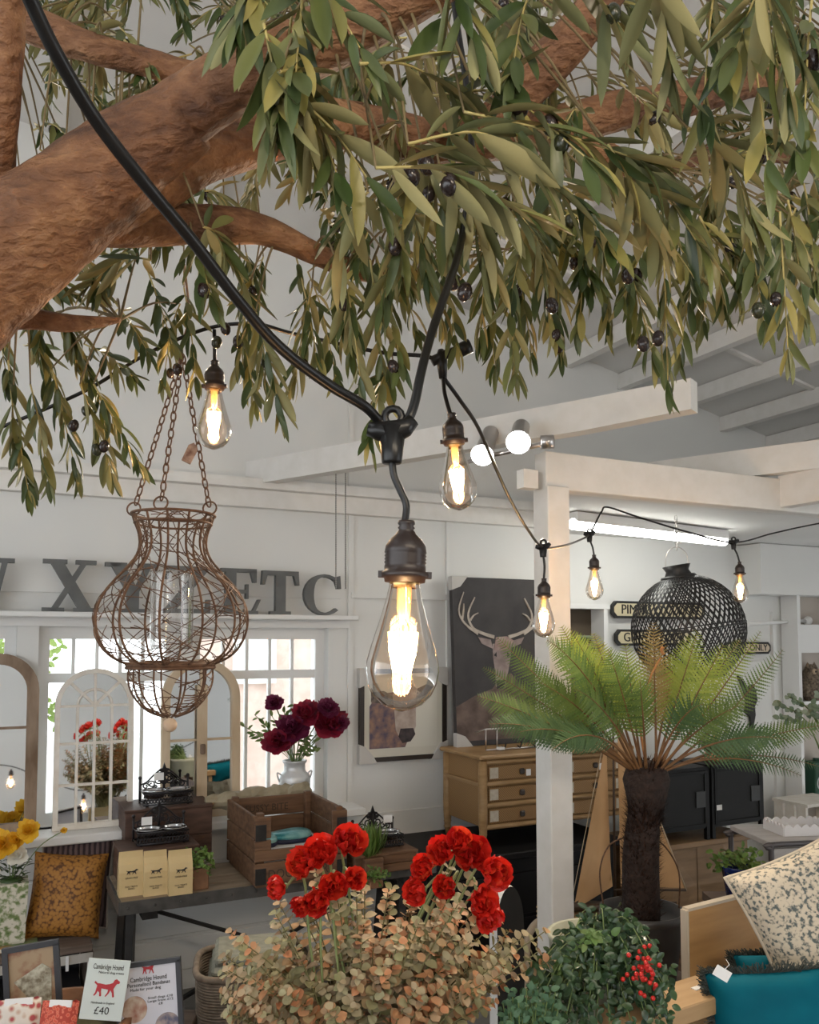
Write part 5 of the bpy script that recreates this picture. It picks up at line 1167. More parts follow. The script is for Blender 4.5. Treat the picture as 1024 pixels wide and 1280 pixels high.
# canvas leaning on the wall behind the dresser top
ca = W(571, 930, .16); cbz = zt + .001; cht = W(574, 722, .06).z - cbz; cwd = .60
dc = thing('deer_canvas', 'tall dark canvas print of a stag leaning on the wall', 'picture', FR(wf(uu(ca) + cwd / 2, .15, cbz)) @ RX(-.06))
MB().box((0, 0, cht / 2), (cwd, .035, cht)).build('canvas', m_canvas, dc)
X = T(-cwd / 2, 0, 0) @ Matrix.Diagonal((cwd, 1, cht, 1))
fur = cm('stag_fur_print', (.075, .05, .042), (.17, .12, .10), 14); fur2 = cm('stag_face_print', (.20, .15, .14), (.34, .27, .25), 14); horn = cm('antler_print', (.36, .31, .26), (.5, .44, .38), 30)
def stroke(pts, w0, w1):
    L = []; R_ = []
    for i, p in enumerate(pts):
        a = pts[max(i - 1, 0)]; b_ = pts[min(i + 1, len(pts) - 1)]; dx, dy = b_[0] - a[0], b_[1] - a[1]; l_ = sqrt(dx * dx + dy * dy); w_ = w0 + (w1 - w0) * i / (len(pts) - 1); L.append((p[0] - dy / l_ * w_, p[1] + dx / l_ * w_ * .6)); R_.append((p[0] + dy / l_ * w_, p[1] - dx / l_ * w_ * .6))
    return L + R_[::-1]
def cm2(pts): return [(p.x, p.y) for p in catmull([V((x, y, 0)) for x, y in pts], 4)]
parts_ = [([(.0, .03), (.75, .03), (.78, .3), (.62, .42), (.5, .40), (.4, .33), (.2, .29), (.0, .23)], fur), ([(.44, .34), (.54, .34), (.58, .42), (.62, .52), (.63, .60), (.42, .60), (.42, .52), (.44, .42)], fur2), ([(.45, .33), (.53, .33), (.55, .38), (.44, .38)], cm('stag_muzzle_print', (.03, .025, .025), (.07, .06, .06))), ([(.43, .53), (.46, .55), (.46, .52)], m_sblack), ([(.58, .55), (.61, .53), (.58, .52)], m_sblack), ([(.42, .57), (.30, .60), (.26, .64), (.40, .625)], fur2),
          ([(.43, .56), (.58, .56), (.66, .62), (.58, .645), (.46, .64)], cm('stag_brow_print', (.26, .16, .14), (.4, .3, .28), 20)), ([(.60, .57), (.74, .60), (.78, .64), (.66, .62)], fur2)]
for mir in (0, 1):
    f = (lambda p: p) if not mir else (lambda p: (1.04 - p[0], p[1]))
    for pts, w0, w1 in (([(.44, .64), (.30, .665), (.2, .70), (.16, .78), (.24, .88)], .018, .006), ([(.26, .66), (.12, .72), (.06, .80), (.12, .91)], .014, .004), ([(.09, .74), (.11, .80), (.115, .84)], .012, .004), ([(.18, .74), (.22, .77), (.27, .785)], .010, .004)):
        parts_.append((stroke([f(p) for p in cm2(pts)], w0, w1), horn))
art(parts_, dc, 'printed_stag', X, -.0178)
for z in (.0, cht): 
    sg = 1 if z == 0 else -1; MB().prism([(-cwd / 2 - .004, z - sg * .004), (-cwd / 2 + .10, z - sg * .004), (-cwd / 2 + .05, z + sg * .055), (-cwd / 2 - .004, z + sg * .075)], -.024, .02).build('corner_protector', m_cardc, dc)
# wire coat rack lying on the dresser
rk = thing('wire_hook_rack', 'thin metal rack with row of hooks standing on the dresser', 'rack', FR(wf(uu(W(612, 935, .40)) + .19, .38, zt + .001))); b = MB()
for z in (.005, .115): b.tube([(-.2, 0, z), (.28, 0, z)], .005, 6)
for x in (-.2, -.13, .28): b.tube([(x, 0, .005), (x, 0, .115)], .004, 6)
b.tube([(-.2, 0, .115), (-.2, .1, .09)], .004, 6); b.build('frame', m_chrome, rk)
for x in (-.1, 0, .1, .2): MB().tube(catmull([(x, 0, .02), (x, -.025, .012), (x + .005, -.03, .03), (x + .01, -.022, .04)], 4), .004, 6).build('hook', m_iron, rk)
MB().box((-.12, -.02, .012), (.035, .03, .014)).build('price_tag', M('white_card', (.8, .8, .8), .6), rk)
# ================================================================= between the dresser and the post
cbp = P(634, 1230, 2.9); cbt = P(634, 1105, 2.9).z
ck = thing('chalkboard_sign', 'black arched chalkboard sign with white edge', 'chalkboard', FR(V((cbp.x, cbp.y, 0)), .35)); w_ = .10
pol = [(-w_ / 2, 0), (w_ / 2, 0)] + [(w_ / 2 * cos(pi * i / 16) * (1 if True else 1), cbt - .13 + .13 * sin(pi * i / 16)) for i in range(17)]
MB().prism(pol, -.03, .03, mside=1).build('board', [M('chalkboard_black', (.007, .0075, .008), .8, c2=(.013, .013, .013), scale=12), M('white_edge', (.75, .74, .72), .6)], ck)
MB().box((0, .06, .01), (w_, .12, .02)).build('foot', m_wood_w, ck)
ch = P(666, 1240, 3.62)
cr = thing('round_backed_stool', 'pale wooden curved chair back behind the post', 'chair', FR(V((ch.x + .06, ch.y, 0)), AL)); zt2 = P(666, 1142, 3.62).z
MB().tube([(-.10 + .0 * i, 0, .02 + (zt2 - .14) * i / 4) for i in range(5)] + [(-.10 + .1 * (1 - cos(pi * i / 20)), 0, zt2 - .12 + .10 * sin(pi * i / 20)) for i in range(1, 20)] + [(.10, 0, .02 + (zt2 - .14) * (4 - i) / 4) for i in range(5)], .016, 8).build('bent_frame', M('pale_ash_wood', (.45, .36, .26), .55), cr)
MB().lathe([(0, zt2 - .36), (.13, zt2 - .36), (.14, zt2 - .34), (.13, zt2 - .33), (0, zt2 - .33)], 20).build('seat', M('pale_ash_wood', (.45, .36, .26), .55), cr)
# ================================================================= back right: cupboard niche, signs, lattice pendant
m_cream2 = M('cream_sign', (.62, .55, .36), .5); m_sblack = M('sign_black', (.015, .015, .015), .5)
nu0, nu1 = uu(W(716, 830, .14)), uu(W(757, 830, .14)); nz0, nz1 = .75, W(735, 760, .14).z
nc = thing('wall_cupboard', 'open white wall cupboard with dark shelves behind the fern', 'cupboard', FR(wf((nu0 + nu1) / 2 - .1, .08, 0))); wn_ = nu1 - nu0 + .2
for x in (-wn_ / 2, wn_ / 2): MB().box((x, 0, (nz0 + nz1) / 2), (.03, .14, nz1 - nz0)).build('side', m_trim, nc)
MB().box((0, 0, nz1 + .01), (wn_ + .06, .15, .03)).build('top', m_trim, nc); MB().box((0, .06, (nz0 + nz1) / 2), (wn_, .01, nz1 - nz0)).build('back', M('brown_cupboard_back', (.10, .075, .05), .7), nc)
for i in range(5): MB().box((0, 0, nz0 + i * (nz1 - nz0) / 5), (wn_ - .03, .13, .02)).build('shelf', M('brown_shelf', (.2, .15, .1), .6), nc)
gb = thing('green_bowl', 'shallow green bowl on the top cupboard shelf', 'bowl', FR(wf((nu0 + nu1) / 2 - .02, .08, nz0 + 4 * (nz1 - nz0) / 5 + .011))); MB().lathe([(0, 0), (.035, 0), (.07, .03), (.08, .05), (.076, .05), (.06, .028), (0, .008)], 22).build('body', M('sage_glaze', (.16, .2, .12), .3), gb)
def sign(label, txt, pxa, pxb, py, hpx, off=.03, m1=m_cream2):
    a = W(pxa, py, off); b_ = W(pxb, py, off); c = (a + b_) / 2; wd = (b_ - a).length; ht = hpx * c.y / F; t = thing('street_sign', label, 'sign', FR(c)); k_ = ht * .28
    def oct(w, h, q): return [(-w / 2 + q, -h / 2), (w / 2 - q, -h / 2), (w / 2, -h / 2 + q), (w / 2, h / 2 - q), (w / 2 - q, h / 2), (-w / 2 + q, h / 2), (-w / 2, h / 2 - q), (-w / 2, -h / 2 + q)]
    MB().prism(oct(wd, ht, k_), -.012, .012).build('border', m_sblack, t); MB().prism(oct(wd - .03, ht - .03, k_ * .8), -.0145, -.0122).build('face', m1, t)
    text('lettering', txt, ht * .78, m_sblack, t, T(0, -.016, 0) @ FACE, .002, width=wd * .82)
sign("cream street sign reading PIMMS O'CLOCK behind the lattice pendant", "PIMM'S O'CLOCK", 764, 880, 763, 21)
sign("cream street sign reading GIN O'CLOCK under the PIMMS sign", "GIN O'CLOCK", 769, 862, 797, 20)
sign('small cream sign reading STAFF ONLY on the back wall', 'STAFF ONLY', 905, 962, 810, 15, m1=M('pink_cream_sign', (.62, .52, .40), .5))
# lattice pendant
m_bam = M('black_bamboo', (.014, .013, .013), .45)
lp = P(860, 787, 4.4); Rl = 69 * 4.4 / F
la = thing('lattice_pendant', 'black woven bamboo globe pendant hanging on a chain', 'pendant lamp', Matrix.Translation(lp) @ RY(-.16)); wv = MB(); nst = 54
for s in (-1, 1):
    for i in range(nst):
        a0 = 2 * pi * i / nst; pts = []
        for j in range(15):
            th = radians(16 + (150 - 16) * j / 14); a = a0 + s * 1.25 * j / 14; r = Rl * (1.004 if s > 0 else .996)
            pts.append(V((r * sin(th) * cos(a), r * sin(th) * sin(a), r * cos(th))))
        for j in range(14):
            p, q = pts[j], pts[j + 1]; t_ = (q - p).normalized(); n__ = p.normalized(); sd = t_.cross(n__) * .0034
            wv.add([p - sd, p + sd, q + sd, q - sd, p - sd - n__ * .0016, p + sd - n__ * .0016, q + sd - n__ * .0016, q - sd - n__ * .0016], [(0, 1, 2, 3), (7, 6, 5, 4), (0, 4, 5, 1), (2, 6, 7, 3), (1, 5, 6, 2), (0, 3, 7, 4)])
stuff(wv.build('bamboo_weave', m_bam, la))
for th, tk_ in ((16, .012), (150, .010), (90, .004)):
    MB().tube([(Rl * sin(radians(th)) * cos(a), Rl * sin(radians(th)) * sin(a), Rl * cos(radians(th))) for a in [j * 2 * pi / 36 for j in range(36)]], tk_, 6, closed=True).build('hoop', m_bam, la)
MB().lathe([(Rl * .26, Rl * .955), (Rl * .20, Rl * 1.08), (Rl * .25, Rl * 1.18), (Rl * .22, Rl * 1.18), (Rl * .18, Rl * 1.08), (Rl * .22, Rl * .955)], 24).build('collar', m_bam, la)
top_ = lp + V((-.05, 0, Rl * 1.18)); ceil_ = V((top_.x, top_.y, 2.36)); kk_ = int((ceil_.z - top_.z - .1) / .03); I = la.matrix_world.inverted()
cl = MB().tube([(.008 * cos(a), 0, .019 * sin(a)) for a in [j * 2 * pi / 12 for j in range(12)]], .0025, 5, closed=True).mesh('chain_link', m_chrome)
for j in range(kk_ + 1): obj('chain_link', cl, la, I @ Matrix.Translation(ceil_ + V((0, 0, -.02 - .03 * j))) @ RZ((j % 2) * pi / 2))
hp = ceil_ + V((0, 0, -.02 - .03 * kk_)); MB().tube(catmull([top_ + V((-.06, 0, -.02)), top_ + V((-.05, 0, .06)), hp, top_ + V((.05, 0, .06)), top_ + V((.06, 0, -.02))], 5), .0025, 5).build('wire_bail', m_chrome, la, world=True)
# coat rail, black bird cut-out and a pink cloth on the back wall
ra, rb = W(931, 780, .06), W(1010, 776, .06); rl = thing('wall_rail', 'white round rail with knobs fixed to the back wall', 'rail', FR(ra)); MB().tube([ra, rb], .013, 8).build('bar', m_trim, rl, world=True)
for q in (ra, rb): MB().ball(q, .034, n=12, sc=(1, .8, 1)).build('knob', m_trim, rl, world=True); MB().tube([q, q - N * .06], .014, 8).build('bracket', m_trim, rl, world=True)
bp_ = W(936, 900, .02); bs = bp_.y / F
bird = thing('bird_cutout', 'tall black bird silhouette on the back wall beside the fern', 'wall decoration', FR(bp_))
up_ = [(-17, 55), (-13, 53), (-2, 38), (6, 44), (12, 38), (15, 24), (10, 16), (11, 6), (7, -8), (3, -8), (2, 4), (-6, 10), (-3, 24), (-8, 40), (-16, 52)]
lo_ = [(2, -8), (7, -8), (4, -24), (-4, -32), (0, -36), (2, -44), (0, -51), (-14, -52), (-16, -46), (-10, -38), (-6, -32), (-3, -26)]
for pl2, nm in ((up_, 'upper_body'), (lo_, 'tail')): MB().prism([(x * bs, z * bs) for x, z in pl2], -.008, .012).build(nm, m_sblack, bird)
pk_ = W(943, 995, .05); pcl = thing('gingham_cloth', 'pink and white checked cloth bunch hung on the back wall', 'cloth', FR(pk_)); b = MB(); b.lathe([(.0, .07), (.015, .065), (.03, .03), (.036, -.02), (.042, -.06), (.02, -.065), (0, -.06)], 14); b.v = [(x * (1 + .3 * noise.noise(V((x * 40, y * 40, z * 40)))), y * .6, z) for x, y, z in b.v]; b.build('bunch', PATTERN('pink_gingham', 'check', (.55, .10, .18), (.75, .68, .68), 55, .8), pcl)
MB().tube([(0, .02, .06), (0, .045, .09)], .004, 5).build('hook', m_chrome, pcl)
# door panel strips on the back wall
for px in (968, 905): MB().box((uu(W(px, 900)), -.012, 1.05), (.035, .024, 1.7)).build('cover_strip', m_wall, wb)
MB().box((uu(W(930, 825)), -.01, W(930, 830).z), (uu(W(968, 830)) - uu(W(905, 830)), .02, .03)).build('rail', m_wall, wb)
# ================================================================= sideboard, metal cabinets, oil lamp
m_mango = M('mango_wood', (.20, .115, .05), .5, c2=(.29, .175, .085), scale=7, stretch=(.4, 3, 3), bump=.1)
so = .62; zsb = W(870, 1052, so).z; su0 = uu(W(800, 1052, so)); su1 = uu(W(940, 1052, so)); sw = su1 - su0
sb = thing('faceted_sideboard', 'mango wood sideboard with diamond faceted doors', 'sideboard', FR(wf((su0 + su1) / 2, so - .2, 0)))
MB().box((0, 0, zsb - .015), (sw, .42, .03), bev=.004).build('top', m_mango, sb); MB().box((0, .01, (zsb - .03) / 2 + .04), (sw - .03, .38, zsb - .12), bev=.003).build('carcass', m_mango, sb)
for sx in (-1, 1):
    for sy in (-1, 1): MB().box((sx * (sw / 2 - .05), sy * .16, .05), (.04, .04, .1)).build('leg', m_mango, sb)
for i in range(2):
    x0 = -sw / 2 + .02 + i * (sw - .04) / 2; x1 = x0 + (sw - .04) / 2 - .006; z0, z1 = .10, zsb - .035; mx, mz = (x0 + x1) / 2, (z0 + z1) / 2; y = -.19; b = MB()
    vs = [(x0, y, z0), (x1, y, z0), (x1, y, z1), (x0, y, z1), (mx, y - .025, mz), (mx, y - .004, z0), (x1, y - .004, mz), (mx, y - .004, z1), (x0, y - .004, mz)]
    b.add(vs, [(4, 5, 6), (4, 6, 7), (4, 7, 8), (4, 8, 5), (0, 5, 8), (1, 6, 5), (2, 7, 6), (3, 8, 7), (0, 1, 5), (1, 2, 6), (2, 3, 7), (3, 0, 8)]); b.build('door', m_mango, sb)
m_blkm = M('black_steel', (.007, .007, .0075), .55, spec=.25); m_mesh = PATTERN('black_mesh_panel', 'check', (.003, .003, .0035), (.009, .009, .0095), 220, .7)
def cabinet(label, u_, off, wd, dp, ht, z):
    t = thing('metal_cabinet', label, 'cabinet', FR(wf(u_, off, z)))
    for sx in (-1, 1):
        for sy in (-1, 1): MB().box((sx * (wd / 2 - .012), sy * (dp / 2 - .012), ht / 2), (.024, .024, ht)).build('post', m_blkm, t)
        MB().box((sx * (wd / 2 - .008), 0, ht / 2 + .03), (.006, dp - .05, ht - .08)).build('side_mesh', m_mesh, t)
    MB().box((0, 0, ht - .01), (wd, dp, .02)).build('top', m_blkm, t); MB().box((0, 0, .07), (wd - .02, dp - .02, .014)).build('base', m_blkm, t); MB().box((0, dp / 2 - .006, ht / 2 + .03), (wd - .04, .006, ht - .08)).build('back', m_blkm, t); MB().box((0, .01, ht * .55), (wd - .03, dp - .05, .008)).build('shelf', m_blkm, t)
    d_ = MB().box((0, -dp / 2 + .004, ht / 2 + .03), (wd - .06, .004, ht - .10)).build('door', m_mesh, t)
    for x, z_, sx, sz in ((-wd / 2 + .03, ht / 2 + .03, .018, ht - .1), (wd / 2 - .03, ht / 2 + .03, .018, ht - .1), (0, .085, wd - .06, .018), (0, ht - .03, wd - .06, .018)): MB().box((x, -dp / 2 - .001, z_), (sx, .008, sz)).build('door_rail', m_blkm, d_)
    MB().box((wd / 2 - .07, -dp / 2 - .002, ht * .56), (.07, .008, .09)).build('lock_plate', M('dark_steel_plate', (.05, .05, .05), .5, .5), d_)
    return t
o1 = .50
ua, ub = uu(W(872, 1050, o1)), uu(W(936, 1050, o1)); hc = W(900, 958, o1 + .16).z - zsb
t = cabinet('black mesh metal cabinet carrying the oil lamp on the sideboard', (ua + ub) / 2 + .0, o1 - .03, ub - ua, .30, hc, zsb + .001); MB().box((-(ub - ua) / 2 - .0 + .05, -.156, hc * .42), (.04, .002, .03)).build('price_tag', M('white_card', (.8, .8, .8), .6), t)
t = cabinet('black mesh metal cabinet behind the fern trunk on the sideboard', ua - (ub - ua) / 2 - .015, o1 - .03, ub - ua - .01, .30, hc - .004, zsb + .001)
lpz = zsb + hc + .002; lq = wf(uu(W(892, 955, .45)), .47, lpz); m_cop = M('copper', (.55, .26, .14), .3, 1); lk_ = lq.y / F
ol = thing('oil_lamp', 'copper oil lamp with clear glass chimney on the black cabinet', 'lamp', FR(lq))
MB().lathe([(0, 0), (19 * lk_, 0), (18 * lk_, 4 * lk_), (13 * lk_, 9 * lk_), (11 * lk_, 13 * lk_), (0, 13 * lk_)], 24).build('base', m_cop, ol); MB().lathe([(0, 13 * lk_), (15 * lk_, 14 * lk_), (18 * lk_, 19 * lk_), (17 * lk_, 23 * lk_), (0, 24 * lk_)], 24).build('oil_font', M('dark_bronze', (.10, .08, .05), .3, .8), ol)
MB().lathe([(12 * lk_, 24 * lk_), (15 * lk_, 32 * lk_), (14 * lk_, 44 * lk_), (8 * lk_, 52 * lk_), (7 * lk_, 80 * lk_)], 24).build('glass_chimney', GLASS('clear_glass', (.97, .98, .97), .10), ol)
MB().tube([(0, 0, 24 * lk_), (0, 0, 36 * lk_)], 3 * lk_, 10).build('burner', m_brass, ol)
# ================================================================= model sailing boat
m_sail = M('tan_sailcloth', (.50, .29, .13), .8, c2=(.60, .37, .19), scale=3, bump=.1); m_hull = M('dark_hull_wood', (.06, .035, .02), .5)
db = 4.0; bz0 = P(780, 1140, db).z
plat = thing('wooden_plinth', 'low rustic wooden plinth under the model sailing boat', 'plinth', FR(V((P(775, 1100, db).x, db, 0)), .1)); 
for j in range(4): MB().box((0, -.18 + .09 * j, bz0 - .02), (.62, .086, .04), bev=.003).build('board', m_mango, plat)
MB().box((0, -.045, (bz0 - .04) / 2), (.54, .3, bz0 - .04)).build('base', m_crate, plat)
sbt = thing('model_sailboat', 'model sailing boat with tan cloth sails behind the fern trunk', 'model boat', FR(P(775, 1140, db), 0)); org = P(775, 1140, db)
def sail(name, pts, bulge):
    """triangular sail with belly; pts px"""
    a, b_, c_ = [P(x, y, db) for x, y in pts]; n_ = 8; vs = []; idx = {}; 
    for i in range(n_ + 1):
        for j in range(n_ + 1 - i):
            u_, v_ = i / n_, j / n_; w_ = 1 - u_ - v_; p = a * w_ + b_ * u_ + c_ * v_ + V((0, -1, 0)) * bulge * 27 * (u_ * v_ * w_) ; idx[(i, j)] = len(vs); vs.append(p)
    m_ = len(vs); fs = []
    for i in range(n_):
        for j in range(n_ - i):
            fs.append((idx[(i, j)], idx[(i + 1, j)], idx[(i, j + 1)]))
            if j < n_ - i - 1: fs.append((idx[(i + 1, j)], idx[(i + 1, j + 1)], idx[(i, j + 1)]))
    q = MB(); q.add(vs, fs, sm=True); q.add([p + V((0, .003, 0)) for p in vs], [f[::-1] for f in fs], sm=True); q.build(name, m_sail, sbt, world=True)
sail('jib_sail', ((758, 925), (719, 1128), (764, 1100)), .05); sail('jib_sail', ((752, 955), (722, 1135), (766, 1108)), .06); sail('main_sail', ((772, 905), (776, 1108), (858, 1110)), .05); sail('top_sail', ((800, 955), (818, 1020), (772, 1050)), .02)
MB().tube([P(769, 1128, db), P(766, 860, db)], [.007, .004], 8).build('mast', m_hull, sbt, world=True); MB().tube([P(768, 1112, db - .01), P(858, 1113, db - .01)], .005, 6).build('boom', m_hull, sbt, world=True)
MB().tube([P(858, 1113, db), P(800, 960, db)], .004, 6).build('gaff', m_pine, sbt, world=True); MB().tube([P(766, 870, db), P(716, 1120, db)], .0022, 5).build('forestay', m_pine, sbt, world=True)
h = MB(); hx = 70 * db / F
for i in range(13):
    t_ = i / 12 * 2 - 1; w_ = .05 * (1 - abs(t_) ** 2.5) + .002; z_ = .035 + .012 * t_ * t_
    h.v += [(t_ * hx, -w_, z_), (t_ * hx * .97, -w_ * .6, .012), (t_ * hx * .95, 0, .002), (t_ * hx * .97, w_ * .6, .012), (t_ * hx, w_, z_)]
for i in range(12):
    for k_ in range(4): h.f.append((i * 5 + k_, i * 5 + k_ + 1, i * 5 + 6 + k_, i * 5 + 5 + k_))
    h.f.append((i * 5 + 4, i * 5, i * 5 + 5, i * 5 + 9))
h.m = [0] * len(h.f); h.sm = [True] * len(h.f); h.r = [0] * len(h.v); h.build('hull', m_hull, sbt)
# ================================================================= right edge: white cabinet with owl, tin, grey table, tray
wo = .15; wu = uu(W(1001, 900, wo)); ww = .42; owlz = W(1012, 876, wo - .05).z; shz = W(1010, 1004, wo).z; topz = W(1010, 816, wo).z
wc = thing('white_display_cabinet', 'tall white open display cabinet holding the owl', 'cabinet', FR(wf(wu + ww / 2, wo / 2 + .003, 0)))
for x in (-ww / 2 + .015, ww / 2 - .015): MB().box((x, 0, 1.02), (.03, .14, 2.04)).build('side', m_trim, wc)
MB().box((0, .065, 1.02), (ww - .06, .01, 2.04)).build('back', M('beige_back', (.50, .45, .40), .7), wc); MB().box((0, 0, topz + .1), (ww - .06, .13, .2)).build('fascia', m_trim, wc)
for z in (owlz, shz, .1): MB().box((0, .0, z - .011), (ww - .06, .13, .022)).build('shelf', m_trim, wc)
ow = thing('owl_figure', 'brown owl figure standing on the white cabinet shelf', 'figurine', FR(wf(uu(W(1015, 870, wo - .06)), wo - .06, owlz + .001))); ok = W(1015, 870, wo - .06).y / F; m_owl = M('owl_feathers', (.07, .05, .035), .8, c2=(.22, .17, .12), scale=70, bump=.5)
MB().lathe([(0, 0), (8 * ok, 0), (12 * ok, 8 * ok), (13 * ok, 20 * ok), (10.5 * ok, 30 * ok), (9.5 * ok, 36 * ok), (6 * ok, 43 * ok), (0, 45 * ok)], 18).build('body', m_owl, ow)
for s in (-1, 1):
    MB().lathe([(4 * ok, 0), (0, 8 * ok)], 8, X=T(s * 6 * ok, 0, 40 * ok)).build('ear_tuft', m_owl, ow); MB().ball((s * 4 * ok, -8 * ok, 36 * ok), 3.6 * ok, n=10, sc=(1, .6, 1)).build('eye_disc', M('owl_face', (.40, .30, .2), .7), ow); MB().ball((s * 4 * ok, -10 * ok, 36 * ok), 1.5 * ok, n=8).build('eye', m_sblack, ow); MB().ball((s * 11 * ok, 0, 17 * ok), 12 * ok, n=10, sc=(.3, .6, 1)).build('wing', m_owl, ow)
tn = thing('green_tin', 'dark green tin with round white badge on the cabinet shelf', 'tin', FR(wf(uu(W(1020, 1000, wo - .06)) + .02, wo - .065, shz + .001))); tw_ = .15; th_ = 52 * 5.5 / F; m_dgt = M('dark_green_tin', (.012, .06, .035), .35)
MB().box((0, 0, th_ / 2), (tw_, .1, th_), bev=.006).build('body', m_dgt, tn); MB().lathe([(0, .02), (.02, .02), (.022, 0), (.03, 0)], 14, X=T(0, 0, th_)).build('cap', m_dgt, tn)
MB().tube([(.055 * cos(a), -.052, th_ * .45 + .055 * sin(a)) for a in [j * 2 * pi / 24 for j in range(24)]], .004, 5, closed=True).build('badge_ring', m_white, tn); MB().box((0, -.052, th_ * .45), (.075, .004, .035)).build('badge_plate', m_white, tn); text('badge_text', 'CASTLE', .03, m_dred, tn, T(0, -.0545, th_ * .45) @ FACE, width=.065)
lu = uu(W(987, 1005, wo + .16)); lw_ = .4; lc_ = thing('low_white_crate', 'low white painted wooden crate shelf at the cabinet foot', 'shelf', FR(wf(lu + lw_ / 2, wo + .16, 0))); hl = W(1000, 1002, wo + .2).z
for x in (-lw_ / 2 + .01, lw_ / 2 - .01):
    for j in range(3): MB().box((x, -.09 + .09 * j, hl / 2), (.02, .07, hl - .02)).build('slat', m_cream, lc_)
MB().box((0, 0, hl - .01), (lw_, .28, .02)).build('top', m_cream, lc_); MB().box((0, .11, hl / 2), (lw_ - .04, .012, hl - .04)).build('back', M('beige_back', (.5, .45, .4), .7), lc_)
gt0 = P(942, 1045, 3.7); gz = gt0.z; gt = thing('grey_console', 'grey painted console table with rounded metal end rail', 'table', FR(V((gt0.x + .40, gt0.y + .1, 0)), .12)); m_greyp = M('grey_wash_wood', (.40, .38, .37), .6, c2=(.50, .48, .47), scale=8, stretch=(.4, 3, 3)); m_gun = M('gunmetal', (.13, .12, .125), .4, .7)
MB().box((0, 0, gz - .012), (.80, .34, .024), bev=.003).build('top', m_greyp, gt); MB().box((0, -.15, gz - .10), (.76, .02, .14)).build('apron', m_greyp, gt)
MB().tube(catmull([(.40, -.175, gz - .008), (-.36, -.175, gz - .008), (-.395, -.175, gz - .03), (-.40, -.175, gz - .07), (-.40, -.175, .01)], 5), .012, 8).build('front_rail', m_gun, gt)
MB().tube(catmull([(.40, .165, gz - .03), (-.36, .165, gz - .03), (-.395, .165, gz - .05), (-.40, .165, gz - .09), (-.40, .165, .01)], 5), .012, 8).build('back_rail', m_gun, gt)
for y in (-.16, .16): MB().box((.38, y, (gz - .024) / 2), (.03, .03, gz - .024)).build('leg', m_gun, gt)
ty = thing('scalloped_tray', 'white wooden tray with scalloped edge on the grey console', 'tray', FR(V((P(1003, 1032, 3.75).x, 3.78, gz + .001)), .12)); m_wt = M('tray_white', (.72, .71, .72), .5); w_, d_, h_ = .24, .16, .05
MB().box((0, 0, .005), (w_, d_, .01)).build('base', m_wt, ty)
sc_ = [(-.5, 0), (.5, 0)] + [(.5 - i / 36, .72 + .28 * abs(sin(pi * 6 * i / 36))) for i in range(37)]
for y in (-1, 1): MB().prism([(x * w_, z * h_) for x, z in sc_], y * d_ / 2 - .004, y * d_ / 2 + .004).build('scalloped_side', m_wt, ty)
for x in (-1, 1): MB().prism([(a * d_, z * h_) for a, z in sc_], -.004, .004, X=T(x * w_ / 2, 0, 0) @ RZ(pi / 2)).build('scalloped_side', m_wt, ty)
eg = P(985, 885, 3.6); es = thing('eucalyptus_spray', 'grey green eucalyptus spray arching in before the owl', 'foliage', Matrix.Translation(P(1060, 1040, 3.7))); lv = []; rr = random.Random(9); b = MB(); gp = P(1060, 1040, 3.7)
for (px, py) in ((966, 880), (985, 870), (1000, 890), (1015, 880), (1024, 868), (975, 898), (1035, 860)):
    p = P(px, py, 3.6); md = (gp + p) / 2 + V((.0, 0, .18)); pts = catmull([gp, md, p], 8); b.tube(pts, .003, 5)
    for q in pts[9:]:
        for s in (-1, 1): lv.append((basis(q, V((rr.uniform(-1, 1), rr.uniform(-.6, .2), rr.uniform(-.6, .8))), V((0, -1, .5))) @ Matrix.Scale(rr.uniform(.022, .036), 4), 0, rr.random()))
m_euc = LEAF('eucalyptus_leaf', [(.13, .19, .12), (.20, .26, .18), (.28, .34, .26), (.08, .13, .08)], .5, .2); foliage(es, 'leaf', lv, [blade(1, .75, 5, .1, .1, .9, .01)], [m_euc, m_euc], 100); b.build('stems', m_stemg, es, world=True)
ev = thing('stone_jar', 'pale jar holding the eucalyptus on the grey console', 'vase', FR(V((gp.x, gp.y, gz + .001)))); MB().lathe([(0, 0), (.05, 0), (.07, .06), (.06, .13), (.04, .16), (.045, .18), (.035, .18), (.03, .15), (0, .02)], 20).build('body', m_cream, ev)
# ================================================================= plywood bin with cushions, plank, blue pot
m_ply = M('plywood', (.38, .20, .07), .55, c2=(.52, .295, .115), scale=5, stretch=(.5, 2, 4)); m_plye = M('pale_ply_edge', (.58, .50, .40), .6)
dB = 2.35; A0 = P(857, 1137, dB); A1 = P(988, 1119, dB + .25); ang = atan2(A1.y - A0.y, A1.x - A0.x); L_ = (A1 - A0).length * 1.5; zt_ = A0.z
pb_ = thing('plywood_bin', 'open plywood bin with pale edges beside the teal cushion', 'bin', FR(V((A0.x, A0.y, 0)), ang))
MB().box((L_ / 2, .0, zt_ / 2), (L_, .018, zt_), bev=.003).build('back_panel', m_ply, pb_)
MB().box((L_ / 2, .0, zt_ + .001), (L_, .022, .008)).build('edge_strip', m_plye, pb_); MB().box((-.004, .0, zt_ / 2), (.008, .022, zt_)).build('edge_strip', m_plye, pb_)
zo = P(960, 1300, 2.05).z - .02
MB().box((L_ / 2 + .02, -.27, zo - .012), (L_ - .06, .50, .024)).build('floor_panel', m_ply, pb_); MB().box((L_ / 2 + .02, -.50, (zo - .024) / 2), (L_ - .08, .018, zo - .024)).build('front_panel', m_ply, pb_)
for x in (.07, L_ - .03): MB().box((x, -.26, (zo - .024) / 2), (.018, .46, zo - .024)).build('side_panel', m_ply, pb_)
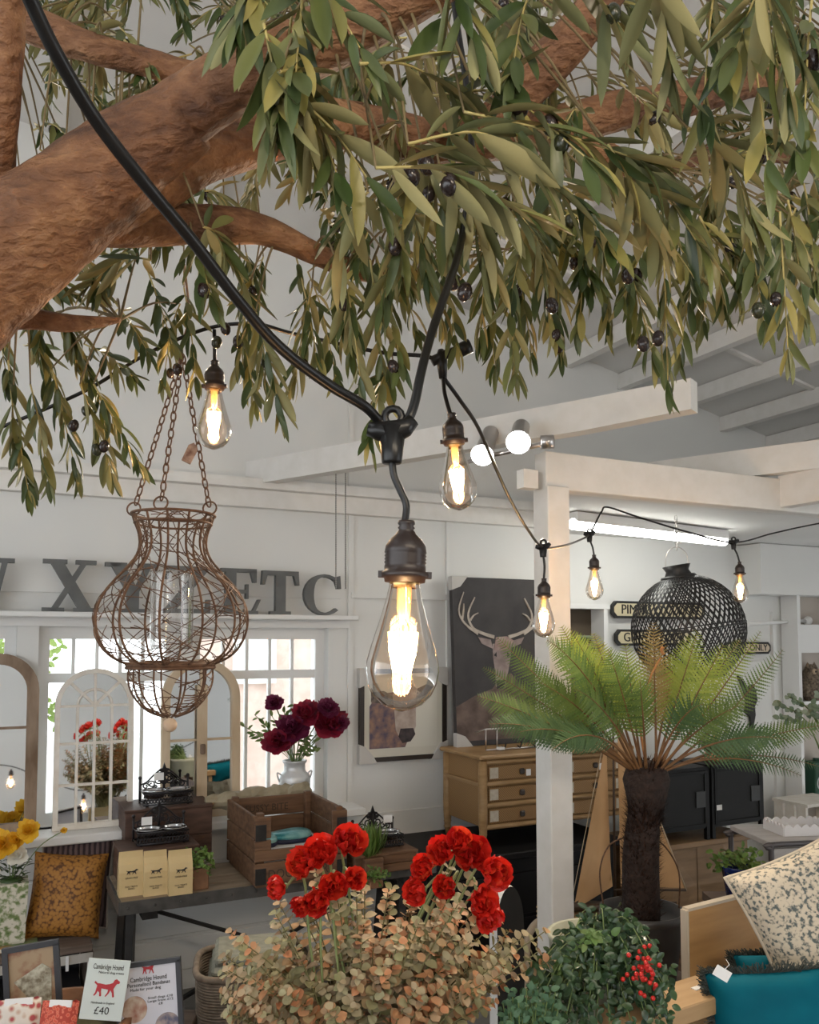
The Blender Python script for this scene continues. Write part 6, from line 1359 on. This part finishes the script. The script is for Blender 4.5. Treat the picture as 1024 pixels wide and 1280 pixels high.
zpk = P(840, 1252, 2.0).z; plk = thing('plank_stool', 'pale wooden plank top stool with price tag', 'stool', FR(V((P(838, 1265, 2.0).x, 2.02, .44)), .55)); m_plank = M('pale_plank', (.38, .235, .11), .6, c2=(.48, .315, .165), scale=7, stretch=(.4, 3, 3), bump=.1)
MB().box((0, 0, zpk - .46), (.34, .115, .04), bev=.003).build('seat_plank', m_plank, plk)
for x in (-.13, .13): MB().box((x, 0, (zpk - .48) / 2), (.025, .09, zpk - .48)).build('leg', m_plank, plk)
MB().box((.11, .0, zpk - .439), (.04, .016, .002)).build('price_tag', M('white_card', (.8, .8, .8), .6), plk)
m_teal = M('teal_velvet', (.0005, .085, .125), .7, c2=(.001, .125, .18), scale=5, spec=.12); m_fr2 = M('grey_green_fringe', (.05, .06, .055), .9)
tc_ = P(972, 1286, 2.0); tc_.z = zo + .002
cushion('cushion', 'teal velvet cushion with grey fringe and white tag', FR(tc_, -.05) @ RX(-.25) @ RY(-.06), 148 * 2.0 / F, 98 * 2.0 / F, .13, m_teal, fringe=m_fr2, seed=5)
t = thing('price_tag', 'white price tag pinned on the teal cushion corner', 'tag', Matrix.Translation(P(903, 1217, 1.88)) @ RZ(-.2) @ RY(.5)); MB().box((0, 0, 0), (.034, .002, .024)).build('card', M('white_card', (.8, .8, .8), .6), t); MB().tube([(0, 0, .01), (.01, .02, .02), (.02, .09, .01)], .0008, 4).build('thread', m_white, t)
cushion('cushion', 'folded teal velvet cushion behind the fringed one', FR(P(985, 1258, 2.25), .1) @ RX(-.5), 110 * 2.25 / F, 60 * 2.25 / F, .11, m_teal, fringe=m_fr2, seed=7)
m_pais = PATTERN('paisley_print', 'noise', (.10, .12, .12), (.62, .54, .42), 95, .85, (.44, .39, .31), .1, pos=(.40, .53))
cushion('cushion', 'large cream cushion with small blue floral print', FR(P(1056, 1222, 2.2), -.1) @ RX(-.30) @ RY(-.40), 150 * 2.25 / F, 150 * 2.25 / F, .13, m_pais, M('cream_piping', (.55, .48, .38), .8), seed=8)
bpz = P(925, 1128, 3.0).z - .02; bs_ = thing('plant_stand', 'low dark plant stand behind the plywood bin', 'stand', FR(V((P(928, 1125, 3.1).x, 3.1, 0)), 0)); MB().box((0, 0, bpz - .015), (.22, .2, .03)).build('top', m_bench, bs_)
for sx in (-1, 1):
    for sy in (-1, 1): MB().box((sx * .09, sy * .08, (bpz - .03) / 2), (.03, .03, bpz - .03)).build('leg', m_bench, bs_)
tuft('leafy green plant in a glossy blue pot behind the bin', V((P(926, 1125, 3.1).x, 3.1, bpz + .001)), .075, .06, 60, M('cobalt_glaze', (.008, .02, .12), .15), [m_gr1, m_gr2], .028, seed=12, potwd=.13, poth=.12, square=False)
# ================================================================= tree fern in a pot
df = 3.0; fb = P(803, 1192, df)
ms_ = M('black_plastic_pot', (.035, .034, .036), .45, c2=(.06, .058, .058), scale=10)
zpot = P(803, 1235, df).z; potx = V((fb.x, df, zpot)); kf = df / F
fs_ = thing('plant_table', 'low dark table under the potted tree fern', 'table', FR(V((fb.x, df, 0)), AL))
MB().box((0, 0, zpot - .02), (.46, .40, .038), bev=.004).build('top', m_bench, fs_)
for sx in (-1, 1):
    for sy in (-1, 1): MB().box((sx * .19, sy * .16, (zpot - .04) / 2), (.045, .045, zpot - .04)).build('leg', m_bench, fs_)
fp = thing('fern_pot', 'charcoal plastic pot holding the tree fern', 'pot', FR(potx, 0)); hp = (1235 - 1140) * kf
MB().lathe([(0, 0), (36 * kf, 0), (38 * kf, .01), (49 * kf, hp - .03), (51 * kf, hp - .025), (51 * kf, hp), (48 * kf, hp), (46 * kf, hp - .03), (44 * kf, hp - .04), (0, hp - .04)], 32).build('body', ms_, fp)
for s in (-1, 1):
    a = V((s * 46 * kf, 0, hp)); MB().tube(catmull([a, a + V((s * .008, .02, .12)), a + V((-s * .03, .05, .2)), V((s * .045, .04, hp + .235))], 6), .003, 5).build('wire_handle', m_rust, fp)
MB().box((-50 * kf, -.05, hp - .03), (.036, .003, .05), X=RZ(.3)).build('price_tag', M('white_card', (.8, .8, .8), .6), fp)
tf = thing('tree_fern', 'artificial tree fern with shaggy brown trunk and green fronds', 'fern', FR(potx + V((0, 0, hp - .038)), 0))
base = potx + V((0, 0, hp - .038)); crown = P(808, 985, df)
m_ftr = M('shaggy_fern_trunk', (.015, .008, .006), .9, c2=(.035, .019, .014), scale=60, bump=.8)
m_fib = LEAF('trunk_fibre', [(.012, .006, .005), (.032, .016, .011), (.06, .03, .02)], .9, 0, .1)
pts = catmull([base, P(801, 1080, df), P(804, 1030, df), crown + V((0, 0, -.02)), crown + V((0, 0, .09))], 5)
MB().tube(pts, lerps([22 * kf, 22.5 * kf, 22 * kf, 21 * kf, 19 * kf, 24 * kf, 29 * kf, 20 * kf], len(pts)), 18).build('trunk', m_ftr, tf, world=True)
fb_ = MB(); rr = random.Random(31)
for i in range(3400):
    t_ = rr.random(); k_ = t_ * (len(pts) - 1); p = pts[int(k_)].lerp(pts[min(int(k_) + 1, len(pts) - 1)], k_ % 1); a = rr.uniform(0, 2 * pi); r = 21 * kf; d = V((cos(a), sin(a), 0)); q = p + d * r * .93
    e_ = q + d * rr.uniform(.010, .030) + V((rr.uniform(-.014, .014), rr.uniform(-.014, .014), rr.uniform(-.004, .036))); s = d.cross(V((0, 0, 1))) * .003
    fb_.add([q - s, q + s, e_], [(0, 1, 2)], 0, None, False, rr.random())
stuff(fb_.build('trunk_fibres', m_fib, tf, world=True))
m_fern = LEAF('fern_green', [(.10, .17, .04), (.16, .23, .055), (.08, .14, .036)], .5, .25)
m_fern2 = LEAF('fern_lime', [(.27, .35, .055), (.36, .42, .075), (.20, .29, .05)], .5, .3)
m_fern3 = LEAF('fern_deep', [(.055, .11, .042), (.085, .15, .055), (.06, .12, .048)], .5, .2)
m_fern4 = LEAF('fern_bronze', [(.30, .20, .06), (.36, .26, .09), (.25, .22, .06)], .5, .3)
m_rach = M('fern_stalk', (.14, .065, .025), .55, c2=(.22, .11, .04), scale=20)
def pinna(L, wd, n_=6):
    """flat blade with a toothed edge"""
    mid = [(0, 0, 0)]; lf = []; rt = []
    for i in range(n_):
        t0 = (i + .1) / n_; t1 = (i + .95) / n_
        for t_, q in ((t0, 1.0), (t1, .38)):
            w_ = wd * .5 * (1 - t_ ** 1.8) * q; z = -.10 * L * t_ * t_; y = (t_ + (.05 if q == 1 else 0)) * L
            lf.append((-w_, y, z + .12 * w_)); rt.append((w_, y, z + .12 * w_)); mid.append((0, t_ * L, z))
    m_ = len(lf); vs = mid + [(0, L, -.10 * L)] + lf + rt; fs = []; a = m_ + 2; c_ = a + m_
    for i in range(m_ - 1): fs += [(i + 1, i + 2, a + i + 1, a + i), (i + 2, i + 1, c_ + i, c_ + i + 1)]
    fs += [(0, 1, a), (1, 0, c_), (m_, m_ + 1, a + m_ - 1), (m_ + 1, m_, c_ + m_ - 1)]
    return vs, fs
PIN = pinna(1, .21, 7)
def frond(tip, mat, arch=.12, roll=.5, Lmax=.095, start=.30, dens=.0175, a0=0, dtip=0.0):
    p1 = P(tip[0], tip[1], df + dtip); a = atan2(p1.y - df, p1.x - crown.x); p0 = crown + V((cos(a) * .035, sin(a) * .035 - .01, .05))
    dist = (p1 - p0).length; c1 = p0.lerp(p1, .35) + V((0, 0, arch * dist * 1.3)); c2 = p0.lerp(p1, .72) + V((0, 0, arch * dist * 1.0))
    N_ = 26; path = []
    for i in range(N_ + 1):
        t_ = i / N_; path.append(p0 * (1 - t_) ** 3 + c1 * 3 * t_ * (1 - t_) ** 2 + c2 * 3 * t_ * t_ * (1 - t_) + p1 * t_ ** 3)
    f = MB(); n_ = int(dist / dens)
    for i in range(n_):
        t_ = start + (1 - start) * (i + .5) / n_; k_ = t_ * N_; j = min(int(k_), N_ - 1); p = path[j].lerp(path[j + 1], k_ - j); d = (path[j + 1] - path[j]).normalized()
        nn = (V((0, -1, 0)) * (1 - roll) + V((0, 0, 1)) * roll).normalized(); sd = d.cross(nn).normalized(); nn = sd.cross(d)
        s_ = (t_ - start) / (1 - start); L = Lmax * min(1, dist / .38) * (sin(pi * (.16 + .80 * s_)) ** .8) * (1 - .25 * s_)
        for s in (-1, 1):
            dr = (sd * s + d * .62 + nn * rr.uniform(-.22, .08) + V((0, 0, -.16))).normalized()
            f.add(PIN[0], PIN[1], 0, basis(p, dr, nn + V((rr.uniform(-.2, .2), 0, 0))) @ Matrix.Diagonal((L, L, L, 1)), False, rr.uniform(.001, 1))
    o_ = f.build('frond', [mat], tf, world=True)
    q = MB(); q.tube(path, [.0062, .0045, .0028, .0016, .0007], 6); q.build('stalk', m_rach, o_); o2 = o_.children[0]
    I = tf.matrix_world.inverted(); me = o2.data
    for v in me.vertices: v.co = I @ v.co
    return o_
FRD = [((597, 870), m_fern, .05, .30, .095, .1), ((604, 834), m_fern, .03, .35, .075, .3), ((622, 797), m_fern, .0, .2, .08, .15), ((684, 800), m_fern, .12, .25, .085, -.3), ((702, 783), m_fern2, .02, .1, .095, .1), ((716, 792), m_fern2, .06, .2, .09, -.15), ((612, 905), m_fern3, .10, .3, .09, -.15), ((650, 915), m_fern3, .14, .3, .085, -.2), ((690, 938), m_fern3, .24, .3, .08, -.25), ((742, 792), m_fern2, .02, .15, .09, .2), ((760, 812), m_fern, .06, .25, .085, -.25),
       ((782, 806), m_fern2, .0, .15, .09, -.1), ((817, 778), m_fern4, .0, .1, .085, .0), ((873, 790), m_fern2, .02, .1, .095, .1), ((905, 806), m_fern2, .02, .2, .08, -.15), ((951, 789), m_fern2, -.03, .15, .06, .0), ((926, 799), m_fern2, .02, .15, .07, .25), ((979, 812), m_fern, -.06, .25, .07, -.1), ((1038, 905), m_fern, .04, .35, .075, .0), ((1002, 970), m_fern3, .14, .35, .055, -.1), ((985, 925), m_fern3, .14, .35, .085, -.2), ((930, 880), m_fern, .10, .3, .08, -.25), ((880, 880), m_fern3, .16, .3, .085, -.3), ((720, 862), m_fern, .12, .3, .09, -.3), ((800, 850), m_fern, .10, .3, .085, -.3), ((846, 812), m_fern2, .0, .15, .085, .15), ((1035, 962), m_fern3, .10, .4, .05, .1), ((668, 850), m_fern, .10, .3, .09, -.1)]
for tip, mat, ar, ro, lm, dt in FRD: frond(tip, mat, ar, ro, lm, dtip=dt)
fd = MB(); fd.tube(catmull([crown + V((.0, -.03, .05)), P(800, 900, df - .05), P(812, 850, df - .05), P(826, 822, df - .05)], 6), [.005, .003], 6)
sp_ = [P(829, 812, df - .05) + V((.014 * (1 - .1 * i) * cos(1.2 + i * .5) * .6, 0, .016 * (1 - .08 * i) * sin(-1.6 + i * .5))) for i in range(10)]; fd.tube(sp_, [.006, .004], 6); fd.build('fiddlehead', M('orange_fiddlehead', (.40, .16, .05), .7, c2=(.5, .24, .08), scale=60), tf, world=True)
# ================================================================= foreground display table (below the picture) with flowers
zt_f = .44
ftb = thing('display_table', 'low display table under the flower arrangements', 'table', FR(V((.18, 1.9, 0)), 0)); MB().box((0, 0, zt_f - .02), (1.4, .62, .04), bev=.004).build('top', m_bench, ftb)
for sx in (-1, 1):
    for sy in (-1, 1): MB().box((sx * .64, sy * .25, (zt_f - .04) / 2), (.06, .06, zt_f - .04)).build('leg', m_bench, ftb)
de = 1.9; ke = de / F
eb = P(455, 1340, de); eb.z = zt_f
m_zinc = M('zinc_bucket', (.30, .30, .31), .45, .6, c2=(.38, .38, .39), scale=10)
bk_ = thing('zinc_bucket', 'zinc bucket holding poppies and autumn eucalyptus', 'bucket', FR(eb, 0)); MB().lathe([(0, 0), (.10, 0), (.125, .22), (.13, .225), (.12, .225), (.11, .20), (0, .19)], 28).build('body', m_zinc, bk_)
mouth = eb + V((0, 0, .2))
m_au1 = LEAF('autumn_eucalyptus', [(.27, .27, .13), (.42, .36, .22), (.52, .42, .28), (.60, .38, .21), (.62, .28, .14), (.34, .32, .17), (.48, .45, .28), (.28, .17, .11)], .6, .2, .25)
au = thing('eucalyptus_bunch', 'bushy beige and peach artificial eucalyptus in the zinc bucket', 'foliage', Matrix.Translation(mouth)); lv = []; stm = MB(); rr = random.Random(77)
prs = [blade(1, .85, 5, .15, .12, .95, .012), blade(1, .7, 5, .25, .2, 1.0, .012), blade(1, .95, 5, -.1, .12, 1.0, .012)]
tips = []
for i in range(150):
    t_ = i / 149; px = 275 + rr.random() * 365; top_y = 1105 + 60 * abs((px - 470) / 190) ** 2 + (25 if px < 330 else 0); py = rr.uniform(top_y, 1270); tips.append((px, py, de + rr.uniform(-.16, .14)))
tips += [(288, 1165, 1.85), (300, 1185, 1.8), (655, 1170, 1.88), (680, 1165, 1.85), (672, 1190, 1.82), (640, 1190, 1.8), (300, 1250, 1.8), (290, 1270, 1.8), (350, 1130, 1.9), (345, 1155, 1.8), (395, 1090, 1.82), (560, 1085, 1.8), (588, 1100, 1.82), (450, 1100, 1.9), (420, 1100, 1.9), (490, 1110, 1.9), (520, 1120, 1.9), (690, 1200, 1.9), (630, 1215, 1.75)]
for (px, py, d) in tips:
    p = P(px, py, d); md = mouth.lerp(p, .55) + V((0, 0, .05)) + V((0, rr.uniform(-.03, .03), 0)); path = catmull([mouth + V((rr.uniform(-.05, .05), rr.uniform(-.05, .05), 0)), md, p], 9); stm.tube(path, [.0026, .0018, .001], 4, caps=False)
    tone = rr.random(); n_ = len(path)
    for j in range(7, n_):
        q = path[j]; dd = (path[j] - path[j - 1]).normalized(); axis = j * 1.3 + rr.random(); sd = Matrix.Rotation(axis, 3, dd) @ dd.orthogonal().normalized(); s0 = .029 * (1.15 - .55 * (j - 7) / (n_ - 7))
        for s in (-1, 1): lv.append((basis(q, (sd * s + dd * .35).normalized(), dd + V((0, -.5, .5)) + V((rr.uniform(-.5, .5), rr.uniform(-.5, .5), 0))) @ Matrix.Scale(s0 * rr.uniform(.8, 1.2), 4), rr.randrange(3), (tone + rr.uniform(-.12, .12)) % 1))
foliage(au, 'leaf', lv, prs, [m_au1, m_au1]); stuff(stm.build('stems', M('brown_green_stem', (.16, .15, .06), .6), au, world=True))
# poppies
pet = []
for sd_ in range(3):
    rp = random.Random(sd_ + 5); g = 7; vs = []
    for y in range(g + 1):
        for x in range(g + 1):
            u_ = x / g - .5; v_ = y / g; ww = 1.35 * sin(pi * (.1 + .72 * v_) / 1.0) ** .8; cr_ = .13 * sin(17 * u_ + sd_ * 2) * v_ + .09 * rp.uniform(-1, 1) * v_
            vs.append((u_ * ww, v_ * (1 - .25 * abs(u_)) * .95, .42 * v_ * v_ + .35 * u_ * u_ + cr_))
    b = MB(); b.add(vs, [(y * (g + 1) + x, y * (g + 1) + x + 1, (y + 1) * (g + 1) + x + 1, (y + 1) * (g + 1) + x) for y in range(g) for x in range(g)], sm=True); pet.append(b.mesh('petal', m_red))
m_pod = M('poppy_calyx', (.13, .16, .07), .7)
POP = [(355, 1108, 17, 'left'), (384, 1082, 22, ''), (405, 1070, 24, ''), (434, 1058, 24, ''), (400, 1122, 20, ''), (418, 1105, 20, ''), (440, 1098, 16, ''), (536, 1085, 18, ''), (540, 1062, 0, ''), (528, 1112, 20, ''), (555, 1068, 20, ''), (588, 1072, 26, ''), (612, 1092, 24, ''), (598, 1120, 22, ''), (560, 1106, 17, ''), (606, 1140, 20, ''), (382, 1128, 15, ''), (575, 1055, 18, '')]
POPL = ['small red poppy reaching left towards the kraft bags', 'red poppy against the stencilled crate front', 'large red poppy before the notch of the crate', 'tall red poppy beside the right crate corner', 'red poppy low among the leaves under the crate lettering', 'red poppy tucked under the tall one by the crate', 'small red poppy on a bent stem nearest the grass plant', 'red poppy at the crate side of the chalkboard cluster', '', 'red poppy hanging lowest towards the crate in the chalkboard cluster', 'red poppy in the middle top of the chalkboard cluster', 'largest red poppy under the dresser leg', 'red poppy leaning over the chalkboard edge', 'red poppy in front of the chalkboard white edge', 'small red poppy in the centre of the chalkboard cluster', 'lowest red poppy beside the chalkboard board', 'smallest red poppy half sunk in the eucalyptus leaves', 'red poppy at the very top below the dresser']
for i, (px, py, r, _) in enumerate(POP):
    if not r: continue
    grp_l = px < 480; dd = 1.78 + .05 * (i % 4) / 4; p = P(px, py, dd); cx = 410 if grp_l else 575; face = V(((px - cx) / 60 - .1, -.75, .35 - (py - 1085) / 70)).normalized(); R = r * dd / F * 1.12
    t = thing('poppy', POPL[i], 'flower', Matrix.Translation(p), 'poppies beside the crate' if grp_l else 'poppies beside the chalkboard'); Q = face.to_track_quat('Z', 'Y').to_matrix().to_4x4()
    for k_ in range(9):
        lay = 0 if k_ < 4 else 1; X = Q @ RZ(k_ * (pi / 2 if not lay else 2 * pi / 5) + lay * .6 + i) @ RX((.35 if not lay else .85) + rr.uniform(-.1, .2)) @ Matrix.Scale(R * (1.08 if not lay else .95), 4); obj('petal', pet[rr.randrange(3)], t, X)
    MB().ball((0, 0, 0), R * .22, n=8, sc=(1, 1, .8), X=Q @ T(0, 0, -R * .1)).build('calyx', m_pod, t)
    e_ = mouth + V((rr.uniform(-.05, .05), rr.uniform(-.04, .04), 0)); b_ = p - face * R * .2
    MB().tube(catmull([e_, e_.lerp(b_, .6) + V((0, .02, .03)), b_ - face * .04 + V((0, 0, .01)), b_], 6), .003, 6).build('stem', M('poppy_stem', (.22, .27, .11), .6), t, world=True)
# ivy pot and a small blue-green plant
iv = P(755, 1300, 2.05); iv.z = zt_f
m_ivy = LEAF('ivy_leaf', [(.02, .05, .018), (.035, .08, .028), (.06, .115, .045), (.025, .06, .03), (.09, .15, .07)], .3, .12, .5)
m_ivyl = LEAF('young_ivy_leaf', [(.20, .34, .10), (.28, .40, .16), (.14, .26, .08)], .35, .3)
m_blu = LEAF('blue_green_leaf', [(.05, .12, .06), (.08, .17, .09), (.12, .22, .12), (.04, .09, .05)], .5, .2)
ivp = thing('sage_planter', 'sage green planter with ivy spilling over', 'planter', FR(V((iv.x, 2.12, zt_f)), 0)); hpl = P(755, 1180, 2.05).z - zt_f; m_sage = M('sage_ceramic', (.26, .27, .21), .5, c2=(.32, .33, .26), scale=9)
MB().lathe([(0, 0), (.085, 0), (.10, .02), (.115, hpl - .02), (.12, hpl), (.108, hpl), (.10, hpl - .03), (0, hpl - .04)], 28).build('body', m_sage, ivp)
it = V((iv.x, 2.12, zt_f + hpl - .02)); ivt = thing('ivy_plant', 'dark green ivy trailing from the sage planter', 'plant', Matrix.Translation(it)); lv = []; stm = MB(); ll_ = []
for i in range(125):
    px = rr.uniform(655, 842); py = rr.uniform(1172 + 30 * abs((px - 755) / 100) ** 2, 1290); d = 1.94 + rr.uniform(-.08, .10); p = P(px, py, d); md = it.lerp(p, .5) + V((0, -.02, rr.uniform(.03, .09))); path = catmull([it, md, p], 6); stm.tube(path, .0014, 4, caps=False)
    for j in range(4, len(path)):
        for s in range(2): lv.append((basis(path[j] + V((rr.uniform(-.012, .012), rr.uniform(-.02, .0), rr.uniform(-.012, .012))), V((rr.uniform(-1, 1), rr.uniform(-.6, .2), rr.uniform(-1, .5))), V((rr.uniform(-.6, .6), -1, .7))) @ Matrix.Scale(rr.uniform(.014, .026), 4), rr.randrange(2), rr.random()))
for (px, py) in ((728, 1168), (735, 1175), (742, 1165), (750, 1172), (700, 1196), (705, 1205), (698, 1210), (720, 1180), (756, 1170), (715, 1190), (710, 1215)):
    p = P(px, py, 1.95); stm.tube([it, it.lerp(p, .6) + V((0, 0, .03)), p], .0014, 4)
    for s in range(5): ll_.append((basis(p + V((rr.uniform(-.015, .015), rr.uniform(-.02, 0), rr.uniform(-.012, .012))), V((rr.uniform(-1, 1), -.3, rr.uniform(-.3, 1))), V((0, -1, .8))) @ Matrix.Scale(rr.uniform(.018, .028), 4), rr.randrange(2), rr.random()))
prs2 = [blade(1, .62, 5, .2, .15, .85, .012), blade(1, .5, 5, .1, .2, .9, .012)]
foliage(ivt, 'leaf', lv, prs2, [m_ivy, m_ivy], 240); foliage(ivt, 'young_leaf', ll_, prs2, [m_ivyl, m_ivyl], 60); stuff(stm.build('stems', m_stemg, ivt, world=True))
bm_ = MB().ball((0, 0, 0), .0055, n=8).mesh('berry', M('red_berry', (.55, .02, .015), .3)); I = ivt.matrix_world.inverted()
for i in range(46): obj('berry', bm_, ivt, I @ Matrix.Translation(P(rr.gauss(806, 9), rr.gauss(1212, 14), 1.86 + rr.uniform(-.02, .03))))
dgp = thing('blue_green_plant', 'low blue green box plant in front of the white post', 'plant', FR(V((P(655, 1300, 1.75).x, 1.75, zt_f)), 0)); MB().lathe([(0, 0), (.05, 0), (.065, .16), (.07, .165), (.06, .165), (.055, .14), (0, .14)], 20).build('pot', ms_, dgp); lv = []; stm = MB(); m0 = V((P(655, 1300, 1.75).x, 1.75, zt_f + .15))
for i in range(70):
    px = rr.uniform(628, 700); py = rr.uniform(1228 + 22 * abs((px - 668) / 36) ** 2, 1285); p = P(px, py, 1.72 + rr.uniform(-.06, .08)); path = catmull([m0, m0.lerp(p, .5) + V((0, 0, .03)), p], 5); stm.tube(path, .0013, 4, caps=False)
    for j in range(4, len(path)):
        for s in range(2): lv.append((basis(path[j] + V((rr.uniform(-.008, .008), rr.uniform(-.01, .01), rr.uniform(-.008, .008))), V((rr.uniform(-1, 1), rr.uniform(-.8, .2), rr.uniform(-.2, 1))), V((0, -1, .8))) @ Matrix.Scale(rr.uniform(.012, .02), 4), rr.randrange(2), rr.random()))
foliage(dgp, 'leaf', lv, prs2, [m_blu, m_blu], 220); stuff(stm.build('stems', m_stemg, dgp, world=True))
